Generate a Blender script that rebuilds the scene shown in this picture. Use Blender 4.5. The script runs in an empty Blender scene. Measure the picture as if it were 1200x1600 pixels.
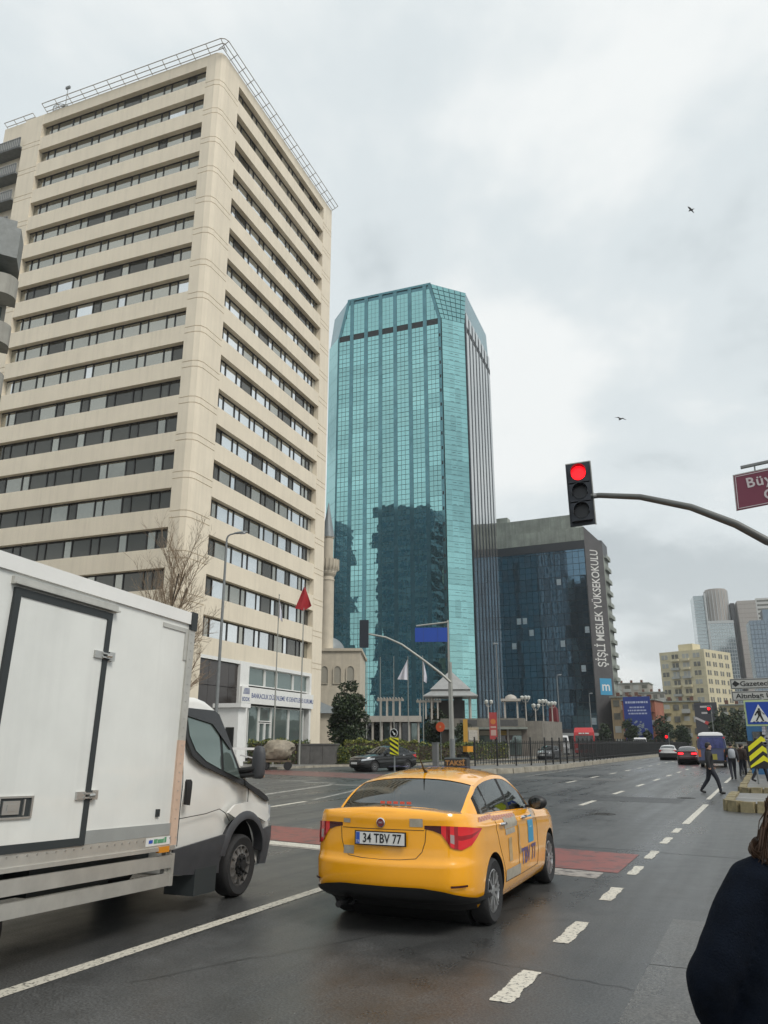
import bpy, bmesh, math, random
from mathutils import Vector, Matrix
R = math.radians
random.seed(7)
scene = bpy.context.scene
COL = scene.collection

# ---------------------------------------------------------------- camera
cam = bpy.data.cameras.new('camera')
cam.sensor_fit = 'VERTICAL'; cam.sensor_height = 32.0
cam.lens = 32.0 * 1202 / 1600
cam.clip_start = 0.05; cam.clip_end = 4000
camo = bpy.data.objects.new('camera', cam); COL.objects.link(camo)
camo.location = (0, 0, 1.758)
camo.rotation_euler = (R(90 + 16.681), 0, R(25.522))
scene.camera = camo

# ---------------------------------------------------------------- world: thin Nishita daylight behind an overcast deck
world = bpy.data.worlds.new('World'); scene.world = world
world.use_nodes = True
nt = world.node_tree; nt.nodes.clear()
def N(t, **kw):
    n = nt.nodes.new(t)
    for k, v in kw.items(): setattr(n, k, v)
    return n
def Lk(a, b): nt.links.new(a, b)
SUN_EL, SUN_AZ = R(48), R(112)
sky = N('ShaderNodeTexSky', sky_type='NISHITA', sun_disc=False, sun_elevation=SUN_EL, sun_rotation=SUN_AZ)
tc = N('ShaderNodeTexCoord'); sp = N('ShaderNodeSeparateXYZ'); Lk(tc.outputs['Generated'], sp.inputs[0])
def M(op, a, b=None, c=None, clamp=False):
    n = N('ShaderNodeMath', operation=op, use_clamp=clamp)
    for i, v in enumerate((a, b, c)):
        if v is None: continue
        if isinstance(v, (int, float)): n.inputs[i].default_value = v
        else: Lk(v, n.inputs[i])
    return n.outputs[0]
zc = M('MAXIMUM', sp.outputs['Z'], 0.0)
den = M('ADD', zc, 0.22)
cx = M('DIVIDE', sp.outputs['X'], den); cy = M('DIVIDE', sp.outputs['Y'], den)
cv = N('ShaderNodeCombineXYZ'); Lk(cx, cv.inputs[0]); Lk(cy, cv.inputs[1]); cv.inputs[2].default_value = 3.7
n1 = N('ShaderNodeTexNoise'); n1.inputs['Scale'].default_value = 0.9; n1.inputs['Detail'].default_value = 7; n1.inputs['Roughness'].default_value = .52
n1.inputs['Distortion'].default_value = .5
Lk(cv.outputs[0], n1.inputs['Vector'])
n2 = N('ShaderNodeTexNoise'); n2.inputs['Scale'].default_value = 2.6; n2.inputs['Detail'].default_value = 5
Lk(cv.outputs[0], n2.inputs['Vector'])
f = M('ADD', M('MULTIPLY', n1.outputs['Fac'], .7), M('MULTIPLY', n2.outputs['Fac'], .3))
rp = N('ShaderNodeValToRGB'); Lk(f, rp.inputs[0])
cr = rp.color_ramp; cr.interpolation = 'EASE'
cr.elements[0].position = .40; cr.elements[0].color = (.36, .405, .425, 1)
cr.elements[1].position = .60; cr.elements[1].color = (.67, .69, .685, 1)
e = cr.elements.new(.5); e.color = (.535, .58, .595, 1)
# paler, warmer towards the horizon
hz = M('POWER', M('SUBTRACT', 1.0, zc, clamp=True), 5.0)
mx = N('ShaderNodeMix', data_type='RGBA'); Lk(M('MULTIPLY', hz, .55), mx.inputs[0]); Lk(rp.outputs[0], mx.inputs[6]); mx.inputs[7].default_value = (.665, .67, .645, 1)
sc10 = N('ShaderNodeVectorMath', operation='SCALE'); Lk(mx.outputs[2], sc10.inputs[0]); sc10.inputs['Scale'].default_value = 10.0
mx2 = N('ShaderNodeMix', data_type='RGBA'); mx2.inputs[0].default_value = .96; Lk(sky.outputs[0], mx2.inputs[6]); Lk(sc10.outputs[0], mx2.inputs[7])
bg = N('ShaderNodeBackground'); bg.inputs['Strength'].default_value = .1; Lk(mx2.outputs[2], bg.inputs[0])
wo = N('ShaderNodeOutputWorld'); Lk(bg.outputs[0], wo.inputs[0])

# ---------------------------------------------------------------- sun (weak, broad: overcast)
sl = bpy.data.lights.new('sun', 'SUN'); sl.energy = 1.5; sl.angle = R(22); sl.color = (1, .95, .87)
so = bpy.data.objects.new('sun', sl); COL.objects.link(so)
so.rotation_euler = Vector((math.sin(SUN_AZ) * math.cos(SUN_EL), math.cos(SUN_AZ) * math.cos(SUN_EL), math.sin(SUN_EL))).to_track_quat('Z', 'Y').to_euler()
so.location = (40, -20, 60)

vs = scene.view_settings
vs.view_transform = 'Standard'; vs.look = 'None'; vs.exposure = 0.5; vs.gamma = 1.0; vs.use_curve_mapping = False

# ---------------------------------------------------------------- materials
MATS = {}
def mat(name, col, rough=.6, metal=0., var=.0, vscale=3., bump=0., bscale=40., coat=0., spec=.5, emit=None, trans=0., rvar=0., alpha=1., ior=1.5, streak=0.):
    if name in MATS: return MATS[name]
    m = bpy.data.materials.new(name); m.use_nodes = True
    t = m.node_tree; b = t.nodes['Principled BSDF']
    b.inputs['Base Color'].default_value = (*col, 1); b.inputs['Roughness'].default_value = rough; b.inputs['Metallic'].default_value = metal
    b.inputs['Specular IOR Level'].default_value = spec; b.inputs['IOR'].default_value = ior
    if coat: b.inputs['Coat Weight'].default_value = coat; b.inputs['Coat Roughness'].default_value = .04
    if trans: b.inputs['Transmission Weight'].default_value = trans
    if alpha < 1: b.inputs['Alpha'].default_value = alpha
    if emit: b.inputs['Emission Color'].default_value = (*emit[:3], 1); b.inputs['Emission Strength'].default_value = emit[3]
    tcn = None
    def coord():
        nonlocal tcn
        if tcn is None: tcn = t.nodes.new('ShaderNodeTexCoord')
        return tcn.outputs['Object']
    def noise(scale, det=5, vec=None, rg=.6):
        n = t.nodes.new('ShaderNodeTexNoise'); n.inputs['Scale'].default_value = scale; n.inputs['Detail'].default_value = det; n.inputs['Roughness'].default_value = rg
        t.links.new(vec or coord(), n.inputs['Vector']); return n.outputs['Fac']
    last = None
    if var or streak:
        mr = t.nodes.new('ShaderNodeMapRange'); mr.inputs['From Min'].default_value = .3; mr.inputs['From Max'].default_value = .7
        mr.inputs['To Min'].default_value = 1 - var; mr.inputs['To Max'].default_value = 1 + var * .6
        t.links.new(noise(vscale), mr.inputs['Value']); fac = mr.outputs[0]
        if streak:   # rain streaks that run down
            mp = t.nodes.new('ShaderNodeMapping'); mp.inputs['Scale'].default_value = (1, 1, .04); t.links.new(coord(), mp.inputs['Vector'])
            m2 = t.nodes.new('ShaderNodeMapRange'); m2.inputs['From Min'].default_value = .45; m2.inputs['From Max'].default_value = .75
            m2.inputs['To Min'].default_value = 1; m2.inputs['To Max'].default_value = 1 - streak
            t.links.new(noise(2.2, 6, mp.outputs[0]), m2.inputs['Value'])
            mm = t.nodes.new('ShaderNodeMath'); mm.operation = 'MULTIPLY'; t.links.new(fac, mm.inputs[0]); t.links.new(m2.outputs[0], mm.inputs[1]); fac = mm.outputs[0]
        vm = t.nodes.new('ShaderNodeVectorMath'); vm.operation = 'SCALE'; vm.inputs[0].default_value = col
        t.links.new(fac, vm.inputs['Scale']); t.links.new(vm.outputs[0], b.inputs['Base Color'])
    if rvar:
        mr = t.nodes.new('ShaderNodeMapRange'); mr.inputs['From Min'].default_value = .35; mr.inputs['From Max'].default_value = .65
        mr.inputs['To Min'].default_value = max(.02, rough - rvar); mr.inputs['To Max'].default_value = rough + rvar
        t.links.new(noise(vscale * 1.7), mr.inputs['Value']); t.links.new(mr.outputs[0], b.inputs['Roughness'])
    if bump:
        bn = t.nodes.new('ShaderNodeBump'); bn.inputs['Strength'].default_value = bump; bn.inputs['Distance'].default_value = .02
        t.links.new(noise(bscale, 4), bn.inputs['Height']); t.links.new(bn.outputs[0], b.inputs['Normal'])
    MATS[name] = m
    return m

def wavy_glass(name, col, rough=.03, metal=.9, wave=.012, scale=.35, bands=0):
    """mirror glazing whose panes are never quite flat"""
    m = mat(name, col, rough, metal)
    t = m.node_tree; b = t.nodes['Principled BSDF']
    tcn = t.nodes.new('ShaderNodeTexCoord')
    n = t.nodes.new('ShaderNodeTexNoise'); n.inputs['Scale'].default_value = scale; n.inputs['Detail'].default_value = 3
    geo = t.nodes.new('ShaderNodeNewGeometry')
    t.links.new(geo.outputs['Position'], n.inputs['Vector'])
    bn = t.nodes.new('ShaderNodeBump'); bn.inputs['Strength'].default_value = 1.0; bn.inputs['Distance'].default_value = wave / max(scale, .01)
    t.links.new(n.outputs['Fac'], bn.inputs['Height']); t.links.new(bn.outputs[0], b.inputs['Normal'])
    oi = t.nodes.new('ShaderNodeObjectInfo')
    mr = t.nodes.new('ShaderNodeMapRange'); mr.inputs['To Min'].default_value = .84; mr.inputs['To Max'].default_value = 1.08
    t.links.new(oi.outputs['Random'], mr.inputs['Value'])
    vm = t.nodes.new('ShaderNodeVectorMath'); vm.operation = 'SCALE'; vm.inputs[0].default_value = col
    t.links.new(mr.outputs[0], vm.inputs['Scale']); t.links.new(vm.outputs[0], b.inputs['Base Color'])
    return m

# ---------------------------------------------------------------- mesh helpers
class MB:
    def __init__(s): s.v = []; s.f = []; s.m = []
    def add(s, vs, fs, m=0):
        o = len(s.v); s.v += [tuple(p) for p in vs]
        for q in fs: s.f.append(tuple(o + i for i in q)); s.m.append(m)
        return s
    def box(s, x0, x1, y0, y1, z0, z1, m=0):
        return s.add([(x0, y0, z0), (x1, y0, z0), (x1, y1, z0), (x0, y1, z0), (x0, y0, z1), (x1, y0, z1), (x1, y1, z1), (x0, y1, z1)],
              [(0, 3, 2, 1), (4, 5, 6, 7), (0, 1, 5, 4), (1, 2, 6, 5), (2, 3, 7, 6), (3, 0, 4, 7)], m)
    def obox(s, c, ax, ay, az, m=0):
        c, ax, ay, az = map(Vector, (c, ax, ay, az))
        vs = [c + ax * i + ay * j + az * k for k in (-1, 1) for (i, j) in ((-1, -1), (1, -1), (1, 1), (-1, 1))]
        return s.add(vs, [(0, 3, 2, 1), (4, 5, 6, 7), (0, 1, 5, 4), (1, 2, 6, 5), (2, 3, 7, 6), (3, 0, 4, 7)], m)
    def quad(s, a, b, c, d, m=0): return s.add([a, b, c, d], [(0, 1, 2, 3)], m)
    def tube(s, pts, rad, n=8, m=0, cap=True, flat=1.0):
        pts = [Vector(p) for p in pts]
        if not hasattr(rad, '__len__'): rad = [rad] * len(pts)
        rings = []; prev = None
        for i, p in enumerate(pts):
            d = (pts[min(i + 1, len(pts) - 1)] - pts[max(i - 1, 0)])
            if d.length < 1e-9: d = Vector((0, 0, 1))
            d.normalize()
            if prev is None:
                u = d.cross(Vector((0, 0, 1)))
                if u.length < .05: u = d.cross(Vector((0, 1, 0)))
            else: u = prev - d * prev.dot(d)
            u.normalize(); prev = u; w = d.cross(u)
            rings.append([p + (u * math.cos(2 * math.pi * k / n) + w * math.sin(2 * math.pi * k / n) * flat) * rad[i] for k in range(n)])
        s.loft(rings, m, cap); return s
    def loft(s, rings, m=0, cap=True, closed=True):
        n = len(rings[0]); vs = [p for r in rings for p in r]; fs = []
        for i in range(len(rings) - 1):
            for k in range(n if closed else n - 1):
                k2 = (k + 1) % n
                fs.append((i * n + k, i * n + k2, (i + 1) * n + k2, (i + 1) * n + k))
        if cap: fs.append(tuple(reversed(range(n)))); fs.append(tuple((len(rings) - 1) * n + k for k in range(n)))
        return s.add(vs, fs, m)
    def cyl(s, a, b, r0, r1=None, n=16, m=0): return s.tube([a, b], [r0, r0 if r1 is None else r1], n, m)
    def prism(s, poly, fn, w0, w1, m=0):
        n = len(poly); vs = [fn(u, v, w0) for u, v in poly] + [fn(u, v, w1) for u, v in poly]
        fs = [tuple(reversed(range(n))), tuple(range(n, 2 * n))] + [(i, (i + 1) % n, n + (i + 1) % n, n + i) for i in range(n)]
        return s.add(vs, fs, m)
    def lathe(s, prof, n=24, m=0, c=(0, 0, 0), axis='z'):
        rings = []
        for r, h in prof:
            ring = []
            for k in range(n):
                a = 2 * math.pi * k / n; x, y = r * math.cos(a), r * math.sin(a)
                ring.append({'z': (c[0] + x, c[1] + y, c[2] + h), 'x': (c[0] + h, c[1] + x, c[2] + y), 'y': (c[0] + y, c[1] + h, c[2] + x)}[axis])
            rings.append(ring)
        return s.loft(rings, m, True)
    def ball(s, c, rx, ry=None, rz=None, n=12, k=8, m=0):
        ry = rx if ry is None else ry; rz = rx if rz is None else rz
        rings = []
        for i in range(k + 1):
            t = -math.pi / 2 + math.pi * i / k; cr_ = max(math.cos(t), .02)
            rings.append([(c[0] + rx * cr_ * math.cos(2 * math.pi * j / n), c[1] + ry * cr_ * math.sin(2 * math.pi * j / n), c[2] + rz * math.sin(t)) for j in range(n)])
        return s.loft(rings, m, True)
    def mesh(s, name, mats, smooth=None):
        me = bpy.data.meshes.new(name); me.from_pydata(s.v, [], s.f)
        if not isinstance(mats, (list, tuple)): mats = [mats]
        for x in mats: me.materials.append(x)
        if len(mats) > 1: me.polygons.foreach_set('material_index', s.m)
        bm = bmesh.new(); bm.from_mesh(me); bmesh.ops.recalc_face_normals(bm, faces=bm.faces); bm.to_mesh(me); bm.free()
        if smooth is not None:
            me.polygons.foreach_set('use_smooth', [True] * len(me.polygons)); me.set_sharp_from_angle(angle=R(smooth))
        me.update(); return me
    def build(s, name, mats, parent=None, smooth=None, **kw):
        return obj(name, s.mesh(name, mats, smooth), parent, **kw)

def obj(name, me, parent=None, loc=None, rot=None, **kw):
    o = bpy.data.objects.new(name, me); COL.objects.link(o)
    if parent is not None: o.parent = parent
    if loc is not None: o.location = loc
    if rot is not None: o.rotation_euler = rot
    for k, v in kw.items(): o[k] = v
    return o
def thing(name, label, cat, loc=(0, 0, 0), rotz=0., group=None):
    o = bpy.data.objects.new(name, None); COL.objects.link(o); o.empty_display_size = .3
    o.location = loc; o.rotation_euler = (0, 0, rotz); o['label'] = label; o['category'] = cat
    if group: o['group'] = group
    return o
def tag(o, label, cat, group=None):
    o['label'] = label; o['category'] = cat
    if group: o['group'] = group
    return o
def struct(o): o['kind'] = 'structure'; return o
def stuff(o): o['kind'] = 'stuff'; return o
def dup(root, loc, rotz=None, label=None, scale=None):
    r = root.copy(); COL.objects.link(r); r.location = loc
    if rotz is not None: r.rotation_euler = (0, 0, rotz)
    if label: r['label'] = label
    if scale: r.scale = (scale,) * 3
    for ch in list(root.children):
        c = ch.copy(); COL.objects.link(c); c.parent = r
        for g in list(ch.children):
            d = g.copy(); COL.objects.link(d); d.parent = c
    return r
def text_mesh(s, size, mat_, depth=0.0, bold=0., align='CENTER', sx=1.0, spacing=1.0):
    cu = bpy.data.curves.new('lettering', 'FONT'); cu.body = s; cu.size = size; cu.align_x = align; cu.align_y = 'CENTER'
    cu.extrude = depth; cu.offset = bold; cu.space_character = spacing; cu.resolution_u = 3
    o = bpy.data.objects.new('lettering', cu); COL.objects.link(o)
    dg = bpy.context.evaluated_depsgraph_get()
    me = bpy.data.meshes.new_from_object(o.evaluated_get(dg)); bpy.data.objects.remove(o)
    me.materials.clear(); me.materials.append(mat_)
    if sx != 1.0:
        for v in me.vertices: v.co.x *= sx
    return me
def text(s, size, mat_, parent, loc, rot, name='lettering', **kw):
    return obj(name, text_mesh(s, size, mat_, **kw), parent, loc, rot)
def lerp(a, b, t): return a + (b - a) * t
def interp(pts, x):
    if x <= pts[0][0]: return pts[0][1]
    for (a, b), (c, d) in zip(pts, pts[1:]):
        if x <= c: return lerp(b, d, (x - a) / (c - a))
    return pts[-1][1]
def smoothp(pts, x):
    """Catmull-Rom through (x, y) points"""
    n = len(pts)
    if x <= pts[0][0]: return pts[0][1]
    if x >= pts[-1][0]: return pts[-1][1]
    for i in range(n - 1):
        if x <= pts[i + 1][0]:
            x0, y0 = pts[i]; x1, y1 = pts[i + 1]; h = x1 - x0
            def sl_(j):
                if j <= 0: return (pts[1][1] - pts[0][1]) / (pts[1][0] - pts[0][0])
                if j >= n - 1: return (pts[-1][1] - pts[-2][1]) / (pts[-1][0] - pts[-2][0])
                a = (pts[j][1] - pts[j - 1][1]) / (pts[j][0] - pts[j - 1][0]); b = (pts[j + 1][1] - pts[j][1]) / (pts[j + 1][0] - pts[j][0])
                return 0 if a * b <= 0 else 2 * a * b / (a + b)
            t = (x - x0) / h
            return (2*t**3-3*t*t+1)*y0 + (t**3-2*t*t+t)*h*sl_(i) + (-2*t**3+3*t*t)*y1 + (t**3-t*t)*h*sl_(i+1)
WHITE = mat('white_paint', (.78, .78, .76), .4, var=.06, vscale=2)
BLACK = mat('black_plastic', (.012, .012, .013), .45)
STEEL = mat('galvanised_steel', (.36, .36, .36), .45, .7, var=.12, vscale=6)
GREYP = mat('grey_painted_steel', (.20, .21, .21), .45, .2, var=.15, vscale=5)
CHROME = mat('chrome', (.75, .75, .76), .12, 1.)
DGLASS = mat('dark_glass', (.012, .015, .016), .03, 0., spec=.9)
# ================================================================ GROUND, ROAD, PAVEMENTS
def asphalt(name, base, rough, patch):
    m = bpy.data.materials.new(name); m.use_nodes = True; t = m.node_tree; b = t.nodes['Principled BSDF']
    L = t.links.new
    geo = t.nodes.new('ShaderNodeTexCoord')
    def nz(scale, det, rg=.6, vec=None):
        n = t.nodes.new('ShaderNodeTexNoise'); n.inputs['Scale'].default_value = scale; n.inputs['Detail'].default_value = det; n.inputs['Roughness'].default_value = rg
        L(vec or geo.outputs['Object'], n.inputs['Vector']); return n.outputs['Fac']
    def mr(v, a, c, lo, hi):
        n = t.nodes.new('ShaderNodeMapRange'); L(v, n.inputs['Value'])
        for k, x in zip(('From Min', 'From Max', 'To Min', 'To Max'), (a, c, lo, hi)): n.inputs[k].default_value = x
        return n.outputs[0]
    def mul(a, c):
        n = t.nodes.new('ShaderNodeMath'); n.operation = 'MULTIPLY'; L(a, n.inputs[0])
        if isinstance(c, float): n.inputs[1].default_value = c
        else: L(c, n.inputs[1])
        return n.outputs[0]
    # long tyre tracks along the lanes
    mp = t.nodes.new('ShaderNodeMapping'); mp.inputs['Scale'].default_value = (1.0, .035, 1); L(geo.outputs['Object'], mp.inputs['Vector'])
    streak = nz(1.3, 4, .55, mp.outputs[0])
    big = nz(.16, 5); fine = nz(55, 3, .7); mid = nz(2.5, 6)
    col = mul(mul(mr(fine, .35, .7, .25, 2.5), mr(mid, .3, .7, .78, 1.2)), mr(big, .35, .65, .75, 1.25))
    vo = t.nodes.new('ShaderNodeTexVoronoi'); vo.inputs['Scale'].default_value = 7.0; L(geo.outputs['Object'], vo.inputs['Vector'])
    grit = mr(vo.outputs['Distance'], .035, .055, 2.6, 1.0)     # pale grit and crumbs
    col = mul(col, grit)
    vm = t.nodes.new('ShaderNodeVectorMath'); vm.operation = 'SCALE'; vm.inputs[0].default_value = base; L(col, vm.inputs['Scale']); L(vm.outputs[0], b.inputs['Base Color'])
    rr = mul(mr(big, .38, .62, rough - patch, rough + patch), mul(mr(streak, .35, .65, .72, 1.25), mr(mid, .3, .7, .85, 1.2)))
    L(rr, b.inputs['Roughness'])
    bn = t.nodes.new('ShaderNodeBump'); bn.inputs['Strength'].default_value = .32; bn.inputs['Distance'].default_value = .004
    L(nz(110, 2, .75), bn.inputs['Height'])
    b2 = t.nodes.new('ShaderNodeBump'); b2.inputs['Strength'].default_value = .08; b2.inputs['Distance'].default_value = .012
    L(nz(.9, 4), b2.inputs['Height']); L(bn.outputs[0], b2.inputs['Normal']); L(b2.outputs[0], b.inputs['Normal'])
    b.inputs['Specular IOR Level'].default_value = .5
    return m
ASPH = asphalt('wet_asphalt', (.047, .048, .048), .34, .05)
PAVE = mat('pavement_concrete', (.17, .165, .155), .5, var=.25, vscale=1.2, bump=.3, bscale=30, rvar=.15)
KERB = mat('kerb_concrete', (.34, .31, .25), .65, var=.3, vscale=2.5, bump=.4, bscale=25, streak=.3)
MOSSK = mat('mossy_kerb', (.24, .20, .11), .75, var=.4, vscale=5, bump=.6, bscale=22)
SOIL = mat('distant_ground', (.10, .095, .085), .9, var=.3, vscale=.02)
def worn(name, col, hole, scale, under=(.05, .05, .05)):
    """road paint with scuffs through to the asphalt"""
    m = bpy.data.materials.new(name); m.use_nodes = True; t = m.node_tree; b = t.nodes['Principled BSDF']
    g = t.nodes.new('ShaderNodeTexCoord'); n = t.nodes.new('ShaderNodeTexNoise'); n.inputs['Scale'].default_value = scale; n.inputs['Detail'].default_value = 8; n.inputs['Roughness'].default_value = .75
    t.links.new(g.outputs['Object'], n.inputs['Vector'])
    r = t.nodes.new('ShaderNodeMapRange'); r.inputs['From Min'].default_value = hole - .04; r.inputs['From Max'].default_value = hole + .06; t.links.new(n.outputs['Fac'], r.inputs['Value'])
    x = t.nodes.new('ShaderNodeMix'); x.data_type = 'RGBA'; t.links.new(r.outputs[0], x.inputs[0]); x.inputs[6].default_value = (*under, 1); x.inputs[7].default_value = (*col, 1)
    t.links.new(x.outputs[2], b.inputs['Base Color']); b.inputs['Roughness'].default_value = .42
    bn = t.nodes.new('ShaderNodeBump'); bn.inputs['Strength'].default_value = .3; bn.inputs['Distance'].default_value = .006; t.links.new(n.outputs['Fac'], bn.inputs['Height']); t.links.new(bn.outputs[0], b.inputs['Normal'])
    return m
LINE = worn('road_paint_white', (.60, .57, .49), .42, 24)
LINE2 = worn('road_paint_faded', (.38, .37, .34), .46, 7)
REDP = worn('road_paint_red', (.235, .062, .05), .44, 4, (.085, .05, .046))
REDP2 = worn('road_paint_red_faded', (.20, .08, .068), .47, 4, (.06, .05, .05))
WORNW = worn('road_paint_worn', (.33, .30, .27), .45, 6, (.09, .075, .07))

def sheet(name, poly, z, m, parent=None):
    b = MB(); b.add([(x, y, z) for x, y in poly], [tuple(range(len(poly)))])
    return b.build(name, m, parent)
def ribbon(b, pts, w, z, m=0):
    pts = [Vector((p[0], p[1], 0)) for p in pts]
    for i in range(len(pts) - 1):
        d = (pts[i + 1] - pts[i]).normalized(); n = Vector((d.y, -d.x, 0)) * w / 2
        a, c = pts[i], pts[i + 1]
        b.quad((a.x - n.x, a.y - n.y, z), (a.x + n.x, a.y + n.y, z), (c.x + n.x, c.y + n.y, z), (c.x - n.x, c.y - n.y, z), m)
    return b
g = sheet('ground', [(-2500, -1500), (2500, -1500), (2500, 3000), (-2500, 3000)], -.012, SOIL); struct(g)
road = sheet('road', [(-70, -60), (30, -60), (30, 700), (-70, 700)], 0, ASPH); struct(road)

def line(name, pts, w, m, z=.004): return ribbon(MB(), pts, w, z).build(name, m, road)
line('lane_line', [(-5.27, -6), (-5.27, 11.6)], .15, LINE)
def ragged(name, x, y0, y1, w):
    """a worn thermoplastic dash with a broken outline"""
    rr = random.Random(int(y0 * 100)); n = 44; b = MB()
    L_ = [(x - w / 2 + rr.gauss(0, .004) + .007 * math.sin(i * .23 + y0 * 7), lerp(y0, y1, i / n)) for i in range(n + 1)]; R_ = [(x + w / 2 + rr.gauss(0, .004) + .007 * math.sin(i * .31 + y0 * 3), lerp(y0, y1, i / n)) for i in range(n + 1)]
    b.add([(*p, .004) for p in L_ + R_], [(i, n + 1 + i, n + 2 + i, i + 1) for i in range(n)]); return b.build(name, LINE, road)
for y0, y1, w in ((5.95, 6.8, .2), (7.8, 8.75, .19), (10.0, 10.9, .19), (12.0, 12.85, .17), (13.7, 14.7, .17), (15.8, 16.85, .17), (17.75, 18.65, .17)):
    ragged('lane_dash', -1.93, y0, y1, w * .8)
line('lane_dash', [(-1.89, 19.7), (-1.86, 26.0)], .16, LINE)
line('lane_dash', [(-1.95, 28.3), (-1.93, 36)], .14, LINE)
line('lane_dash', [(-1.95, 40), (-1.93, 47)], .14, LINE)
for k in range(12):
    for x in (-5.15, -8.5):
        y = (24.1 if x > -6 else 37.1) + k * 5.6
        if y < 110: line('lane_dash', [(x, y), (x, y + 2.1)], .17, LINE)
line('lane_line', [(-11.9, 34), (-12.2, 60), (-12.1, 120)], .14, LINE2)
# lines through the junction on the far side
line('lane_line', [(-12.99, 19.69), (-13.2, 22.0)], .2, LINE); line('lane_line', [(-13.3, 22.6), (-14.3, 27), (-15.4, 30.5)], .16, LINE2)
line('lane_line', [(-16.0, 23.0), (-17.4, 31.5)], .3, LINE2)
for x, y in ((-21.5, 33.2), (-19.4, 32.1), (-17.3, 31.0)): line('lane_dash', [(x, y), (x + 1.6, y + .1)], .45, LINE2)
# red crossing band and its white stop bars
def band(name, x0, x1, f0, f1, m, z):
    return sheet(name, [(x0, f0(x0)), (x1, f0(x1)), (x1, f1(x1)), (x0, f1(x0))], z, m, road)
near = lambda x: 12.05 - .175 * (x + 2.1); far = lambda x: 14.1 - .16 * (x + 2.1)
band('crossing_band', -13.0, -2.12, near, far, REDP, .004)
band('stop_line', -13.0, -2.3, lambda x: near(x) - .62, lambda x: near(x) - .08, WORNW, .004)
band('stop_line', -12.5, -5.6, lambda x: near(x) - .50, lambda x: near(x) - .12, LINE, .008)
for i in range(7):     # tyre polished lanes across the red paint
    x = -3.1 + i * .17
band('crossing_band', -32, -17.5, lambda x: 36.3 - .36 * (x + 17.5), lambda x: 41.2 - .36 * (x + 17.5), REDP2, .004)
# tar joints and cracks
tar = mat('tar_joint', (.012, .012, .012), .3)
wob = lambda x0, y0, x1, y1, n, a: [(lerp(x0, x1, i / n) + random.uniform(-a, a), lerp(y0, y1, i / n) + random.uniform(-a, a)) for i in range(n + 1)]
line('tar_joint', wob(-6.5, 15.1, -2.1, 14.6, 14, .02), .02, tar); line('tar_joint', wob(-2.1, 14.6, 1.0, 14.1, 8, .02), .025, tar)
line('tar_joint', wob(-1.1, 6.6, -.2, 6.35, 6, .02), .012, tar); line('tar_joint', wob(-2.6, 6.95, -1.0, 6.62, 14, .03), .008, tar)
line('tar_joint', wob(-9, 28.5, -2.2, 27.4, 16, .05), .05, tar); line('tar_joint', wob(-4.6, 5.2, -2.7, 9.2, 18, .04), .007, tar)
PATCH = mat('asphalt_patch', (.03, .03, .031), .42, var=.3, vscale=6, bump=.4, bscale=60)
PATCH2 = mat('asphalt_patch_pale', (.075, .073, .07), .42, var=.3, vscale=6, bump=.4, bscale=60)
sheet('road_patch', wob(-6.2, 26.3, -2.6, 26.1, 6, .05) + wob(-2.6, 28.3, -6.2, 28.8, 6, .05), .004, PATCH, road)
sheet('road_patch', wob(-12, 40, -6.4, 39.5, 8, .15) + wob(-6.4, 42.5, -12, 43.2, 8, .15), .0045, PATCH2, road)
sheet('road_patch', wob(-7.6, 17.4, -5.4, 17.1, 6, .05) + wob(-5.4, 18.5, -7.6, 18.9, 6, .05), .004, PATCH, road)
def cover(x, y, r):
    b = MB(); b.lathe([(r, .0), (r, .006), (r * .86, .006), (r * .84, .002), (r * .8, .007), (.02, .008)], 24)
    for i in range(-3, 4):
        for j in range(-3, 4):
            if i * i + j * j < 9: b.box(i * r * .22 - r * .07, i * r * .22 + r * .07, j * r * .22 - r * .03, j * r * .22 + r * .03, .007, .012)
    o = b.build('manhole_cover', mat('cast_iron', (.05, .047, .043), .5, .6, var=.3, vscale=12), None); o.location = (x, y, .002)
    return o
tag(cover(-4.05, 21.5, .33), 'round iron manhole cover sunk into the road ahead of the yellow cab', 'manhole cover')
tag(cover(-2.65, 28.7, .3), 'small iron cover in the road close by the walking man', 'manhole cover')

# left pavement: one raised slab with a kerb face
def raised(name, poly, z, top, side):
    n = len(poly); b = MB()
    b.add([(x, y, z) for x, y in poly], [tuple(range(n))], 0)
    for i in range(n):
        (x0, y0), (x1, y1) = poly[i], poly[(i + 1) % n]
        b.quad((x0, y0, -.01), (x1, y1, -.01), (x1, y1, z), (x0, y0, z), 1)
    return b.build(name, [top, side])
struct(raised('pavement', [(-120, 30), (-60, 36), (-36, 41.6), (-32.6, 43.5), (-30.8, 47), (-29.8, 54), (-25.6, 59.5), (-24.6, 66), (-24.2, 90), (-24.2, 690), (-120, 690)], .13, PAVE, KERB))
def kerbs(b, pts, w, h, L, gap=.02, m=0, jit=.01):
    """a run of separate kerb stones along a polyline"""
    pts = [Vector((p[0], p[1], 0)) for p in pts]
    for a, c in zip(pts, pts[1:]):
        d = c - a; n = max(1, round(d.length / L)); u = d.normalized(); nn = Vector((u.y, -u.x, 0))
        for i in range(n):
            p = a + d * ((i + .5) / n); hl = d.length / n / 2 - gap
            hh = h + random.uniform(-jit, jit)
            q = p + nn * random.uniform(-jit, jit)
            o0 = len(b.v)
            b.obox((q.x, q.y, hh / 2), u * hl, nn * w / 2, (0, 0, hh / 2), m)
            for vi in range(o0 + 4, o0 + 8):      # chamfer: top a little narrower
                v = Vector(b.v[vi]); off = (v - q); off.z = 0
                b.v[vi] = (v.x - off.x * .08 * (w > .2), v.y - nn.y * off.dot(nn) * .2, v.z)
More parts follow.
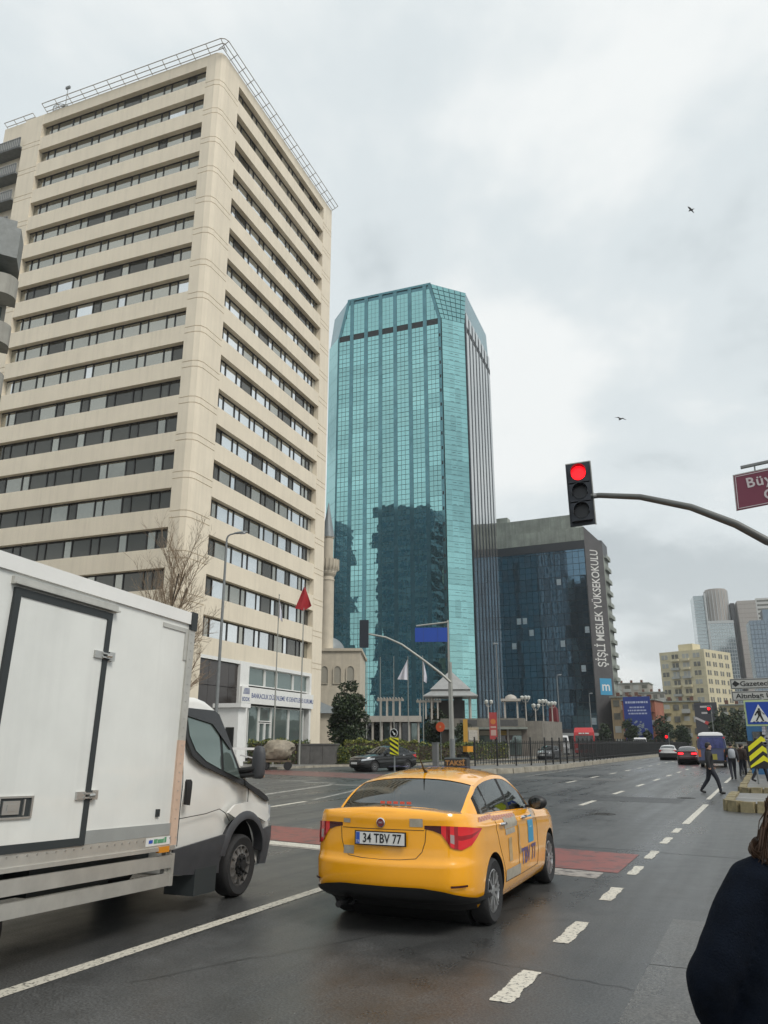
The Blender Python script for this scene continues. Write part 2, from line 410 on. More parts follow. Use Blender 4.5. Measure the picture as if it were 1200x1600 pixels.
kb = MB(); kerbs(kb, [(-36, 41.5), (-32.6, 43.4), (-30.7, 47), (-29.7, 54), (-25.5, 59.5), (-24.5, 66), (-24.1, 90), (-24.1, 240)], .16, .15, 1.0)
kb2 = kb.build('kerb', KERB); struct(kb2)
# median
MED_R = [(-16.6, 44.6), (-15.2, 44.4), (-14.0, 47), (-13.2, 54), (-13.3, 80), (-13.0, 111), (-13.0, 300)]
MED_L = [(-15.6, 300), (-15.6, 111), (-16.0, 80), (-17.6, 62), (-19.4, 55), (-19.0, 50)]
struct(raised('median', MED_R + MED_L, .16, PAVE, KERB))
kb = MB(); kerbs(kb, MED_R, .3, .3, 1.6, .03, 0, .02); kerbs(kb, MED_L[2:] + MED_R[:1], .3, .28, 1.6, .03)
struct(kb.build('kerb', KERB))
# right hand traffic islands and footway, mossy kerb blocks
def island(name, x0, x1, y0, y1, h):
    r = .7; pts = [(x0 + r - r * math.sin(t), y0 + r - r * math.cos(t)) for t in [math.pi / 2 * k / 6 for k in range(7)]][::-1]
    poly = pts[::-1][::-1] + [(x1, y0), (x1, y1)] + [(x0, y1)]
    o = struct(raised(name, [(x, y) for x, y in poly], h, PAVE, MOSSK)); b = MB()
    kerbs(b, [(x1, y0 + .05)] + [(pts[-1][0], y0 + .05)] , .3, h + .05, .9, .02); kerbs(b, [pts[k] for k in (6, 4, 2, 0)][::-1], .28, h + .05, .9, .01)
    kerbs(b, [(x0 + .05, y0 + r), (x0 + .05, y1)], .26, h + .05, 1.1, .03, 0, .02)
    kk = b.build('kerb', MOSSK, o)
    return o
island('traffic_island', -1.18, 4.5, 23.6, 28.4, .22)
island('traffic_island', -1.05, 4.5, 31.2, 120, .2)
# flush concrete apron under the onlookers at right
ap = MB()
for i in range(7):
    for j in range(3):
        x0 = -1.12 + j * 1.6 + .012; y0 = -4 + i * 1.9
        ap.box(x0, x0 + 1.576, y0, y0 + 1.876, -.02, .006 + random.uniform(0, .006))
struct(ap.build('pavement', asphalt('old_concrete', (.058, .056, .052), .30, .08)))
# ================================================================ BUILDINGS
STONE = mat('beige_cladding', (.78, .695, .555), .6, var=.06, vscale=.35, bump=.12, bscale=3, streak=.1)
JOINT = mat('cladding_joint', (.22, .19, .15), .8)
SOFFIT = mat('dark_window_reveal', (.045, .042, .04), .5)
WFRAME = mat('bronze_window_frame', (.018, .018, .018), .4)
BPANE = wavy_glass('tinted_window_glass', (.40, .40, .36), .04, .85, .006, .5)
BPANE_D = wavy_glass('dark_window_glass', (.11, .11, .10), .06, .6, .006, .5)  # dark pane tone, random above and as painted reflection low on the left face
BPANE_L = wavy_glass('clear_window_glass', (.72, .75, .76), .03, .9, .006, .5)
BALC = mat('balcony_grey', (.20, .21, .21), .5, var=.2)

# ---- beige office tower. local: x=0 street face, y=0 left face, corner at the origin
bt = thing('office_tower', 'tall beige stone office tower with long dark window bands and a railed flat roof', 'office tower', (-42.57, 49.90, 0), R(4.5))
LX, LY = 26.6, 27.3           # depth of left / street face
FZ = lambda k: 12.45 + 3.59 * k   # top of window band k
RO = 71.3
OP = 1.86; REC = .55
wl0, wl1 = -23.95, -1.85; wr0, wr1 = 3.44, 24.8
w = MB()
w.box(-LX + .7, -.7, .7, LY - .7, 0, RO - .3, 1)                       # core
# pilasters (front corner has a chamfer), as storey pieces with recessed joints
def pil(poly, z0, z1):
    w.prism(poly, lambda u, v, h: (u, v, h), z0, z1, 0)
cor = [(wl1, 0), (-.75, 0), (-.22, .22), (0, .75), (0, wr0), (-.8, wr0), (-.8, .8), (wl1, .8)]
cor_in = [(wl1, .07), (-.72, .07), (-.28, .28), (-.07, .72), (-.07, wr0), (-.8, wr0), (-.8, .8), (wl1, .8)]
lp = [(-LX, 0), (wl0, 0), (wl0, .8), (-LX, .8)]; lp_in = [(-LX + .05, .07), (wl0, .07), (wl0, .8), (-LX + .05, .8)]
rpl = [(0, wr1), (0, LY), (-.8, LY), (-.8, wr1)]; rpl_in = [(-.07, wr1), (-.07, LY - .05), (-.8, LY - .05), (-.8, wr1)]
zs_ = [0.0]
for k in range(17): zs_ += [FZ(k) - OP - .95, FZ(k) - OP - .35]
zs_.append(RO)
for i in range(len(zs_) - 1):
    for P, Q in ((cor, cor_in), (lp, lp_in), (rpl, rpl_in)):
        pil(P, zs_[i] + .035, zs_[i + 1] - .035); pil(Q, zs_[i + 1] - .035, zs_[i + 1] + .035) if i < len(zs_) - 2 else None
w.build('wall', [STONE, SOFFIT], bt)
# spandrels
sp_me = {}
for k in range(18):
    z0 = FZ(k - 1) if k else 9.05
    z1 = FZ(k) - OP if k < 17 else RO
    s = MB(); s.box(wl0, wl1, .02, .75, z0, z1); s.build('spandrel', STONE, bt)
    s = MB(); s.box(-.75, -.02, wr0, wr1 - .0, z0, z1); s.build('spandrel', STONE, bt, 30)
# window bands: frames as one part per band, panes single
seq_l = []; x = wl0
for wd in [.95, .95] + [2.1, .95] * 6 + [1.6]: seq_l.append(wd)
sc_ = (wl1 - wl0) / sum(seq_l); seq_l = [q * sc_ for q in seq_l]
seq_r = [.9, .9] + [2.0, .95] * 6 + [.95, .95]; sc_ = (wr1 - wr0) / sum(seq_r); seq_r = [q * sc_ for q in seq_r]
rnd = random.Random(4)
pane_cache = {}
def pane(wd, ht, m):
    key = (round(wd, 2), round(ht, 2), m.name)
    if key not in pane_cache: pane_cache[key] = MB().box(-wd / 2, wd / 2, -.02, .02, -ht / 2, ht / 2).mesh('window_pane', m)
    return pane_cache[key]
rest = MB(); npane = 0
for k in range(17):
    zt = FZ(k); zb = zt - OP; zm = (zb + zt) / 2
    fr = MB(); fr.box(wl0, wl1, REC, REC + .12, zb, zb + .1); fr.box(wl0, wl1, REC, REC + .12, zt - .12, zt)
    x = wl0
    for i, wd in enumerate(seq_l):
        if i: fr.box(x - .06, x + .06, REC - .03, REC + .12, zb + .1, zt - .12)
        r_ = rnd.random(); m = BPANE if r_ < .86 else (BPANE_D if r_ < .95 else BPANE_L)
        if k < 7: m = BPANE_D if rnd.random() < .72 else BPANE  # dark building reflections put into the colour of the lower panes
        if k == 6 and i > 10: m = BPANE_D
        obj('window_pane', pane(wd - .12, OP - .22, m), bt, (x + wd / 2, REC + .06, zm - .01), (rnd.gauss(0, .004), 0, rnd.gauss(0, .006))); npane += 1
        x += wd
    fr.build('window_frame', WFRAME, bt)
    fr = MB(); fr.box(-REC - .12, -REC, wr0, wr1, zb, zb + .1); fr.box(-REC - .12, -REC, wr0, wr1, zt - .12, zt)
    y = wr0
    for i, wd in enumerate(seq_r):
        if i: fr.box(-REC - .12, -REC + .03, y - .06, y + .06, zb + .1, zt - .12)
        r_ = rnd.random(); m = BPANE_L if r_ < .55 else (BPANE if r_ < .82 else BPANE_D)
        if npane < 300 and k < 5 and wd > 1.2:
            obj('window_pane', pane(wd - .12, OP - .22, m), bt, (-REC - .06, y + wd / 2, zm - .01), (0, rnd.gauss(0, .004), R(90) + rnd.gauss(0, .006))); npane += 1
        else: rest.box(-REC - .08, -REC - .05, y + .06, y + wd - .06, zb + .1, zt - .12, {BPANE_L: 0, BPANE: 1, BPANE_D: 2}[m])
        y += wd
    fr.build('window_frame', WFRAME, bt)
stuff(rest.build('window_pane', [BPANE_L, BPANE, BPANE_D], bt))
for k_ in range(7): MB().box(wl0 + .02 + k_ * (wl1 - wl0) / 7, wl0 - .02 + (k_ + 1) * (wl1 - wl0) / 7, .03, .75, 0, 9.02).build('cladding_panel', STONE, bt)
# ground floor on the street face
gf = MB(); gf.box(-.75, -.02, 0 + wr0, 10.9, 8.75, 9.05); gf.box(-.75, .05, 9.9, 11.5, 0, 9.05); gf.box(-.75, .04, 24.4, 24.8, 0, 9.05); gf.box(-.75, .03, 11.5, 24.4, 8.7, 9.05)
gf.build('shopfront_surround', WHITE, bt)
SHOPG = wavy_glass('shop_window_glass', (.20, .25, .24), .04, .55, .006, .5)
DARKCL = wavy_glass('dark_stone_cladding', (.045, .038, .036), .12, .0, .004, .4)
for i in range(4):
    for j in range(4): MB().box(-.3, -.24, wr0 + .1 + i * 1.62, wr0 + 1.68 + i * 1.62, .2 + j * 2.13, 2.28 + j * 2.13).build('cladding_panel', DARKCL, bt)
for y0, y1, z0, z1 in ((11.6, 14.9, 6.95, 8.7), (15.0, 17.3, 6.95, 8.7), (17.4, 20.9, 6.95, 8.7), (21.0, 24.3, 6.95, 8.7), (12.1, 14.1, .4, 5.1), (14.2, 15.3, .4, 3.6), (15.4, 16.5, .4, 3.6), (14.2, 16.5, 3.7, 5.1), (16.6, 20.2, .4, 5.1), (20.3, 23.6, .4, 5.1)):
    f_ = MB(); f_.box(-.42, -.2, y0, y1, z0, z0 + .08); f_.box(-.42, -.2, y0, y1, z1 - .08, z1); f_.box(-.42, -.2, y0, y0 + .08, z0 + .08, z1 - .08); f_.box(-.42, -.2, y1 - .08, y1, z0 + .08, z1 - .08)
    fo = f_.build('window_frame', WHITE, bt); MB().box(-.36, -.33, y0 + .08, y1 - .08, z0 + .08, z1 - .08).build('pane', SHOPG, fo)
sb = MB(); sb.box(-.75, .28, 9.95, 24.9, 5.25, 6.75); sgn = sb.build('signboard', WHITE, bt)
BLUET = mat('sign_blue', (.03, .06, .22), .4)
text('BANKACILIK DÜZENLEME VE DENETLEME KURUMU', .62, BLUET, sgn, (.285, 18.3, 5.98), (R(90), 0, R(90)), bold=.012, sx=.92)
text('BDDK', .5, BLUET, sgn, (.285, 10.75, 5.6), (R(90), 0, R(90)), bold=.01)
lg = MB()
for i in range(5): lg.box(.285, .29, 10.2 + .05 * i, 11.35, 6.1 + i * .11, 6.16 + i * .11)
lg.build('logo', BLUET, sgn)
MB().box(-26, -1, 1.2, LY, RO - .28, RO - .2).build('roof', GREYP, bt)
# parapet railing that leans out over the edge
RAILM = mat('roof_rail_paint', (.40, .35, .28), .5)
rl = MB()
def rail_run(a, c, out, n):
    a, c, out = Vector(a), Vector(c), Vector(out)
    for h, o_ in ((.12, .1), (.32, .48), (.52, .9)):
        rl.tube([a + out * o_ + Vector((0, 0, h)), c + out * o_ + Vector((0, 0, h))], .045, 6)
    for i in range(n + 1):
        p = a.lerp(c, i / n)
        rl.tube([p - out * .3, p + out * .1 + Vector((0, 0, .12)), p + out * .9 + Vector((0, 0, .52))], .04, 5)
rail_run((-23.5, 0, RO), (.3, 0, RO), (0, -1, 0), 13); rail_run((0, -.3, RO), (0, LY, RO), (1, 0, 0), 16)
rl.tube([(.3, -.9, RO + .52), (.7, -.7, RO + .52), (.9, -.3, RO + .52)], .045, 6); rl.tube([(.3, -.48, RO + .32), (.4, -.4, RO + .32), (.48, -.3, RO + .32)], .045, 6)
rail_run((-31, 1.6, RO + 1.2), (-26.6, 1.6, RO + 1.2), (0, -1, 0), 3)
rl.build('roof_railing', RAILM, bt, 40)
# stair bay beyond the left pilaster with grey balconies
MB().box(-31.2, -LX - .01, 1.1, 20, 0, RO + 1.2).build('stair_bay', STONE, bt)
for k in range(17):
    z = FZ(k) - OP - .6
    b = MB(); b.box(-33, -26.7, -.25, 1.1, z, z + .22); b.box(-33, -26.7, -.28, -.2, z + .22, z + 1.2)
    bo = b.build('balcony', BALC, bt)
    gl_ = MB()
    for i in range(22): gl_.box(-32.9 + i * .28, -32.84 + i * .28, -.33, -.28, z + .1, z + 1.25)
    gl_.box(-33, -26.7, -.34, -.2, z + 1.25, z + 1.33)
    gl_.build('balustrade', mat('balustrade_grey', (.34, .34, .33), .6), bo)
# mast and cage on the roof
ms = MB(); ms.cyl((-22.2, 1.2, RO), (-22.2, 1.2, RO + 4.6), .06, .04, 6); ms.box(-22.5, -21.9, 1.1, 1.3, RO + 4.2, RO + 4.5)
for i in range(12):
    a = i / 12 * 6.283; ms.tube([(-23.6 + 1.3 * math.cos(a), 2.5 + 1.3 * math.sin(a), RO), (-23.6 + 1.3 * math.cos(a), 2.5 + 1.3 * math.sin(a), RO + 2.4), (-23.6, 2.5, RO + 3.3)], .045, 4)
for h in (.8, 1.6, 2.4): ms.tube([(-23.6 + 1.3 * math.cos(i / 16 * 6.283), 2.5 + 1.3 * math.sin(i / 16 * 6.283), RO + h) for i in range(17)], .04, 4)
ms.build('roof_mast', GREYP, bt)

# ---- grey apartment block whose balconies enter at the far left
lb = thing('apartment_block', 'grey apartment block with stacked concrete balconies cut off by the left picture edge', 'apartment block', (-37.5, 26.6, 0), R(54.5))
GRC = mat('grey_render', (.36, .35, .31), .8, var=.2, vscale=.6, streak=.3)
DKC = mat('dark_balcony_panel', (.19, .205, .20), .5, var=.2)
MB().box(-14, 0, 0, 12, 0, 29.5).build('wall', GRC, lb)
b = MB(); b.prism([(-6, -1.9), (.15, -1.9), (.4, -.3), (.4, 2), (-6, 2)], lambda u, v, h: (u, v, h), 28.7, 30.7); b.build('roof_box', DKC, lb)
MB().box(-8, -.1, -.3, 10, 30.7, 32.2).build('roof_cornice', DKC, lb)
for k in range(9):
    z = 26.5 - k * 3.05
    b = MB(); pts = [(-6, -1.6), (-.3, -1.6)] + [(-.3 + .75 * math.sin(t), -.85 - .75 * math.cos(t)) for t in [i * math.pi / 16 for i in range(1, 9)]] + [(.45, -.05), (-6, -.05)]
    b.prism(pts, lambda u, v, h: (u, v, h), z, z + 1.25); b.build('balcony', GRC, lb, 40)
    for x0 in (-3.6, -1.75): MB().box(x0, x0 + 1.55, -.06, .04, z + 1.3, z + 2.9).build('window_pane', SHOPG, lb)

# ---- blue green glass tower. local: y=0 front, x from -26.6 (left) to 0, chamfered corners
TEAL = wavy_glass('teal_mirror_glass', (.32, .59, .585), .03, 1., .0105, .16)
TEALD = mat('teal_column_glass', (.12, .26, .29), .08, .8, var=.2, vscale=.3)
TEALM = mat('dark_teal_mullion', (.02, .06, .065), .35, .3)
SLOT = mat('dark_louvre_slot', (.02, .025, .028), .7)
GREYG = wavy_glass('grey_mirror_glass', (.60, .60, .58), .05, .9, .005, .2)
gt = thing('glass_tower', 'tall blue green mirror glass tower with chamfered corners and dark vertical strips', 'office tower', (-58.5, 154.3, 0), R(4.8))
W0, CH, DP = -26.9, 4.7, 27.0
ZC, ZT = 99.9, 110.0
octa = lambda e=0, s=0: [(W0 + s, e), (-s, e), (CH - e, CH + s), (CH - e, CH + DP - s), (-s, 2 * CH + DP - e), (W0 + s, 2 * CH + DP - e), (W0 - CH + e, CH + DP - s), (W0 - CH + e, CH + s)]
core = MB(); core.loft([[(x, y, z) for x, y in octa(.2, s)] for z, s in ((0, 0), (ZC, 0), (ZT, 2.4))]); core.build('core', TEALD, gt)
BAY = 26.0 / 6.75; FH = 3.62
rndg = random.Random(11)
paneg = MB().box(-1.43, 1.43, -.03, .03, -FH / 2 + .02, FH / 2 - .02).mesh('glass_panel', TEAL)
mul_ = MB(); strips = MB(); slots = MB(); restp = MB(); cnt = 0
nfl = int(ZC / FH)
tops = [z for z in (ZC - FH * i for i in range(nfl + 1))]
for c in range(7):
    x0 = -26.66 + BAY * c; xa, xb = x0 + .0, x0 + 2.9
    xm = (xa + xb) / 2
    for i in range(nfl):
        z = ZC - 1.4 - FH * (i + .5)
        if cnt < 196 and z > 8:
            obj('glass_panel', paneg, gt, (xm, .06, z), (rndg.gauss(0, .006), 0, rndg.gauss(0, .008))); cnt += 1
        else: restp.box(xa + .02, xb - .02, .03, .09, z - FH / 2 + .02, z + FH / 2 - .02)
        for q in range(3): mul_.box(xa, xb, -.015, .05, z - FH / 2 + q * FH / 3 - .035, z - FH / 2 + q * FH / 3 + .035)
        for q in (1, 2): mul_.box(xa + q * .967 - .03, xa + q * .967 + .03, -.012, .05, z - FH / 2, z + FH / 2)
    slots.box(xa, xb, .08, .19, ZC - 1.35, ZC + .15)
    # strip to the right of each bay
    if c < 6: strips.box(xb, x0 + BAY, -.06, .16, 0, ZC + 1)
for c, (sx0, sx1) in enumerate(((-.73, -.0), (W0, -26.68))): strips.box(sx0, sx1, -.06, .16, 0, ZC)
# small dark vents down the right corner strip
for i in range(nfl): slots.box(-.52, -.18, -.09, -.02, ZC - 4.9 - FH * i, ZC - 4.1 - FH * i)
# sloped crown: front facet panes, clipped by the corner slopes
for c in range(7):
    x0 = -26.66 + BAY * c
    for q in range(3):
        for j in range(8):
            xa, xb = x0 + q * .967 + .03, x0 + (q + 1) * .967 - .03; za = ZC + .2 + j * 1.22; zb = za + 1.16
            s_ = lambda z: 2.4 * (z - ZC) / (ZT - ZC) + .7
            if za > ZT - 1.5: continue
            lo0, hi0 = max(xa, W0 + s_(za)), min(xb, -s_(za)); lo1, hi1 = max(xa, W0 + s_(zb)), min(xb, -s_(zb))
            if hi0 - lo0 < .05 or hi1 < lo1: continue
            zb_ = min(zb, ZT - .3)
            restp.add([(lo0, .03, za), (hi0, .03, za), (hi1, .03, zb_), (lo1, .03, zb_), (lo0, .1, za), (hi0, .1, za), (hi1, .1, zb_), (lo1, .1, zb_)], [(0, 1, 2, 3), (0, 4, 5, 1), (1, 5, 6, 2), (2, 6, 7, 3), (3, 7, 4, 0)])
    if c < 6: strips.add([(x0 + 2.9, -.06, ZC + 1), (x0 + BAY, -.06, ZC + 1), (x0 + BAY, -.06, ZT), (x0 + 2.9, -.06, ZT), (x0 + 2.9, .15, ZC + 1), (x0 + BAY, .15, ZC + 1), (x0 + BAY, .15, ZT), (x0 + 2.9, .15, ZT)], [(0, 1, 2, 3), (0, 4, 5, 1), (1, 5, 6, 2), (2, 6, 7, 3), (3, 7, 4, 0)])
for sg in (0, 1):       # diagonal corner ribs of the crown
    xa = 0 if sg == 0 else W0; d_ = -1 if sg == 0 else 1
    strips.add([(xa, -.08, ZC), (xa + d_ * .75, -.08, ZC), (xa + d_ * 3.15, -.08, ZT), (xa + d_ * 2.4, -.08, ZT), (xa, .17, ZC), (xa + d_ * .75, .17, ZC), (xa + d_ * 3.15, .17, ZT), (xa + d_ * 2.4, .17, ZT)], [(0, 1, 2, 3), (0, 4, 5, 1), (1, 5, 6, 2), (2, 6, 7, 3), (3, 7, 4, 0)])
strips.box(W0 + 2.4, -2.4, -.1, .18, ZT - .3, ZT + .25)
# chamfer facet to the right of the front: four pane columns
ux, uy = math.sqrt(.5), math.sqrt(.5); clen = CH * math.sqrt(2)
ch_me = MB().box(-.78, .78, -.03, .03, -FH / 2 + .03, FH / 2 - .03).mesh('glass_panel', TEAL)
for i in range(nfl):
    z = ZC - FH * (i + .5)
    for q in range(4):
        t = .22 + (q + .5) * (clen - .44) / 4; px, py = ux * t - uy * -.03, uy * t + ux * -.03
        if cnt < 296 and z > 8:
            obj('glass_panel', ch_me, gt, (ux * t + .06 * .7, uy * t - .06 * .7, z), (rndg.gauss(0, .003), 0, R(45) + rndg.gauss(0, .006))); cnt += 1
        else:
            restp.obox((ux * t + .06 * .7, uy * t - .06 * .7, z), (ux * .78, uy * .78, 0), (-uy * .03, ux * .03, 0), (0, 0, FH / 2 - .03))
        if q == 1 or q == 2:
            for h in (.0, 1.7): mul_.obox((ux * t + .11 * .7, uy * t - .11 * .7, z - FH / 2 + .2 + h), (ux * .5, uy * .5, 0), (-uy * .02, ux * .02, 0), (0, 0, .03))
    for h in (0, FH / 3, 2 * FH / 3): mul_.obox((ux * clen / 2 + .1 * .7, uy * clen / 2 - .1 * .7, z - FH / 2 + h), (ux * clen / 2, uy * clen / 2, 0), (-uy * .02, ux * .02, 0), (0, 0, .022))
# crown of the chamfer (leans inwards)
A0, A1 = Vector((0, 0, ZC)), Vector((CH, CH, ZC)); B0, B1 = Vector((-2.4, 0, ZT)), Vector((CH, CH + 2.4, ZT))
nrm = (A1 - A0).cross(B0 - A0).normalized()
if nrm.y > 0: nrm = -nrm
for i in range(6):
    for j in range(7):
        def P(u, v): return A0.lerp(A1, u).lerp(B0.lerp(B1, u), v)
        g_ = .012
        q4 = [P(i / 6 + g_, j / 7 + g_), P((i + 1) / 6 - g_, j / 7 + g_), P((i + 1) / 6 - g_, (j + 1) / 7 - g_), P(i / 6 + g_, (j + 1) / 7 - g_)]
        restp.add([p + nrm * .05 for p in q4] + [p - nrm * .1 for p in q4], [(0, 1, 2, 3), (0, 4, 5, 1), (1, 5, 6, 2), (2, 6, 7, 3), (3, 7, 4, 0)])
# right face: grey glass strips between dark piers
rs = MB(); piers = MB()
for c in range(8):
    y0 = CH + .4 + c * (DP - .8) / 8
    piers.box(CH - .1, CH + .1, y0 + .3, y0 + 1.0, 0, ZC + 3)
    rs.box(CH - .12, CH + .02, y0 + 1.02, y0 + (DP - .8) / 8 - .05, 0, ZC + 4)
    slots.box(CH - .1, CH + .06, y0 + 1.2, y0 + (DP - .8) / 8 - .05, ZC - 1.3, ZC + .2)
piers.box(CH - .15, CH + .3, CH, CH + .4, 0, ZC)
rs.build('side_glazing', GREYG, gt); piers.build('pier', mat('dark_pier', (.035, .045, .055), .3, .3), gt)
# left chamfer
for i in range(nfl):
    z = ZC - FH * (i + .5)
    for q in range(4):
        t = .22 + (q + .5) * (clen - .44) / 4
        restp.obox((W0 - ux * t - .06 * .7, uy * t - .06 * .7, z), (-ux * .78, uy * .78, 0), (uy * .03, ux * .03, 0), (0, 0, FH / 2 - .03))
stuff(restp.build('glass_panel', TEAL, gt)); stuff(mul_.build('mullion', TEALM, gt)); strips.build('vertical_strip', TEALD, gt); stuff(slots.build('louvre_slot', SLOT, gt))
MB().loft([[(x, y, z) for x, y in octa(.3, 2.4)] for z in (ZT, ZT + .1)]).build('roof', GREYP, gt)

# ---- dark glass building with the college lettering. local: x to the left negative, y=0 front
NAVY = wavy_glass('navy_mirror_glass', (.10, .18, .25), .04, .9, .006, .3)
NAVY2 = wavy_glass('navy_glass_dull', (.075, .135, .19), .08, .8, .006, .3)
PALEW = mat('drawn_pale_blind', (.30, .36, .40), .3, spec=.8)
kb_ = thing('college_building', 'dark navy glass building with white vertical ŞİŞLİ MESLEK YÜKSEKOKULU lettering', 'college building', (-38.3, 206.5, 0), R(0))
DKSTONE = mat('dark_grey_cladding', (.03, .033, .04), .45, var=.15, vscale=.5)
CONC = mat('weathered_roof_concrete', (.27, .295, .265), .8, var=.3, vscale=.3, streak=.3)
c45 = 4.0
base = [(-32, 0), (0, 0), (c45, c45), (c45, 12), (-32, 12)]
kc = MB(); kc.prism([(x * .995, y + .25) for x, y in base], lambda u, v, h: (u, v, h), 0, 55, 0); kc.build('wall', DKSTONE, kb_)
rk = random.Random(3); nf = 15; fh = 50.0 / nf; krest = MB(); kc_ = 0
npn = 19; pw = 31.6 / npn
kp = {m: MB().box(-pw / 2 + .05, pw / 2 - .05, -.03, .03, -fh / 2 + .06, fh / 2 - .06).mesh('glass_panel', m) for m in (NAVY, NAVY2, PALEW)}
kpl = MB().box(-pw / 2 + .25, pw / 2 - .25, -.03, .03, -fh / 4, fh / 4).mesh('window_pane', PALEW)
kg = MB()
for i in range(nf):
    for j in range(npn):
        xx = -31.7 + pw * (j + .5); z = 5.0 + fh * (i + .5)
        m = NAVY if rk.random() < .8 else NAVY2
        obj('glass_panel', kp[m], kb_, (xx, .2, z), (rk.gauss(0, .004), 0, rk.gauss(0, .006)))
        if rk.random() < .045 and j > 4: obj('window_pane', kpl, kb_, (xx, .16, z + .3))
    kg.box(-31.7, -.1, .12, .2, 5.0 + fh * i - .05, 5.0 + fh * i + .05); kg.box(-31.7, -.1, .13, .2, 5.0 + fh * (i + .5) - .03, 5.0 + fh * (i + .5) + .03)
kg.build('mullion', BLACK, kb_)
MB().box(-32.2, .1, -.12, 12, 54.6, 58.2).box(-31, -2.2, 1.2, 11, 58.2, 62.5).box(-26, -22, 3, 6, 62.5, 64.5).build('roof_parapet', CONC, kb_)
MB().box(-32, .05, -.1, .25, 52.3, 54.6).build('cornice', DKSTONE, kb_); MB().box(-32, .15, -.2, .3, 4.2, 5.0).build('cornice', DKSTONE, kb_)
# sign facet with the vertical lettering
sf = MB(); u_ = Vector((.7071, .7071, 0)); nn_ = Vector((.7071, -.7071, 0))
cl = c45 * math.sqrt(2)
def SFP(t, z, o=0.0): p = u_ * t + nn_ * o; return (p.x, p.y, z)
sf.add([SFP(0, 2, .15), SFP(cl, 2, .15), SFP(cl, 54, .15), SFP(0, 58.4, .15), SFP(0, 2, -.3), SFP(cl, 2, -.3), SFP(cl, 54, -.3), SFP(0, 58.4, -.3)], [(0, 1, 2, 3), (0, 4, 5, 1), (1, 5, 6, 2), (2, 6, 7, 3), (3, 7, 4, 0)])
sfo = sf.build('sign_panel', mat('sign_panel_dark', (.075, .072, .075), .5, var=.2, vscale=.5), kb_)
LETW = mat('letter_white', (.62, .62, .6), .5)
text('ŞİŞLİ MESLEK YÜKSEKOKULU', 3.5, LETW, sfo, SFP(cl * .5, 36.3, .19), (R(90), R(-90), R(45)), bold=.035, sx=.665)
lgm = MB(); lgm.obox(SFP(cl * .56, 15.6, .19), u_ * 1.75, Vector((0, 0, 2.1)), nn_ * .03); lgm.build('logo', mat('logo_blue', (.05, .27, .45), .4), sfo)
text('m', 3.4, LETW, sfo, SFP(cl * .56, 15.6, .23), (R(90), 0, R(45)), bold=.05)
MB().box(c45 - .1, c45 + .1, c45, 11.5, 0, 51).build('side_wall', CONC, kb_)
for i in range(15):
    b = MB(); b.box(c45 + .1, c45 + .8, c45 + 1, 11.4, 4 + i * 3.3, 4.2 + i * 3.3); b.box(c45 + .7, c45 + .8, c45 + 1, 11.4, 4.2 + i * 3.3, 5.1 + i * 3.3); b.build('balcony', CONC, kb_)
MB().box(-31.5, 3.0, -1.2, .1, 3.4, 4.1).build('entrance_canopy', mat('pale_canopy', (.33, .34, .34), .6), kb_)

# ---- a dark tower that stands hidden behind the beige one and mirrors in the glass
def plain_tower(name, label, loc, rz, sx, sy, h, wallm, glassm, nx, nz_, cat='office tower', gap=.25, band=.62):
    t = thing(name, label, cat, loc, rz)
    MB().box(-sx / 2, sx / 2, -sy / 2, sy / 2, 0, h).build('wall', wallm, t)
    fh_ = h / (nz_ + .6)
    for ax in ('f', 'b', 'r', 'l'):
        L_ = sx if ax in 'fb' else sy; n_ = nx if ax in 'fb' else max(3, round(nx * sy / sx)); pw_ = L_ / n_
        b = MB()
        for i in range(nz_):
            for j in range(n_):
                c0 = -L_ / 2 + pw_ * j + gap * pw_ / 2; c1 = c0 + pw_ * (1 - gap); z0 = fh_ * (i + .35); z1 = z0 + fh_ * band
                if ax == 'f': b.box(c0, c1, -sy / 2 - .06, -sy / 2 + .02, z0, z1)
                elif ax == 'b': b.box(c0, c1, sy / 2 - .02, sy / 2 + .06, z0, z1)
                elif ax == 'r': b.box(sx / 2 - .02, sx / 2 + .06, c0, c1, z0, z1)
                else: b.box(-sx / 2 - .06, -sx / 2 + .02, c0, c1, z0, z1)
        stuff(b.build('window', glassm, t))
    MB().box(-sx / 2 - .1, sx / 2 + .1, -sy / 2 - .1, sy / 2 + .1, h, h + .6).build('parapet', wallm, t)
    return t
SLATE = mat('slate_cladding', (.17, .23, .30), .5, var=.15, vscale=.2)
plain_tower('slate_office_block', 'dark slate office block hidden behind the beige tower and mirrored in the glass tower', (-82.5, 88, 0), R(5), 18, 16, 71, SLATE, NAVY2, 9, 20)
plain_tower('slate_tower', 'narrow dark tower far left behind the beige tower seen mirrored in the glass', (-110, 84, 0), R(5), 9, 14, 70, SLATE, NAVY2, 4, 20)

# ---- stone mosque with minaret
MSTONE = mat('pale_mosque_stone', (.56, .50, .40), .75, var=.12, vscale=.8, bump=.2, bscale=4, streak=.15)
LEAD = mat('lead_sheet', (.22, .245, .255), .5, .2, var=.15, vscale=1)
mq = thing('mosque', 'pale stone mosque with arched windows and a small lead dome beside the beige tower', 'mosque', (-48.1, 93.3, 0), R(24))
mw = MB(); mw.box(-14, 0, 0, 14, 0, 13.6); mw.box(-14.25, .25, -.25, 14.25, 13.6, 13.95)
mwo = mw.build('wall', MSTONE, mq)
def arch_poly(w_, h_, n=8): return [(-w_ / 2, 0), (w_ / 2, 0), (w_ / 2, h_)] + [(w_ / 2 * math.cos(t), h_ + w_ * .62 * math.sin(t)) for t in [math.pi * i / n for i in range(1, n)]] + [(-w_ / 2, h_)]
ARW = mat('recessed_arch_lattice', (.33, .31, .26), .7)
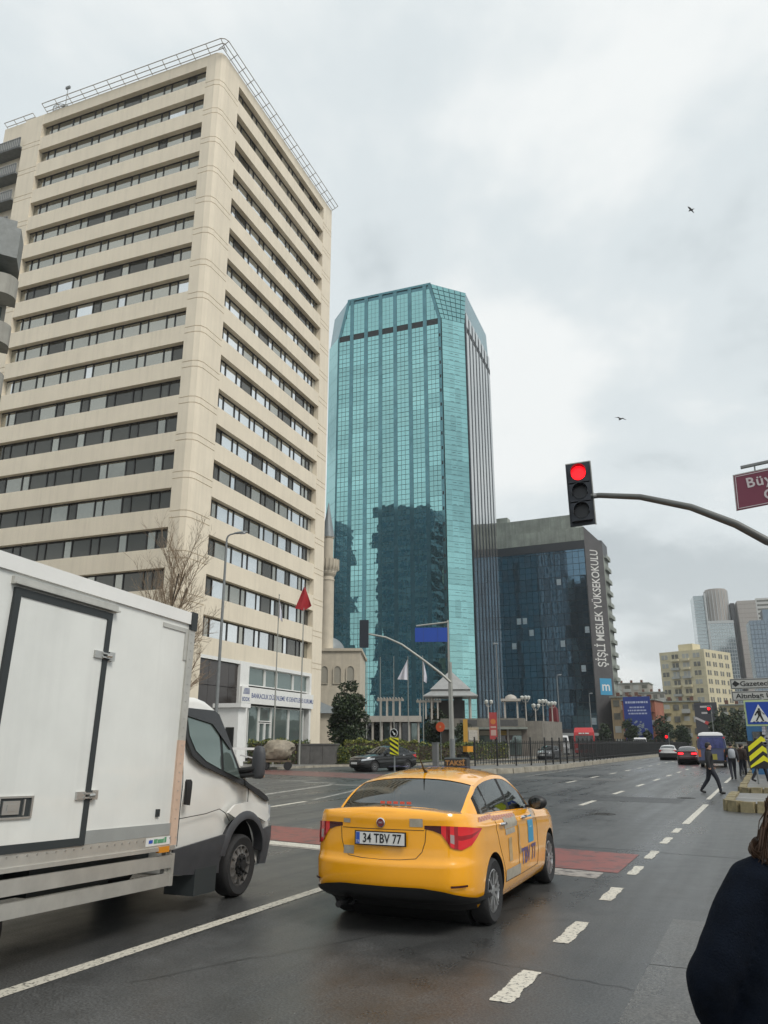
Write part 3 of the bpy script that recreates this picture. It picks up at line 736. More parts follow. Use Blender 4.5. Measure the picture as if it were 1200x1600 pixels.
for i in range(7):
    cx_ = -1.3 - i * 1.75
    a_ = MB(); a_.prism(arch_poly(.95, 1.7), lambda u, v, h: (cx_ + u, h, 9.3 + v), -.04, .02); a_.build('arched_window', ARW, mq)
    a_ = MB(); P_ = arch_poly(1.2, 1.75); Q_ = arch_poly(.95, 1.7)
    for k in range(len(P_)):
        k2 = (k + 1) % len(P_); a_.add([(cx_ + P_[k][0], -.14, 9.25 + P_[k][1]), (cx_ + P_[k2][0], -.14, 9.25 + P_[k2][1]), (cx_ + Q_[k2][0], -.14, 9.3 + Q_[k2][1]), (cx_ + Q_[k][0], -.14, 9.3 + Q_[k][1]), (cx_ + Q_[k][0], .0, 9.3 + Q_[k][1]), (cx_ + Q_[k2][0], .0, 9.3 + Q_[k2][1])], [(0, 1, 2, 3), (3, 2, 5, 4)])
    a_.build('window_surround', MSTONE, mq)
d = MB(); d.lathe([(2.6 * math.cos(t), 2.2 * math.sin(t)) for t in [math.pi / 2 * k / 8 for k in range(8)]] + [(.05, 2.2)], 24, 0, (-5.0, 4.5, 13.9)); d.build('dome', LEAD, mq, 60)
p_ = MB(); p_.box(-9, -1.8, -4.5, .0, 0, 5.3); p_.build('porch', MSTONE, mq)
p_ = MB(); p_.add([(-9.5, -5, 5.3), (-1.3, -5, 5.3), (-1.3, .1, 5.3), (-9.5, .1, 5.3), (-5.4, -2.4, 7.0)], [(0, 1, 4), (1, 2, 4), (2, 3, 4), (3, 0, 4), (0, 3, 2, 1)]); p_.build('porch_roof', LEAD, mq)
mn = MB(); mn.lathe([(1.5, 0), (1.5, 9), (1.05, 11), (.98, 24.2), (1.25, 24.6), (1.25, 24.8), (1.5, 25.3), (1.62, 25.6), (1.62, 26.6), (1.5, 26.6), (1.5, 25.7), (.8, 25.7), (.8, 30)], 20, 0, (-4.9, 2.0, 0))
mno = mn.build('minaret', MSTONE, mq, 30)
mn = MB(); mn.lathe([(.95, 30), (.9, 30.3), (.04, 35.2)], 16, 0, (-4.9, 2.0, 0)); mn.build('spire', LEAD, mno, 30)
for r_, z in ((1.08, 12.5), (1.06, 23.6), (1.3, 24.7), (.88, 29.8)): mn = MB(); mn.lathe([(r_ - .1, z), (r_, z + .05), (r_, z + .25), (r_ - .1, z + .3)], 20, 0, (-4.9, 2.0, 0)); mn.build('moulding', MSTONE, mno, 30)
mn = MB()
for k in range(20):
    a = k / 20 * 6.283; mn.box(-4.9 + 1.63 * math.cos(a) - .06, -4.9 + 1.63 * math.cos(a) + .06, 2 + 1.63 * math.sin(a) - .06, 2 + 1.63 * math.sin(a) + .06, 25.2, 26.7)
stuff(mn.build('balustrade', MSTONE, mno, 30))

# ---- far skyline
YEL = mat('yellow_render', (.60, .54, .37), .8, var=.1, vscale=.15, streak=.15)
YELW = mat('far_window', (.13, .13, .11), .25, var=.4, vscale=.3)
CURT = mat('far_window_curtain', (.36, .37, .35), .5)
yb = thing('apartment_block', 'tall cream yellow apartment block in the distance left of the silver towers', 'apartment block', (-22.5, 330, 0), R(-24))
MB().box(-9, 9.5, -9, 12, 0, 35.8).box(-4, 2, -3, 3, 35.8, 39).build('wall', YEL, yb)
ry = random.Random(5)
for i in range(10):
    for j in range(4):
        z = 3.2 + i * 3.3; x0 = -8.2 + j * 4.4
        fo = MB().box(x0, x0 + 2.6, -9.12, -8.95, z, z + 1.7).build('window', CURT if ry.random() < .35 else YELW, yb)
        MB().box(x0 + 1.2, x0 + 1.4, -9.18, -9.1, z, z + 1.7).build('mullion', YEL, fo)
        if j in (1, 2): MB().box(x0 - .3, x0 + 2.9, -10.0, -9.0, z - 1.0, z - .1).build('balcony', CURT if ry.random() < .5 else YEL, yb)
    for j in range(4):
        y0 = -7.8 + j * 4.9; z = 3.2 + i * 3.3
        MB().box(9.42, 9.62, y0, y0 + 1.0, z, z + 1.7).build('window', YELW, yb); MB().box(9.42, 9.62, y0 + 1.7, y0 + 2.7, z, z + 1.7).build('window', YELW, yb)
    MB().box(-9.08, 9.58, -9.08, -8.9, 3.0 + i * 3.3 - .5, 3.0 + i * 3.3 - .3).build('string_course', YEL, yb)
SILV = wavy_glass('silver_curtain_wall', (.42, .47, .48), .1, .8, .004, .05)
SILM = mat('silver_mullion', (.44, .46, .46), .5, .3); TAUPE = mat('taupe_cladding', (.36, .33, .305), .6, var=.12, vscale=.05, streak=.2)
BLUEG = wavy_glass('slate_blue_curtain_wall', (.19, .235, .28), .12, .8, .004, .05)
st = thing('silver_tower', 'pale silver glass skyscraper with a brown drum top in the far distance', 'skyscraper', (-22.5, 600, 0), R(10))
MB().box(-13.5, -6.5, 0, 20, 0, 104).build('left_shaft', SILV, st); MB().box(-5.8, 11, -3, 20, 0, 84).build('front_shaft', SILV, st)
c_ = MB(); c_.lathe([(8, 84), (8, 108), (7.2, 108), (7.2, 109)], 28, 0, (3, 8, 0)); c_.build('drum', TAUPE, st, 30)
s_ = MB(); s_.box(-6.5, -5.4, -3.3, 8, 0, 105)
for i in range(34): s_.box(-5.8, 11.05, -3.12, -2.95, i * 2.45 + .5, i * 2.45 + .75)
for i in range(11): s_.box(-5.3 + i * 1.6, -5.1 + i * 1.6, -3.14, -2.95, 0, 84)
for i in range(42): s_.box(-13.55, -6.5, -.12, .05, i * 2.45, i * 2.45 + .25)
s_.box(-5.8, 11.1, -3.4, -2, 83, 85)
for i in range(12):
    a = math.pi * (1 + i / 11); s_.box(3 + 8.05 * math.cos(a) - .2, 3 + 8.05 * math.cos(a) + .2, 8 + 8.05 * math.sin(a) - .2, 8 + 8.05 * math.sin(a) + .2, 84, 107.5)
s_.build('mullion', SILM, st); MB().box(11.1, 13.8, 2, 18, 0, 98).build('dark_fin', mat('dark_fin', (.06, .06, .065), .5), st)
tt = thing('taupe_tower', 'flat topped taupe brown tower between the silver and the slate blue towers', 'skyscraper', (-1.6, 602, 0), R(8))
MB().box(-6.0, 6.0, -2, 18, 0, 98.5).build('wall', TAUPE, tt); s_ = MB()
for i in range(30): s_.box(-6.05, 6.05, -2.08, -1.9, 3 + i * 3.2, 3.3 + i * 3.2)
s_.build('panel_joint', mat('taupe_joint', (.24, .21, .18), .7), tt)
bt2 = thing('slate_blue_tower', 'slate blue glass tower block at the right edge of the skyline', 'skyscraper', (9.5, 520, 0), R(6))
MB().box(-10.5, 22, 0, 20, 0, 73).box(-2, 20, 4, 16, 73, 80).build('wall', BLUEG, bt2); s_ = MB()
for i in range(26): s_.box(-10.55, 22, -.1, .05, i * 2.8, i * 2.8 + .35)
for i in range(17): s_.box(-10.5 + i * 2, -10.2 + i * 2, -.12, .05, 0, 73)
s_.build('mullion', mat('blue_mullion', (.12, .15, .18), .5, .3), bt2)
pt = thing('white_tower', 'pale white tower top just behind the slate blue tower', 'skyscraper', (10.2, 640, 0), R(5))
MB().box(-5, 6, 0, 14, 0, 106).build('wall', mat('pale_far_render', (.5, .5, .48), .8), pt); s_ = MB()
for i in range(32): s_.box(-4.4, 5.4, -.1, .05, 4 + i * 3.2, 5.4 + i * 3.2)
stuff(s_.build('window', YELW, pt))

# low apartment row beside the far road, each with windows and balconies
def low_block(label, loc, rz, wd, dp, h, wallm, nf_, nc, seed, roofm=None):
    t = thing('apartment_house', label, 'apartment house', loc, rz); q = random.Random(seed)
    MB().box(-wd / 2, wd / 2, 0, dp, 0, h).build('wall', wallm, t)
    fh_ = h / nf_; pw_ = wd / nc
    for i in range(nf_):
        for j in range(nc):
            x0 = -wd / 2 + pw_ * (j + .2); z = fh_ * (i + .3)
            MB().box(x0, x0 + pw_ * .6, -.1, .05, z, z + fh_ * .5).build('window', YELW if q.random() < .7 else CURT, t)
            if (j + seed) % 2: 
                bb = MB(); bb.box(x0 - pw_ * .15, x0 + pw_ * .75, -1.1, 0, z - fh_ * .25, z - fh_ * .2); bb.box(x0 - pw_ * .15, x0 + pw_ * .75, -1.1, -1.0, z - fh_ * .2, z + fh_ * .1); bb.build('balcony', wallm if q.random() < .6 else CURT, t)
    MB().box(-wd / 2 - .3, wd / 2 + .3, -.3, dp, h, h + .3).build('roof_edge', roofm or CONC, t)
    for k in range(3): MB().box(-wd / 2 + wd * (.15 + .3 * k), -wd / 2 + wd * (.15 + .3 * k) + .8, 1.5, 2.3, h + .3, h + 1.3).build('chimney', mat('brick_chimney', (.14, .07, .05), .9), t)
    return t
CREAM = mat('old_cream_render', (.42, .36, .21), .85, var=.2, vscale=.4, streak=.3); OCHR = mat('ochre_render', (.33, .25, .15), .85, var=.2, vscale=.4, streak=.3)
GREYR = mat('grey_far_render', (.36, .34, .30), .85, var=.15, vscale=.3, streak=.2)
low_block('low cream apartment house with balconies between the blue poster and the dark poster', (-17.9, 205, 0), R(3), 8.6, 12, 11.2, CREAM, 4, 4, 1)
low_block('narrow ochre house squeezed between the college building and the blue poster', (-30.6, 205, 0), R(0), 7.5, 12, 12.6, OCHR, 4, 3, 2)
low_block('olive cream house behind the trees right of the dark poster', (-5.6, 208, 0), R(0), 7.4, 12, 10.3, CREAM, 4, 4, 3)
low_block('grey terraced house rising over the ochre house far down the road', (-42.5, 300, 0), R(0), 12, 12, 22.5, GREYR, 7, 4, 4)
low_block('pale stepped house roof seen above the blue poster', (-34.5, 290, 0), R(6), 9, 12, 18.5, GREYR, 6, 4, 6)
low_block('brick coloured house carrying the blue poster', (-24.6, 181.2, 0), R(-4), 7.0, 10, 10.6, mat('terracotta_render', (.32, .12, .075), .85, var=.2, vscale=.4), 4, 2, 8)
# big banners
pb = thing('building_poster', 'tall royal blue poster with pale lines and a grey aerial picture', 'poster', (-24.6, 178.3, 0), R(-2))
MB().box(-2.75, 2.9, 0, .15, 1.2, 11.3).build('sheet', mat('poster_blue', (.02, .045, .24), .5, var=.1), pb)
b = MB(); rb = random.Random(9)
for z, h_, x0, x1 in ((9.9, .42, -2.3, 2.4), (8.9, .3, -1.5, 1.6), (8.25, .3, -1.9, 2.0), (7.6, .3, -1.8, 2.1)):
    x = x0
    while x < x1: ww = rb.uniform(.22, .7); b.box(x, min(x + ww, x1), -.02, .0, z, z + h_); x += ww + .12
b.build('pale_print', mat('print_pale', (.42, .46, .62), .6), pb)
b = MB()
for i in range(70):
    x, z = rb.uniform(-2.1, 2.2), rb.uniform(1.6, 6.6)
    if abs(x + .2) < (6.9 - z) * .6 + .4: b.obox((x, -.005 - i * .0002, z), (rb.uniform(.15, .5), 0, rb.uniform(-.2, .3)), (0, .004, 0), (-.08, 0, .14))
b.build('aerial_picture', mat('print_grey', (.26, .30, .33), .6, var=.4, vscale=3), pb)
pd = thing('building_poster', 'charcoal poster with a red and white pen shape on the far house', 'poster', (-12.1, 200.5, 0), R(0))
MB().box(-2.5, 2.5, 0, .15, 1.0, 10.8).build('sheet', mat('poster_charcoal', (.045, .048, .058), .5), pd)
b = MB(); b.obox((-1.0, -.02, 6.6), (1.5, 0, -.75), (0, .01, 0), (.1, 0, .22)); b.build('pale_print', mat('print_white', (.5, .48, .48), .6), pd)
b = MB(); b.obox((.15, -.03, 6.05), (.6, 0, -.3), (0, .01, 0), (.15, 0, .32)); b.build('red_print', mat('print_red', (.5, .05, .05), .6), pd)
b = MB()
for z, x0, x1 in ((9.6, -1.2, 1.3), (8.2, -1.0, 1.3), (5.0, .2, 1.5), (3.6, .6, 1.0)): b.box(x0, x1, -.02, 0, z, z + .42)
b.build('lines_of_print', mat('print_white', (.5, .48, .48), .6), pd)
# ================================================================ CARS
def glass_mat(name, tint, boost=1.0):
    m = bpy.data.materials.new(name); m.use_nodes = True; t = m.node_tree; t.nodes.clear()
    out = t.nodes.new('ShaderNodeOutputMaterial'); tr = t.nodes.new('ShaderNodeBsdfTransparent'); gl = t.nodes.new('ShaderNodeBsdfGlossy')
    tr.inputs[0].default_value = (*tint, 1); gl.inputs['Roughness'].default_value = .02; gl.inputs[0].default_value = (.92, .96, .96, 1)
    fr = t.nodes.new('ShaderNodeFresnel'); fr.inputs[0].default_value = 1.55 * boost; mx = t.nodes.new('ShaderNodeMixShader')
    t.links.new(fr.outputs[0], mx.inputs[0]); t.links.new(tr.outputs[0], mx.inputs[1]); t.links.new(gl.outputs[0], mx.inputs[2]); t.links.new(mx.outputs[0], out.inputs[0])
    return m
CARGLASS = glass_mat('car_window_glass', (.45, .49, .47), 1.1); TINTGLASS = glass_mat('tinted_rear_glass', (.13, .14, .14), 1.5)
TYRE = mat('tyre_rubber', (.017, .017, .018), .75, bump=.3, bscale=60); RIM = mat('alloy_rim', (.45, .45, .45), .3, .85, var=.15, vscale=10)
CABIN = mat('cabin_black', (.012, .012, .013), .7); SEAT = mat('seat_fabric', (.03, .031, .034), .85)
TAILRED = mat('tail_lamp_red', (.68, .012, .018), .12, coat=.6, spec=.7); TAILDK = mat('tail_lamp_dark', (.05, .004, .006), .12, coat=.6); TAILCL = mat('tail_lamp_clear', (.36, .27, .26), .15, coat=.5)
LAMPCL = mat('headlamp_clear', (.5, .52, .54), .08, .4, coat=.6)
PLATEW = mat('plate_white', (.68, .68, .66), .4); PLATEB = mat('plate_blue', (.03, .09, .42), .4)
SEAM = mat('panel_gap', (.008, .008, .008), .8)
def wheel(parent, loc, r=.316, w=.205, side=1, spokes=8, rim_m=None):
    """tyre with an alloy rim as its sub-part; outer face towards +x*side"""
    rt = r * .66; t = MB()
    t.lathe([(rt, -w * .42), (r * .9, -w * .5), (r * .97, -w * .42), (r, -w * .3), (r, w * .3), (r * .97, w * .42), (r * .9, w * .5), (rt, w * .42), (rt * .97, 0)], 40, 0, (0, 0, 0), 'x')
    to = t.build('wheel', TYRE, parent, 35, loc=loc)
    g = MB(); s = side
    g.lathe([(rt * 1.0, -w * .4 * s), (rt * 1.0, w * .40 * s), (rt * .94, w * .42 * s), (rt * .90, w * .30 * s), (rt * .88, -w * .4 * s)], 40, 0, (0, 0, 0), 'x')
    for k in range(spokes):
        for dlt in (-.11, .11) if spokes < 12 else (0,):
            a = k / spokes * 2 * math.pi; a2 = a + dlt
            p0 = Vector((w * .34 * s, math.cos(a + dlt * .5) * rt * .2, math.sin(a + dlt * .5) * rt * .2)); p1 = Vector((w * .39 * s, math.cos(a2) * rt * .93, math.sin(a2) * rt * .93))
            d = (p1 - p0).normalized(); tn = Vector((1, 0, 0)).cross(d)
            g.obox((p0 + p1) / 2, d * (p1 - p0).length / 2, tn * rt * .048, (w * .06, 0, 0))
    g.lathe([(.02, w * .3 * s), (rt * .27, w * .3 * s), (rt * .27, w * .40 * s), (rt * .18, w * .43 * s), (.01, w * .43 * s)], 20, 0, (0, 0, 0), 'x')
    ro = g.build('rim', rim_m or RIM, to, 35)
    b = MB(); b.lathe([(.01, -w * .2 * s), (rt * .86, -w * .2 * s), (rt * .86, -w * .1 * s), (.01, -w * .1 * s)], 24, 0, (0, 0, 0), 'x'); b.build('brake_disc', mat('brake_dark', (.035, .033, .032), .5, .5), to)
    return to

class Shape:
    """saloon body surface: a stack of rounded plan contours"""
    zb = .20
    zs_pts = [(-1.0, 1.10), (-.9, 1.11), (-.6, 1.095), (-.2, 1.06), (.4, 1.035), (1.0, 1.01), (1.7, .985), (2.1, .965), (2.5, .935), (2.9, .885), (3.2, .825), (3.42, .755), (3.56, .70)]
    side_pts = [(0, .93), (.1, .975), (.22, .992), (.42, 1.0), (.6, .995), (.74, .997), (.83, .99), (.87, .994), (.90, .978), (.95, .965), (1.0, .94)]
    rear_pts = [(0, -.62), (.1, -.80), (.18, -.945), (.33, -.99), (.49, -.992), (.535, -.966), (.7, -.955), (.85, -.95), (.95, -.955), (1.0, -.935)]
    front_pts = [(0, 3.36), (.15, 3.47), (.35, 3.53), (.6, 3.54), (.8, 3.51), (.92, 3.47), (1.0, 3.42)]
    def __init__(s):
        s.HW = .885
        s.levels = [0, .05, .1, .16, .22, .3, .38, .46, .485, .51, .535, .58, .66, .74, .8, .835, .87, .90, .925, .95, .98, 1.0]
    def zs(s, y): return smoothp(s.zs_pts, y)
    def contour(s, t):
        yr, yf, k = smoothp(s.rear_pts, t), smoothp(s.front_pts, t), smoothp(s.side_pts, t) * s.HW
        P = []
        for i in range(7): x = .62 * i / 6; P.append((x, yr + .075 * (x / .62) ** 2))
        def bez(a, b, c, n):
            return [((1-u)**2*a[0] + 2*u*(1-u)*b[0] + u*u*c[0], (1-u)**2*a[1] + 2*u*(1-u)*b[1] + u*u*c[1]) for u in [j / n for j in range(1, n + 1)]]
        P += bez((.62, yr + .075), (k * .955, yr + .125), (k * .975, yr + .52), 9)
        y0 = yr + .52; n = 34
        for i in range(1, n + 1):
            y = lerp(y0, 2.62, i / n); q = (y - 1.2) / 1.9; P.append((k * (1 - .012 * q * q - .012 * max(0, -q)), y))
        P += bez((P[-1][0], 2.62), (k * .97, yf - .22), (.56, yf - .07), 10)
        for i in range(1, 6): x = .56 * (1 - i / 5); P.append((x, yf - .07 * (x / .56) ** 2))
        return P
    def pt(s, i, t):
        x, y = s._c(t)[i]; z = s.zb + (s.zs(y) - s.zb) * t; return (x, y, z)
    _cache = None
    def _c(s, t):
        if s._cache is None: s._cache = {}
        if t not in s._cache: s._cache[t] = s.contour(t)
        return s._cache[t]
    def side(s, y, z, off=.0):
        """surface point on the right flank"""
        t = min(1, max(0, (z - s.zb) / (s.zs(y) - s.zb))); c = s._c(round(t, 3))
        for a, b in zip(c[6:], c[7:]):
            if a[1] <= y <= b[1] and b[1] > a[1]: return Vector((lerp(a[0], b[0], (y - a[1]) / (b[1] - a[1])) + off, y, z))
        return Vector((c[20][0] + off, y, z))
    def rear(s, x, z, off=.0):
        y = -.9
        for _ in range(4):
            t = min(1, max(0, (z - s.zb) / (s.zs(y) - s.zb))); c = s._c(round(t, 3)); ax = abs(x)
            for a, b in zip(c, c[1:]):
                if a[0] <= ax <= b[0]: y = lerp(a[1], b[1], (ax - a[0]) / max(1e-6, b[0] - a[0])); break
        return Vector((x, y - off, z))
    def by_index(s, f, z, off=0., sgn=1):
        """point at fractional contour index f and height z"""
        i = int(f); u = f - i; y = -.9
        for _ in range(4):
            t = min(1, max(0, (z - s.zb) / (s.zs(y) - s.zb))); c = s._c(round(t, 3)); a, b = c[i], c[min(i + 1, len(c) - 1)]
            x, y = lerp(a[0], b[0], u), lerp(a[1], b[1], u)
        dx, dy = b[0] - a[0], b[1] - a[1]; l = math.hypot(dx, dy) or 1
        return Vector(((x + dy / l * off) * sgn, y - dx / l * off, z))

def solid_with_arches(name, mb, mats, parent, axles, rad, half=.89):
    o = mb.build(name, mats, None, None)
    cut = MB()
    for y in axles:
        for sg in (1, -1):
            cut.cyl((sg * (half - .27), y, rad * .93), (sg * 1.2, y, rad * .93), rad, rad, 40, 1)
    c = cut.build('cutter', mats, None)
    md = o.modifiers.new('b', 'BOOLEAN'); md.object = c; md.solver = 'EXACT'; md.operation = 'DIFFERENCE'
    dg = bpy.context.evaluated_depsgraph_get(); me = bpy.data.meshes.new_from_object(o.evaluated_get(dg))
    bpy.data.objects.remove(c); bpy.data.objects.remove(o)
    me.polygons.foreach_set('use_smooth', [True] * len(me.polygons)); me.set_sharp_from_angle(angle=R(32))
    for p in me.polygons:      # unpainted underside of the bumpers
        c_ = p.center
        if c_.z < .30 and (c_.y < -.36 or c_.y > 3.1): p.material_index = 1
    return obj(name, me, parent)

SH = Shape()
def saloon(name, label, cat, loc, rotz, paint, glass=None, group=None, rear_plate=None, front=False, detail=True, scale=1., tail_on=False, wheels=8):
    t = thing(name, label, cat, loc, rotz, group); t.scale = (scale,) * 3
    s = SH; lv = s.levels; n = len(s._c(0)); b = MB()
    # right + left skins, bottom and deck share vertices so that the body is a closed solid
    V = {}
    def vid(i, j, sg):
        if i in (0, n - 1): sg = 1
        key = (i, j, sg)
        if key not in V:
            x, y, z = s.pt(i, lv[j]); V[key] = len(b.v); b.v.append((x * sg, y, z))
        return V[key]
    def face(*q): b.f.append(tuple(q)); b.m.append(0)
    for sg in (1, -1):
        for j in range(len(lv) - 1):
            for i in range(n - 1): face(vid(i, j, sg), vid(i + 1, j, sg), vid(i + 1, j + 1, sg), vid(i, j + 1, sg))
    top = len(lv) - 1; NX = 10; D = {}
    def dv(i, k, j):
        if k == 0: return vid(i, j, -1)
        if k == NX: return vid(i, j, 1)
        key = (i, k, j)
        if key not in D:
            x, y, z = s.pt(i, lv[j]); u = -1 + 2 * k / NX
            cr_ = .045 * (1 - u * u) * min(1, x / .5) if j == top else 0
            if 2.2 < y < 3.3 and j == top: cr_ += .012 * math.exp(-((abs(u) - .62) / .1) ** 2)
            D[key] = len(b.v); b.v.append((x * u, y, z + cr_))
        return D[key]
    for j, rev in ((top, 0), (0, 1)):
        for i in range(n - 1):
            for k in range(NX):
                q = [dv(i, k, j), dv(i, k + 1, j), dv(i + 1, k + 1, j), dv(i + 1, k, j)]
                q2 = []
                for x in q:
                    if x not in q2: q2.append(x)
                if i in (0,) or i == n - 2:
                    pass
                if len(q2) > 2: face(*q2)
    bodyo = solid_with_arches('body', b, [paint, CABIN], t, (0, 2.637), .352)
    for y in (0, 2.637):
        lin = MB(); lin.cyl((-.64, y, .33), (.64, y, .33), .35, .35, 28); lin.build('wheel_arch_liner', CABIN, t)
    for y in (0, 2.637):
        for sg in (1, -1): wheel(t, (sg * .765, y, .312), .312, .205, sg, wheels)
    # ---- greenhouse shell
    zc_pts = [(-.62, 1.10), (-.5, 1.135), (-.3, 1.245), (-.1, 1.345), (.05, 1.405), (.2, 1.44), (.5, 1.478), (.85, 1.492), (1.15, 1.475), (1.35, 1.43), (1.6, 1.31), (1.9, 1.14), (2.12, 1.0), (2.2, .975)]
    def sec(y):
        zc = smoothp(zc_pts, y); zb_ = s.zs(y) - .012; zr = max(zb_ + .004, zc - .055 - .03 * max(0, (zc - 1.3)) / .2)
        lean = .46; xb = s.side(y, s.zs(y) - .001).x - .035
        if y > 1.7: xb -= .05 * (y - 1.7) / .5
        if y < -.1: xb -= .09 * ((-.1 - y) / .5) ** 1.3
        H = zr - zb_; out = []
        for fr in (0, .06, .2, .4, .6, .8, .9, 1.0): z = zb_ + H * fr; out.append((xb - lean * H * (fr ** 1.25) * .95, z))
        xr = out[-1][0]
        for fx in (.955, .9, .8, .6, .4, .2, 0): out.append((xr * fx, zr + (zc - zr) * (1 - fx ** 2.6)))
        return out
    ys = sorted(set([-.62 + .04 * i for i in range(71)] + [-.12, .13, .17, .88, .98, 1.72, -.5, .02, 1.36, 2.1]))
    ys = [y for y in ys if y <= 2.2]
    S = [[Vector((x, y, z)) for x, z in sec(y)] for y in ys]; NS = len(S[0])
    parts = {}
    def put(key, q):
        parts.setdefault(key, []).append(q)
    for i in range(len(ys) - 1):
        ym = (ys[i] + ys[i + 1]) / 2
        for k in range(NS - 1):
            key = 'roof'
            if 1 <= k <= 5:
                if -.16 < ym < .13 + (k - 3) * -.02 : key = 'quarter_window'
                elif .17 + (k - 3) * -.0 < ym < .88: key = 'rear_door_window'
                elif .98 < ym < 1.80: key = 'front_door_window'
                elif -.2 < ym < 1.9: key = ('quarter_bar' if .1 < ym < .2 else 'rear_bar' if ym < .1 else ('door_pillar' if ym < 1.2 else 'front_pillar'))
            elif k >= 8:
                if -.52 < ym < .03 : key = 'rear_window'
                elif 1.38 < ym < 2.1: key = 'windscreen'
            put(key, (i, k))
    for key, cells in parts.items():
        m = {'roof': paint, 'quarter_bar': SEAM, 'rear_bar': SEAM, 'door_pillar': SEAM, 'front_pillar': SEAM}.get(key, CARGLASS)
        if key == 'rear_window': m = TINTGLASS
        sides = ((1, -1),) if key in ('roof', 'rear_window', 'windscreen') else ((1,), (-1,))
        for sg_ in sides:
            g = MB(); idx = {}
            inset = 0 if key == 'roof' else .004
            for sg in sg_:
                for (i, k) in cells:
                    q = []
                    for (a, c) in ((i, k), (i + 1, k), (i + 1, k + 1), (i, k + 1)):
                        kk = (a, c, sg if c < NS - 1 else 1)
                        if kk not in idx:
                            p = S[a][c]; idx[kk] = len(g.v); g.v.append(((p.x - (inset if c < 7 else 0)) * sg, p.y, p.z - (inset if c >= 7 else 0)))
                        q.append(idx[kk])
                    g.f.append(tuple(q)); g.m.append(0)
            g.build(key, m, t, 40)
    # cabin: dark tub, seats, headrests, wheel
    c = MB(); c.box(-.74, .74, -.45, 2.0, .80, 1.0); c.build('cabin_floor', CABIN, t)
    for sx in (-.36, .36):
        c = MB(); c.box(sx - .24, sx + .24, .95, 1.12, .9, 1.16); c.box(sx - .12, sx + .12, .98, 1.08, 1.17, 1.36); c.build('front_seat', SEAT, t)
    c = MB(); c.box(-.62, .62, -.02, .14, .9, 1.14)
    for sx in (-.4, 0, .4): c.box(sx - .11, sx + .11, .0, .09, 1.14, 1.25)
    c.build('rear_bench', SEAT, t); c = MB(); c.box(-.7, .7, 1.72, 2.05, .95, 1.06); c.build('dashboard', CABIN, t)
    c = MB(); c.box(-.66, .66, -.5, -.0, 1.0, 1.075); c.build('parcel_shelf', CABIN, t)
    # ---- lamps, bumpers, mirrors, handles
    for sg in (1, -1):
        g = MB(); I0, I1 = 4.3, 15.3; rows = []
        for q in range(15):
            f = lerp(I0, I1, q / 14); u = q / 14
            zt = interp([(0, 1.0), (.25, 1.0), (.6, .985), (1, .95)], u); zl = interp([(0, .968), (.12, .945), (.30, .80), (.5, .78), (.72, .815), (.9, .895), (1, .94)], u)
            rows.append([s.by_index(f, lerp(zl, zt, w_ / 5), .012 * min(1, 4 * u + .2), sg) for w_ in range(6)])
        nn = 6; vs = [p for r_ in rows for p in r_]; fs = []; ms = []
        for q in range(14):
            for w_ in range(5):
                fs.append((q * nn + w_, (q + 1) * nn + w_, (q + 1) * nn + w_ + 1, q * nn + w_ + 1)); 
                ms.append(1 if q < 2 else (2 if q == 4 and 1 <= w_ <= 2 else (3 if (w_ in (2,) and q > 5) or q in (3, 5) else 0)))
        g.v = vs; g.f = fs; g.m = ms; g.build('tail_lamp', [TAILRED, TAILDK, TAILCL, mat('tail_lamp_deep_red', (.30, .008, .012), .12, coat=.6)], t, 50)
        mb_ = MB(); p = s.side(1.66, .99); mb_.ball((p.x * sg + sg * .115, 1.72, 1.06), .12, .085, .085, 16, 10); mo = mb_.build('door_mirror', BLACK, t, 60)
        mb_ = MB(); mb_.box(min(sg * (p.x - .03), sg * (p.x + .06)), max(sg * (p.x - .03), sg * (p.x + .06)), 1.68, 1.74, 1.0, 1.03); mb_.build('mirror_arm', BLACK, mo)
        mb_ = MB(); mb_.lathe([(.066, 0), (.06, -.006), (.001, -.007)], 16, 0, (p.x * sg + sg * .115, 1.642, 1.06), 'y'); mb_.build('mirror_glass', DGLASS, mo)
        for y in (.22, 1.14):
            p = s.side(y, .93); q = s.side(y + .18, .925); hb = MB()
            hb.tube([(sg * (p.x + .012), y, .93), (sg * (p.x + .03), y + .03, .93), (sg * (q.x + .03), y + .16, .927), (sg * (q.x + .012), y + .19, .927)], [.012, .017, .017, .012], 8); hb.build('door_handle', CHROME, t, 50)
        # door gaps
        sm = MB()
        for poly in ([(.13, 1.03), (.12, .9), (.2, .75), (.36, .5), (.42, .33)], [(.93, 1.0), (.95, .7), (.96, .33)], [(1.86, .97), (1.9, .75), (1.9, .5), (1.86, .33)], [(.42, .335), (1.1, .33), (1.86, .335)]):
            pl = []
            for (a, c_), (d_, e_) in zip(poly, poly[1:]):
                for q in range(6): pl.append(s.side(lerp(a, d_, q / 6), lerp(c_, e_, q / 6), .001))
            pl.append(s.side(*poly[-1], .001)); sm.tube([(p.x * sg, p.y, p.z) for p in pl], .0026, 5)
        sm.build('door_gap', SEAM, t)
    # boot lid gap, black lower bumper
    sm = MB(); pl = [(-.46, .965), (-.45, .85), (-.42, .76), (-.36, .70), (-.2, .685), (0, .68), (.2, .685), (.36, .70), (.42, .76), (.45, .85), (.46, .965)]
    sm.tube([s.rear(x, z, .0) for x, z in pl], .0036, 5)
    sm.tube([s.rear(-.44 + .88 * i / 14, .955, .0) for i in range(15)], .003, 5); sm.build('boot_gap', SEAM, t)
    lb_ = MB(); rows = []
    for q in range(29):
        f = lerp(0, 17, q / 28); 
        rows.append([s.by_index(f, z, .022, 1) for z in (.285, lerp(.32, .295, f / 17), lerp(.36, .305, f / 17), lerp(.41, .32, min(1, f / 13)), lerp(.45, .335, max(0, min(1, (f - 4) / 9))))])
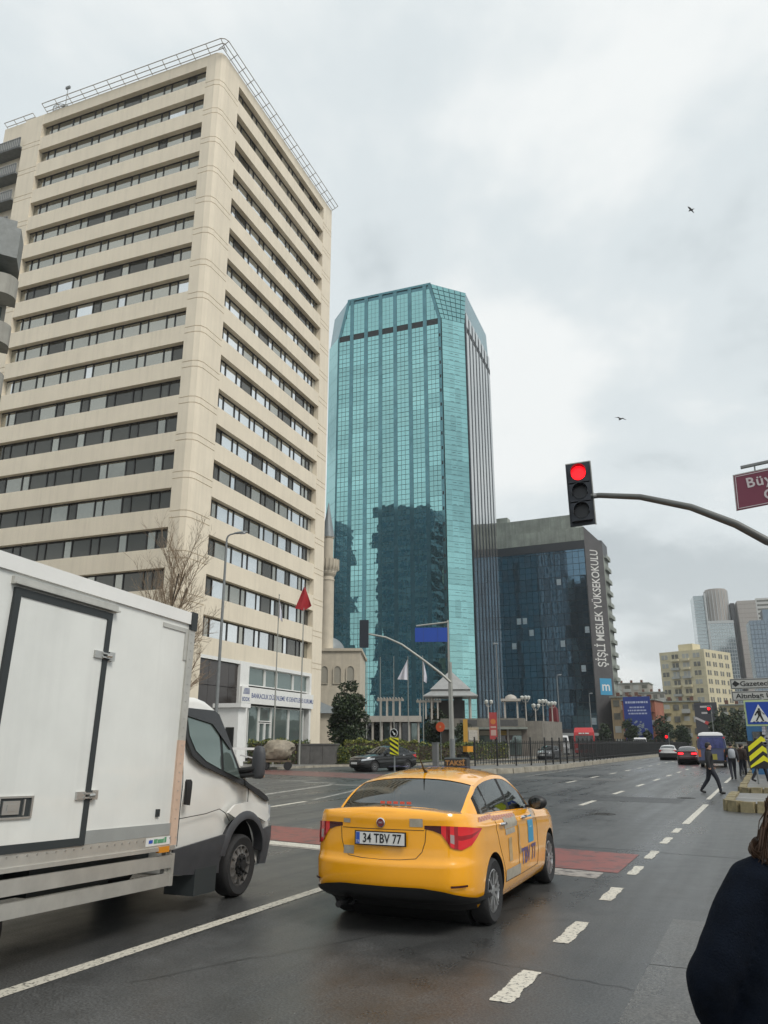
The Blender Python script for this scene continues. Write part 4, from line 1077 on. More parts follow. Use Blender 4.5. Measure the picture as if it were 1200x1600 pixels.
    nn = 5; allr = [[Vector((-p.x, p.y, p.z)) for p in r_] for r_ in rows[::-1]] + rows[1:]
    lb_.loft(allr, 0, False, False); lb_.build('lower_bumper', BLACK, t, 40)
    if detail:
        rf = MB()
        for sg in (1, -1): rf.add([s.by_index(lerp(7.5, 11, i / 6), z, .02, sg) for z in (.455, .475) for i in range(7)], [(i, i + 1, 8 + i, 7 + i) for i in range(6)])
        rf.build('reflector', TAILDK, t)
    if rear_plate:
        p = s.rear(0, .872); y = p.y - .02
        pm = MB(); pm.box(-.275, .275, y - .008, y + .006, .805, .935); po = pm.build('number_plate', SEAM, t)
        pm = MB(); pm.box(-.262, .262, y - .012, y - .006, .815, .925); pm.build('plate_face', PLATEW, po)
        pm = MB(); pm.box(-.258, -.218, y - .014, y - .01, .818, .922); pm.build('plate_band', PLATEB, po)
        text(rear_plate, .118, BLACK, po, (.022, y - .015, .868), (R(90), 0, 0), bold=.002, sx=.80, spacing=1.02)
        text('TR', .035, PLATEW, po, (-.238, y - .016, .838), (R(90), 0, 0))
    if front:
        g = MB()
        for sg in (1, -1):
            L0 = n - 15.5; L1 = n - 6
            h = MB(); rows = [[s.by_index(lerp(L0, L1, q / 10), lerp(lerp(.70, .62, q / 10), lerp(.80, .715, q / 10), w_ / 3), .012, sg) for w_ in range(4)] for q in range(11)]
            h.loft(rows, 0, False, False); h.build('headlamp', LAMPCL, t, 50)
        gr = MB(); f0 = n - 5.4
        rows = [[s.by_index(lerp(f0, n - 1.001, q / 8), z, .01, 1) for z in (.56, .62, .68)] for q in range(9)]
        gr.loft(rows + [[Vector((-p.x, p.y, p.z)) for p in r_] for r_ in rows[::-1]], 0, False, False); go = gr.build('grille', BLACK, t)
        ch = MB(); ch.tube([s.by_index(lerp(f0, n - 1.001, q / 8), .685, .015, 1) for q in range(9)] + [Vector((-v.x, v.y, v.z)) for v in [s.by_index(lerp(f0, n - 1.001, q / 8), .685, .015, 1) for q in range(9)][::-1]], .012, 5); ch.build('grille_bar', CHROME, go)
        lo = MB(); rows = [[s.by_index(lerp(n - 13, n - 1.001, q / 10), z, .012, 1) for z in (.24, .30, .37)] for q in range(11)]
        lo.loft(rows + [[Vector((-p.x, p.y, p.z)) for p in r_] for r_ in rows[::-1]], 0, False, False); lo.build('lower_intake', BLACK, t)
        pm = MB(); pm.box(-.26, .26, 3.545, 3.57, .44, .55); pm.build('number_plate', PLATEW, t)
    return t

YELLOW = mat('taxi_yellow_paint', (.92, .40, .008), .22, coat=1.0, var=.04, vscale=3)
taxi = saloon('taxi', 'yellow saloon taxi seen from behind with 34 TBV 77 number plate and roof sign', 'taxi', (-3.552, 8.26, 0), R(1.6), YELLOW, rear_plate='34 TBV 77', scale=.99)
s = SH
def patch(name, m, pts_fn, nu, nv, parent):
    g = MB(); g.loft([[pts_fn(i / nu, j / nv) for j in range(nv + 1)] for i in range(nu + 1)], 0, False, False); return g.build(name, m, parent, 60)
WORN_ = mat('stripped_decal_grey', (.36, .33, .27), .4, var=.25, vscale=14)
WORN2 = mat('stripped_decal_tan', (.42, .30, .15), .4, var=.3, vscale=10)
def side_patch(m, y0, y1, z0, z1, name='decal_trace', sl=0.):
    return patch(name, m, lambda u, v: s.side(lerp(y0, y1, u) + sl * (v - .5), lerp(z0, z1, v), .004), 6, 5, taxi)
side_patch(WORN_, .42, .93, .86, .985); side_patch(WORN_, .44, .82, .80, .855); side_patch(WORN2, .55, .68, .52, .76); side_patch(WORN2, .98, 1.02, .62, .86); side_patch(WORN_, .42, 1.02, .34, .45)
side_patch(WORN2, .98, 1.06, .55, .62)
STK = mat('sticker_blue', (.03, .26, .45), .4)
stk = side_patch(STK, 1.42, 1.68, .62, .92, 'door_sticker')
ST2 = mat('sticker_pale', (.45, .60, .66), .4)
for z in (.66, .69, .72): side_patch(ST2, 1.48, 1.62, z, z + .014, 'sticker_print')
side_patch(ST2, 1.50, 1.60, .79, .86, 'sticker_print')
DOORT = mat('door_number_violet', (.085, .06, .17), .4)
def wrap_text(st, size, y0, z0, m, sx=1.0):
    me = text_mesh(st, size, m, bold=.006, align='LEFT', sx=sx)
    for v in me.vertices:
        p = s.side(y0 + v.co.x, z0 + v.co.y, .006); v.co = p
    me.update(); return obj('lettering', me, taxi)
wrap_text('TBV 77', .235, 1.06, .50, DOORT, .97)
# pink chequered strip along the shoulder
PINK = mat('strip_pink', (.55, .30, .24), .4); PINK2 = mat('strip_dark', (.42, .16, .10), .4)
ck = MB()
for i in range(26):
    y = -.42 + i * .05
    for j in range(2):
        z = .985 + j * .022 + (.02 if y < 0 else 0) - max(0, y) * .035
        q = [s.side(y + dy + .012 * j, z + dz, .004) for dy, dz in ((0, 0), (.047, 0), (.047, .02), (0, .02))]
        ck.add(q, [(0, 1, 2, 3)], (i + j) % 2)
stuff(ck.build('chequer_strip', [PINK, PINK2], taxi))
# worn patches at the rear
def rear_patch(m, x0, x1, z0, z1): return patch('decal_trace', m, lambda u, v: s.rear(lerp(x0, x1, u), lerp(z0, z1, v), .004), 4, 3, taxi)
rear_patch(WORN_, .30, .43, .985, 1.06); rear_patch(WORN_, -.43, -.35, 1.0, 1.04); rear_patch(WORN_, -.42, -.30, .715, .79)
bdg = MB(); y = s.rear(0, 1.015).y
bdg.lathe([(.046, .0), (.046, -.012), (.038, -.016), (.036, -.012), (.001, -.012)], 24, 0, (0, y, 1.015), 'y'); bo = bdg.build('badge', CHROME, taxi, 40)
bdg = MB(); bdg.lathe([(.036, -.0125), (.033, -.0145), (.001, -.0148)], 24, 0, (0, y, 1.015), 'y'); bdg.build('badge_face', mat('badge_red', (.16, .02, .025), .3), bo)
text('FIAT', .024, CHROME, bo, (0, y - .0155, 1.015), (R(90), 0, 0), bold=.0006, sx=.9)
an = MB(); an.tube([(.02, .26, 1.45), (.02, .20, 1.48), (.02, .02, 1.66)], [.022, .012, .003], 8); an.build('aerial', BLACK, taxi, 50)
sg_ = MB(); pr = [(-.075, 0), (.075, 0), (.062, .125), (.03, .14), (-.03, .14), (-.062, .125)]
sg_.prism(pr, lambda u, v, w: (.13 + w, 1.05 + u, 1.482 + v * .82), -.145, .145); sgo = sg_.build('roof_sign', mat('sign_black', (.016, .016, .016), .35), taxi, 30)
sb_ = MB(); sb_.box(-.02, .28, .99, 1.11, 1.465, 1.487); sb_.build('sign_foot', BLACK, sgo)
text('TAKSİ', .078, mat('sign_letter_amber', (.24, .135, .05), .5), sgo, (.13, .972, 1.533), (R(84), 0, 0), bold=.003, sx=1.15)
# roof number in dark letters, sun sticker inside rear glass
text('34 TBV 77', .26, DOORT, taxi, (0, .55, 1.502), (R(1), 0, 0), bold=.004, sx=1.0)
st_ = MB()
for i in range(5): st_.box(-.22 + i * .075, -.17 + i * .075, -.478, -.472, 1.155, 1.18)
stuff(st_.build('sticker_row', mat('sticker_red', (.5, .08, .06), .5), taxi))
ex = MB(); ex.cyl((-.45, -.4, .25), (-.45, -.7, .25), .05, .05, 10); ex.cyl((-.45, -.7, .25), (-.45, -.98, .25), .03, .03, 10); ex.build('exhaust', BLACK, taxi)
dr = MB(); dr.ball((-.37, 1.12, 1.27), .09, .10, .12); dr.ball((-.37, 1.14, 1.02), .2, .13, .18); dro = dr.build('person', mat('dark_clothes', (.03, .03, .035), .8), None, 60)
dro.location = (-3.552, 8.26, 0); dro.rotation_euler = (0, 0, R(1.6)); tag(dro, 'driver in dark clothes sitting inside the yellow taxi', 'person')
# ================================================================ DELIVERY TRUCK (origin: ground at the front right wheel, forward +y, right +x)
TRW = mat('truck_white_paint', (.73, .74, .71), .35, coat=.4, var=.06, vscale=2, streak=.16); CABW = mat('cab_white_paint', (.74, .735, .70), .28, coat=.7, var=.05, vscale=3)
CLAD = mat('grey_plastic_cladding', (.05, .052, .058), .55, var=.15, vscale=6, bump=.15, bscale=80)
ALU = mat('bare_aluminium', (.56, .55, .51), .42, .55, var=.12, vscale=5, streak=.12); PEELED = mat('peeled_pinkish_strip', (.58, .42, .32), .5, var=.15, vscale=6)
SEAL = mat('door_seal_rubber', (.028, .034, .036), .6)
tk = thing('delivery_truck', 'white box delivery truck with a side door, passing left of the yellow taxi', 'truck', (-5.87, 8.36, 0), R(5.0))
PT = .036
def pz(x, a, z): return (x, a + .036 * (z - .5), z - PT * a)    # braking: the sprung body noses down a little
class TB(MB):
    def build(s, *a, **k):
        s.v = [pz(*p) for p in s.v]; return MB.build(s, *a, **k)
X0, X1 = -2.12, .12; A0, A1 = -6.2, -1.63
ZT, ZS, ZB = 3.045, .80, .70
b = TB(); b.box(X0, X1, A0, A1, ZS, ZT); b.build('box', TRW, tk)
b = TB()
b.box(X1 - .02, X1 + .025, A0, A1 - .09, ZT - .10, ZT + .03); b.box(X0 - .025, X0 + .02, A0, A1, ZT - .10, ZT + .03); b.build('roof_rail', WHITE, tk)
b = TB(); b.box(X1 - .1, X1 + .035, A1 - .085, A1 + .02, ZT - .16, ZT + .04); b.build('corner_cap', SEAL, tk)
b = TB(); b.box(X1 - .04, X1 + .022, A1 - .10, A1 + .01, 1.72, ZT - .16); b.build('corner_post', ALU, tk)
b = TB(); b.box(X1 - .04, X1 + .024, A1 - .105, A1 + .01, .70, 1.72); b.build('corner_post', PEELED, tk)
b = TB(); b.box(X1, X1 + .012, A1 - .55, A1 - .1, ZT - .20, ZT - .155); b.box(X1, X1 + .012, A1 - .15, A1 - .1, 2.55, ZT - .2); b.build('corner_trim', ALU, tk)
b = TB(); b.box(X1 - .02, X1 + .014, A0, A1 - .105, ZS + .0, ZS + .11); b.build('kick_strip', mat('grey_strip', (.30, .31, .30), .5, var=.1), tk)
b = TB(); b.box(X0, X1 + .02, A0, A1 - .02, ZB - .02, ZS - .002); b.box(X0, X1 + .035, A0, A1 - .02, ZB - .04, ZB - .005); b.build('sill', ALU, tk)
# side door with seal, hinges, recessed handle
d0, d1, dz0, dz1 = -4.12, -3.06, .86, 2.76
b = TB(); b.box(X1, X1 + .02, d0, d1, dz0, dz1); do = b.build('side_door', TRW, tk)
b = TB(); sw = .065
b.box(X1, X1 + .03, d0 - sw, d1 + sw, dz1, dz1 + sw); b.box(X1, X1 + .03, d0 - sw, d1 + sw, dz0 - sw, dz0); b.box(X1, X1 + .03, d0 - sw, d0, dz0, dz1); b.box(X1, X1 + .03, d1, d1 + sw, dz0, dz1); b.build('seal', SEAL, do)
b = TB(); b.box(X1, X1 + .06, d0 - .1, d1 + .13, dz1 + .085, dz1 + .10); b.box(X1, X1 + .03, d0 - .1, d1 + .13, dz1 + .10, dz1 + .15); b.build('rain_gutter', ALU, do)
for z in (1.2, 2.42):
    b = TB(); b.box(X1 + .02, X1 + .04, d1 - .12, d1 - .01, z - .03, z + .035); b.box(X1, X1 + .04, d1 + .075, d1 + .15, z - .035, z + .045); b.cyl((X1 + .045, d1 + .02, z), (X1 + .045, d1 + .09, z + .004), .02, .02, 10); b.box(X1 + .03, X1 + .055, d1 - .03, d1 + .1, z - .022, z - .008); b.box(X1 + .03, X1 + .055, d1 - .03, d1 + .1, z + .012, z + .026)
    b.build('hinge', mat('satin_steel', (.5, .5, .48), .38, .8), do)
b = TB(); h0, h1, hz = -4.02, -3.66, 1.13
b.box(X1 + .02, X1 + .035, h0, h1, hz + .07, hz + .085); b.box(X1 + .02, X1 + .035, h0, h1, hz - .085, hz - .07); b.box(X1 + .02, X1 + .035, h0, h0 + .02, hz - .07, hz + .07); b.box(X1 + .02, X1 + .035, h1 - .02, h1, hz - .07, hz + .07)
ho = b.build('handle_frame', mat('satin_steel', (.5, .5, .48), .38, .8), do); b = TB(); b.box(X1 + .015, X1 + .024, h0 + .02, h1 - .02, hz - .07, hz + .07); b.build('recess', SEAL, do)
b = TB(); b.box(X1 + .024, X1 + .034, h0 + .05, h1 - .14, hz - .05, hz + .05); b.box(X1 + .034, X1 + .04, h0 + .09, h1 - .18, hz - .025, hz + .025); b.box(X1 + .024, X1 + .036, h1 - .10, h1 - .085, hz - .06, hz + .06); b.build('latch', mat('satin_steel', (.5, .5, .48), .38, .8), do)
b = TB(); b.box(X1, X1 + .02, -1.99, -1.94, .98, 1.05); b.box(X1, X1 + .025, -1.975, -1.955, 1.0, 1.02); b.build('latch_keeper', SEAL, tk)
# maker's sticker, amber side marker
b = TB(); b.box(X1 + .02, X1 + .024, -2.12, -1.72, .715, .79); so_ = b.build('sticker', PLATEW, tk)
for (u, v, w_, h_, m) in ((-2.08, .74, .06, .03, PLATEB), (-2.0, .735, .05, .04, 1), (-1.94, .735, .035, .035, 1), (-1.9, .735, .06, .035, 1), (-1.83, .735, .03, .05, 1)):
    b = TB(); b.box(X1 + .024, X1 + .027, u, u + w_, v, v + h_); b.build('sticker_print', PLATEB if m is PLATEB else mat('sticker_green', (.10, .30, .16), .5), so_)
b = TB(); b.box(X1 + .0, X1 + .045, -1.92, -1.76, .645, .70); b.build('side_marker', mat('amber_lens', (.62, .25, .03), .25, coat=.5), tk)
b = TB()
for i in range(44): a_ = A0 + .05 + i * .105; b.obox((X1 + .022, a_, ZS - .03), (.004, 0, 0), (0, .007, 0), (0, 0, .007))
for i in range(22): b.obox((X1 + .024, A1 - .05, .95 + i * .09), (.004, 0, 0), (0, .006, 0), (0, 0, .006))
stuff(b.build('rivet', mat('satin_steel', (.5, .5, .48), .38, .8), tk))
# underrun rails
for z0, z1, nm in ((.49, .61, 0), (.325, .44, 0)):
    b = TB(); b.box(X1 - .02, X1 + .015, A0, -1.66, z0, z1); b.build('guard_rail', ALU, tk)
b = TB()
b.build('rail_bracket', ALU, tk) if b.v else None
for a in (-1.72, -3.9, -5.6): b = TB(); b.box(X1 - .07, X1 - .022, a, a + .06, .34, .74); b.build('rail_bracket', ALU, tk)
b = TB(); b.box(X1 - .02, X1 + .02, -1.665, -1.62, .32, .62); b.build('rail_end', ALU, tk); b = TB(); b.box(X1 - .02, X1 + .012, -1.70, -1.675, .62, .69); b.build('rail_bracket', ALU, tk)
b = TB(); b.box(-1.75, -.3, A0, -1.0, .42, .66); b.box(-1.6, -.5, -3.2, -1.5, .35, .45); b.box(X1 - .5, X1 - .15, -3.4, -2.4, .42, .66); b.build('chassis', SEAL, tk)
for a in (-3.9,):
    for x in (-.16, -.44, -1.86, -1.6): wheel(tk, (x, a, .345), .345, .2, 1 if x > -1 else -1, 12)
# ---- cab
prof = [(-1.45, .40), (-1.42, 1.2), (-1.36, 1.75), (-1.30, 2.12), (-1.22, 2.215), (-1.0, 2.225), (-.80, 2.195), (-.63, 2.13), (-.52, 2.03), (-.25, 1.63), (-.04, 1.335), (.05, 1.275), (.30, 1.195), (.50, 1.12), (.66, 1.04), (.76, .96), (.83, .86), (.865, .74), (.875, .55), (.85, .40), (.78, .31), (.6, .29), (-1.2, .35)]
def tumble(z): return .17 * max(0, (z - 1.25) / .95) ** 1.3 + .05 * max(0, (.6 - z) / .3)
def nose(a): return .0 if a < .3 else .13 * ((a - .3) / .58) ** 2.2
cx_, cz_ = -.35, 1.1
def cabring(x, sh):
    out = []
    for a, z in prof:
        ax, zx = cx_ + (a - cx_) * (1 - sh), cz_ + (z - cz_) * (1 - sh)
        half = 1.0 - tumble(z) - nose(a)
        out.append((-1.0 + x * half, ax, zx))
    return out
b = TB(); b.loft([cabring(1, .055), cabring(.985, .022), cabring(.955, 0), cabring(.6, -.012), cabring(0, -.018), cabring(-.6, -.012), cabring(-.955, 0), cabring(-.985, .022), cabring(-1, .055)])
# wheel arch cut
b.v = [pz(*p) for p in b.v]
o = MB.build(b, 'cab', [CABW, CABIN], None)
cu = MB(); cu.cyl((-.42, .0, .42), (.3, .0, .42), .455, .455, 40, 1); cu.cyl((-2.4, .0, .42), (-1.6, .0, .42), .455, .455, 40, 1); c = cu.build('cutter', [CABW, CABIN])
md = o.modifiers.new('b', 'BOOLEAN'); md.object = c; md.solver = 'EXACT'
dg = bpy.context.evaluated_depsgraph_get(); me = bpy.data.meshes.new_from_object(o.evaluated_get(dg)); bpy.data.objects.remove(c); bpy.data.objects.remove(o)
me.polygons.foreach_set('use_smooth', [True] * len(me.polygons)); me.set_sharp_from_angle(angle=R(35)); obj('cab', me, tk)
def cabx(a, z, off=.004, sg=1):
    half = 1.0 - tumble(z) - nose(a); return -1.0 + sg * (half + off)
def cab_patch(name, m, pts, off=.006, nsub=4, parent=tk, sg=1, thick=True):
    """polygon in (a,z) laid on the cab flank"""
    dense = []
    for (a, z), (d_, e_) in zip(pts, pts[1:] + pts[:1]):
        for q in range(nsub): dense.append((lerp(a, d_, q / nsub), lerp(z, e_, q / nsub)))
    ca = sum(p[0] for p in dense) / len(dense); cz2 = sum(p[1] for p in dense) / len(dense)
    g = TB(); k = len(dense)
    rings = [[(cabx(lerp(ca, a, r_), lerp(cz2, z, r_), off, sg), lerp(ca, a, r_), lerp(cz2, z, r_)) for a, z in dense] for r_ in (1, .66, .33)]
    back = [(cabx(a, z, off - .03, sg), a, z) for a, z in dense]
    vs = back + [p for r_ in rings for p in r_] + [(cabx(ca, cz2, off, sg), ca, cz2)]
    fs = []
    for r_ in range(3):
        for i in range(k): fs.append((r_ * k + i, r_ * k + (i + 1) % k, (r_ + 1) * k + (i + 1) % k, (r_ + 1) * k + i))
    for i in range(k): fs.append((3 * k + i, 3 * k + (i + 1) % k, 4 * k))
    g.add(vs, fs); return g.build(name, m, parent, 40)
TRGL = wavy_glass('truck_side_glass', (.20, .25, .235), .03, .55, .003, 2.0)
win = [(-1.30, 2.03), (-1.28, 1.78), (-1.17, 1.60), (-.95, 1.49), (-.6, 1.395), (-.14, 1.285), (-.115, 1.31), (-.36, 1.70), (-.60, 2.04), (-.68, 2.085), (-1.2, 2.09)]
for sg in (1, -1):
    cab_patch('window_surround', BLACK, [(a + (.03 if a > -.7 else -.015) * (1 if z > 1.5 else .6), z + (.0 if z > 1.8 else -.025)) for a, z in win], .004, sg=sg)
    w1 = [(-1.25, 1.99), (-1.235, 1.79), (-1.13, 1.63), (-.93, 1.52), (-.62, 1.43), (-.62, 2.0), (-.72, 2.045), (-1.17, 2.045)]
    w2 = [(-.56, 1.415), (-.19, 1.325), (-.40, 1.68), (-.56, 1.93)]
    cab_patch('door_window', TRGL, w1, .012, sg=sg); cab_patch('quarter_window', TRGL, w2, .012, sg=sg)
    cab_patch('wind_deflector', mat('smoked_visor', (.02, .02, .021), .2), [(-1.28, 2.09), (-1.27, 2.0), (-.9, 2.0), (-.62, 1.93), (-.42, 1.66), (-.375, 1.68), (-.60, 2.06), (-.70, 2.10)], .03, sg=sg)
    cab_patch('side_cladding', CLAD, [(-1.46, .63), (-.47, .72), (-.44, .60), (-.5, .42), (-.47, .31), (-1.2, .36), (-1.46, .40)], .012, sg=sg)
    cab_patch('front_bumper', CLAD, [(.43, .72), (.62, .74), (.875, .745), (.885, .55), (.86, .38), (.78, .29), (.47, .32), (.46, .5)], .015, sg=sg)
    # arch lip
    g = TB(); P = []
    for i in range(19):
        th = R(8 + 164 * i / 18); a, z = .0 + .475 * math.cos(th), .42 + .475 * math.sin(th); P.append((a, z))
    rr_ = []
    for (a, z), i in zip(P, range(19)):
        th = R(8 + 164 * i / 18); ring = []
        for dr_, off in ((-.03, -.10), (-.03, .03), (.02, .035), (.065, .005)):
            a2, z2 = (.475 + dr_) * math.cos(th), .42 + (.475 + dr_) * math.sin(th); ring.append((cabx(a2 if a2 < .3 else .3 + (a2 - .3) * .8, z2, off, sg), a2, z2))
        rr_.append(ring)
    g.loft(rr_, 0, False, False); g.build('arch_lip', CLAD, tk, 40)
    # door line, bonnet line
    g = TB()
    for pl in ([(-1.40, .66), (-1.40, .95), (-1.38, 1.5), (-1.34, 2.02)], [(.02, 1.27), (.02, .99), (.0, .93)], [(-1.4, .93), (-.9, .96), (-.62, 1.0), (-.48, .95), (-.38, .86)], [(-.12, 1.28), (.25, 1.17), (.55, 1.05)]):
        dl = []
        for (a, z), (d_, e_) in zip(pl, pl[1:]):
            for q in range(5): dl.append((lerp(a, d_, q / 5), lerp(z, e_, q / 5)))
        dl.append(pl[-1]); g.tube([(cabx(a, z, .001, sg), a, z) for a, z in dl], .0045, 5)
    g.build('panel_line', SEAM, tk)
    cab_patch('door_handle', BLACK, [(-1.335, 1.30), (-1.335, 1.07), (-1.25, 1.06), (-1.235, 1.30), (-1.26, 1.325), (-1.315, 1.325)], .022, sg=sg)
    cab_patch('scuttle_trim', BLACK, [(-.10, 1.325), (.02, 1.27), (.3, 1.19), (.55, 1.10), (.62, 1.05), (.5, 1.065), (.25, 1.14), (-.05, 1.245)], .006, sg=sg)
    # mirror: arm and tall rounded housing
    g = TB(); xx = cabx(-.15, 1.5, 0, sg)
    g.tube([(xx, -.18, 1.42), (xx + sg * .22, -.14, 1.45)], .035, 8); g.tube([(xx, -.18, 1.36), (xx + sg * .22, -.14, 1.38)], .03, 8)
    mo = g.build('mirror_arm', BLACK, tk, 40)
    g = TB(); rings = []
    for z, rx, ry in ((1.33, .04, .03), (1.34, .07, .045), (1.38, .085, .055), (1.5, .09, .06), (1.62, .085, .055), (1.69, .065, .045), (1.715, .03, .025)):
        rings.append([(xx + sg * .23 + rx * math.cos(k / 16 * 6.283), -.12 + ry * math.sin(k / 16 * 6.283), z) for k in range(16)])
    g.loft(rings); g.build('mirror_housing', CLAD, mo, 50)
    g = TB(); g.ball((xx + sg * .27, -.09, 1.36), .03, .03, .022); g.build('indicator', mat('amber_lens', (.62, .25, .03), .25, coat=.5), mo)
# windscreen
g = TB(); g.add([(x * (1 - tumble(z)) * .93 - 1.0, a + .02, z + .012) for a, z in ((-.545, 2.05), (-.28, 1.66), (-.05, 1.34)) for x in (-1, -.5, 0, .5, 1)], [(r_ * 5 + i, r_ * 5 + i + 1, r_ * 5 + i + 6, r_ * 5 + i + 5) for r_ in range(2) for i in range(4)]); g.build('windscreen', DGLASS, tk, 40)
g = TB(); g.box(-1.8, -.2, .862, .90, .62, .8); g.build('grille', BLACK, tk)
for x0 in (-1.9, -.32): g = TB(); g.box(x0, x0 + .22, .60, .80, .80, 1.0); g.build('headlamp', LAMPCL, tk)
# shoulder bulge over the wheel
cab_patch('wing_bulge', CABW, [(-.42, .95), (-.28, 1.03), (0, 1.06), (.3, 1.04), (.55, .96), (.70, .86), (.55, .80), (.4, .84), (.2, .90), (0, .915), (-.25, .885)], .007)
# front wheels: steel rim with holes and a dark hub
for x, sg in ((-.135, 1), (-1.865, -1)):
    w_ = wheel(tk, (x, 0, .345), .345, .235, sg, 12, mat('steel_rim_grey', (.16, .155, .15), .5, .5, var=.2, vscale=12))
    g = MB(); g.lathe([(.225 * .62 + .05, .06 * sg), (.19, .075 * sg), (.13, .105 * sg), (.12, .05 * sg)], 30, 0, (0, 0, 0), 'x'); g.build('rim_dish', mat('steel_rim_grey', (.16, .155, .15), .5, .5), w_, 40)
    g = MB(); g.lathe([(.11, .06 * sg), (.11, .115 * sg), (.06, .12 * sg), (.055, .15 * sg), (.001, .15 * sg)], 20, 0, (0, 0, 0), 'x')
    for k in range(6): a = k / 6 * 6.283; g.lathe([(.016, .115 * sg), (.016, .14 * sg), (.001, .14 * sg)], 8, 0, (0, .085 * math.cos(a), .085 * math.sin(a)), 'x')
    g.build('hub', BLACK, w_, 40)
g = TB(); g.box(-.4, -.02, -.98, -.55, .13, .40); g.build('mudflap', SEAL, tk)
# ================================================================ VEGETATION
LEAF_D = [mat('leaf_dark_green', (.022, .040, .017), .6, var=.5, vscale=1.3), mat('leaf_mid_green', (.040, .062, .022), .6, var=.4, vscale=1.3)]
LEAF_H = [mat('hedge_green', (.045, .075, .022), .6, var=.4, vscale=2), mat('hedge_yellow_green', (.19, .20, .03), .6, var=.3, vscale=2)]
BARK = mat('bark', (.075, .058, .043), .9, var=.3, vscale=6); TWIG = mat('bare_twig', (.26, .19, .125), .85, var=.25, vscale=3)
def leaf_cloud(b, blobs, n, size, rnd, nm=2, hollow=.55):
    vol = [a * c * d for (_, _, _, a, c, d) in blobs]; tot = sum(vol)
    for (x, y, z, rx, ry, rz), v in zip(blobs, vol):
        for _ in range(int(n * v / tot)):
            while True:
                u = Vector((rnd.gauss(0, 1), rnd.gauss(0, 1), rnd.gauss(0, 1)))
                if u.length > .01: break
            u.normalize(); r = hollow + (1 - hollow) * rnd.random() ** .6
            if rnd.random() < .06: r *= 1.12
            p = Vector((x + u.x * rx * r, y + u.y * ry * r, z + u.z * rz * r))
            d1 = Vector((rnd.gauss(0, 1), rnd.gauss(0, 1), rnd.gauss(0, .6))).normalized(); d2 = d1.cross(Vector((rnd.gauss(0, 1), rnd.gauss(0, 1), rnd.gauss(0, 1)))).normalized()
            s_ = size * rnd.uniform(.6, 1.35)
            b.add([p - d1 * s_, p + d2 * s_ * .5, p + d1 * s_, p - d2 * s_ * .5], [(0, 1, 2, 3)], 0 if rnd.random() < .62 else 1)
def clumps(rnd, cx, cy, z0, z1, rad, k, taper=0.):
    out = []
    for i in range(k):
        u = (i + .5) / k; z = lerp(z0, z1, u); rr = rad * (1 - taper * u) * math.sin(math.pi * (.18 + .74 * u)) ** .6
        for j in range(3):
            a = rnd.uniform(0, 6.283); q = rr * rnd.uniform(.25, .62); w_ = rr * rnd.uniform(.38, .6)
            out.append((cx + q * math.cos(a), cy + q * math.sin(a), z + rnd.uniform(-.3, .3) * rad * .4, w_, w_, w_ * .8))
    return out
def leafy_tree(label, loc, h, rad, seed, n=3600, size=.16, taper=.35, trunk=.22, name='leafy_tree', base=.12, group=None, mats=None):
    rnd = random.Random(seed); t = thing(name, label, 'tree', loc, 0, group)
    cl = clumps(rnd, 0, 0, h * base + rad * .25, h - rad * .2, rad, max(4, int(h / rad * 2.2)), taper)
    b = MB(); leaf_cloud(b, cl, n, size, rnd); b.build('crown', mats or LEAF_D, t)
    b = MB(); top = (rnd.uniform(-.1, .1), rnd.uniform(-.1, .1), h * .72)
    b.tube([(0, 0, -.1), (.03, .02, h * .25), top], [trunk, trunk * .8, trunk * .25], 8)
    for c in cl[::2]:
        z = max(.3, c[2] - rad * .5); b.tube([(0, 0, z * .75), ((c[0]) * .5, c[1] * .5, (z * .75 + c[2]) / 2), (c[0], c[1], c[2])], [trunk * .35, trunk * .22, .03], 5)
    b.build('trunk', BARK, t); return t
# evergreen in front of the mosque
leafy_tree('round dark evergreen tree in the garden before the mosque wall', (-37.9, 71.0, .13), 8.0, 2.75, 21, 9000, .17, .25, .2, base=.03)
leafy_tree('dark bush tree beside the lead roofed pavilion', (-40.0, 100.2, .13), 6.6, 2.6, 22, 4200, .17, .2, .15, base=.02)
leafy_tree('low dark bush below the terrace wall of the pavilion', (-33.5, 93.0, .13), 4.4, 2.3, 27, 3200, .16, .2, .12, base=.0)
for k, (x, y, h, r_, lab) in enumerate(((-26.2, 176, 7.0, 2.3, 'dark street tree in front of the lower left of the blue poster'), (-18.8, 172, 7.5, 3.0, 'spreading dark tree between the blue poster and the cream house'), (-15.0, 166, 5.6, 2.4, 'low dark tree just left of the charcoal poster'),
        (-7.6, 165, 8.6, 2.6, 'tall dark tree right of the charcoal poster'), (-4.3, 150, 8.2, 2.8, 'dark tree behind the minibus'), (-1.9, 160, 8.0, 3.0, 'dark tree behind the zebra crossing sign'), (-22.8, 178, 4.6, 1.5, 'small dark tree at the right foot of the blue poster'), (-31.5, 178, 6.0, 1.9, 'dark tree by the corner of the college building'))):
    leafy_tree(lab, (x, y, 0), h, r_, 40 + k, 1900, .26, .2, .2, base=.12, group='street trees far down the road')
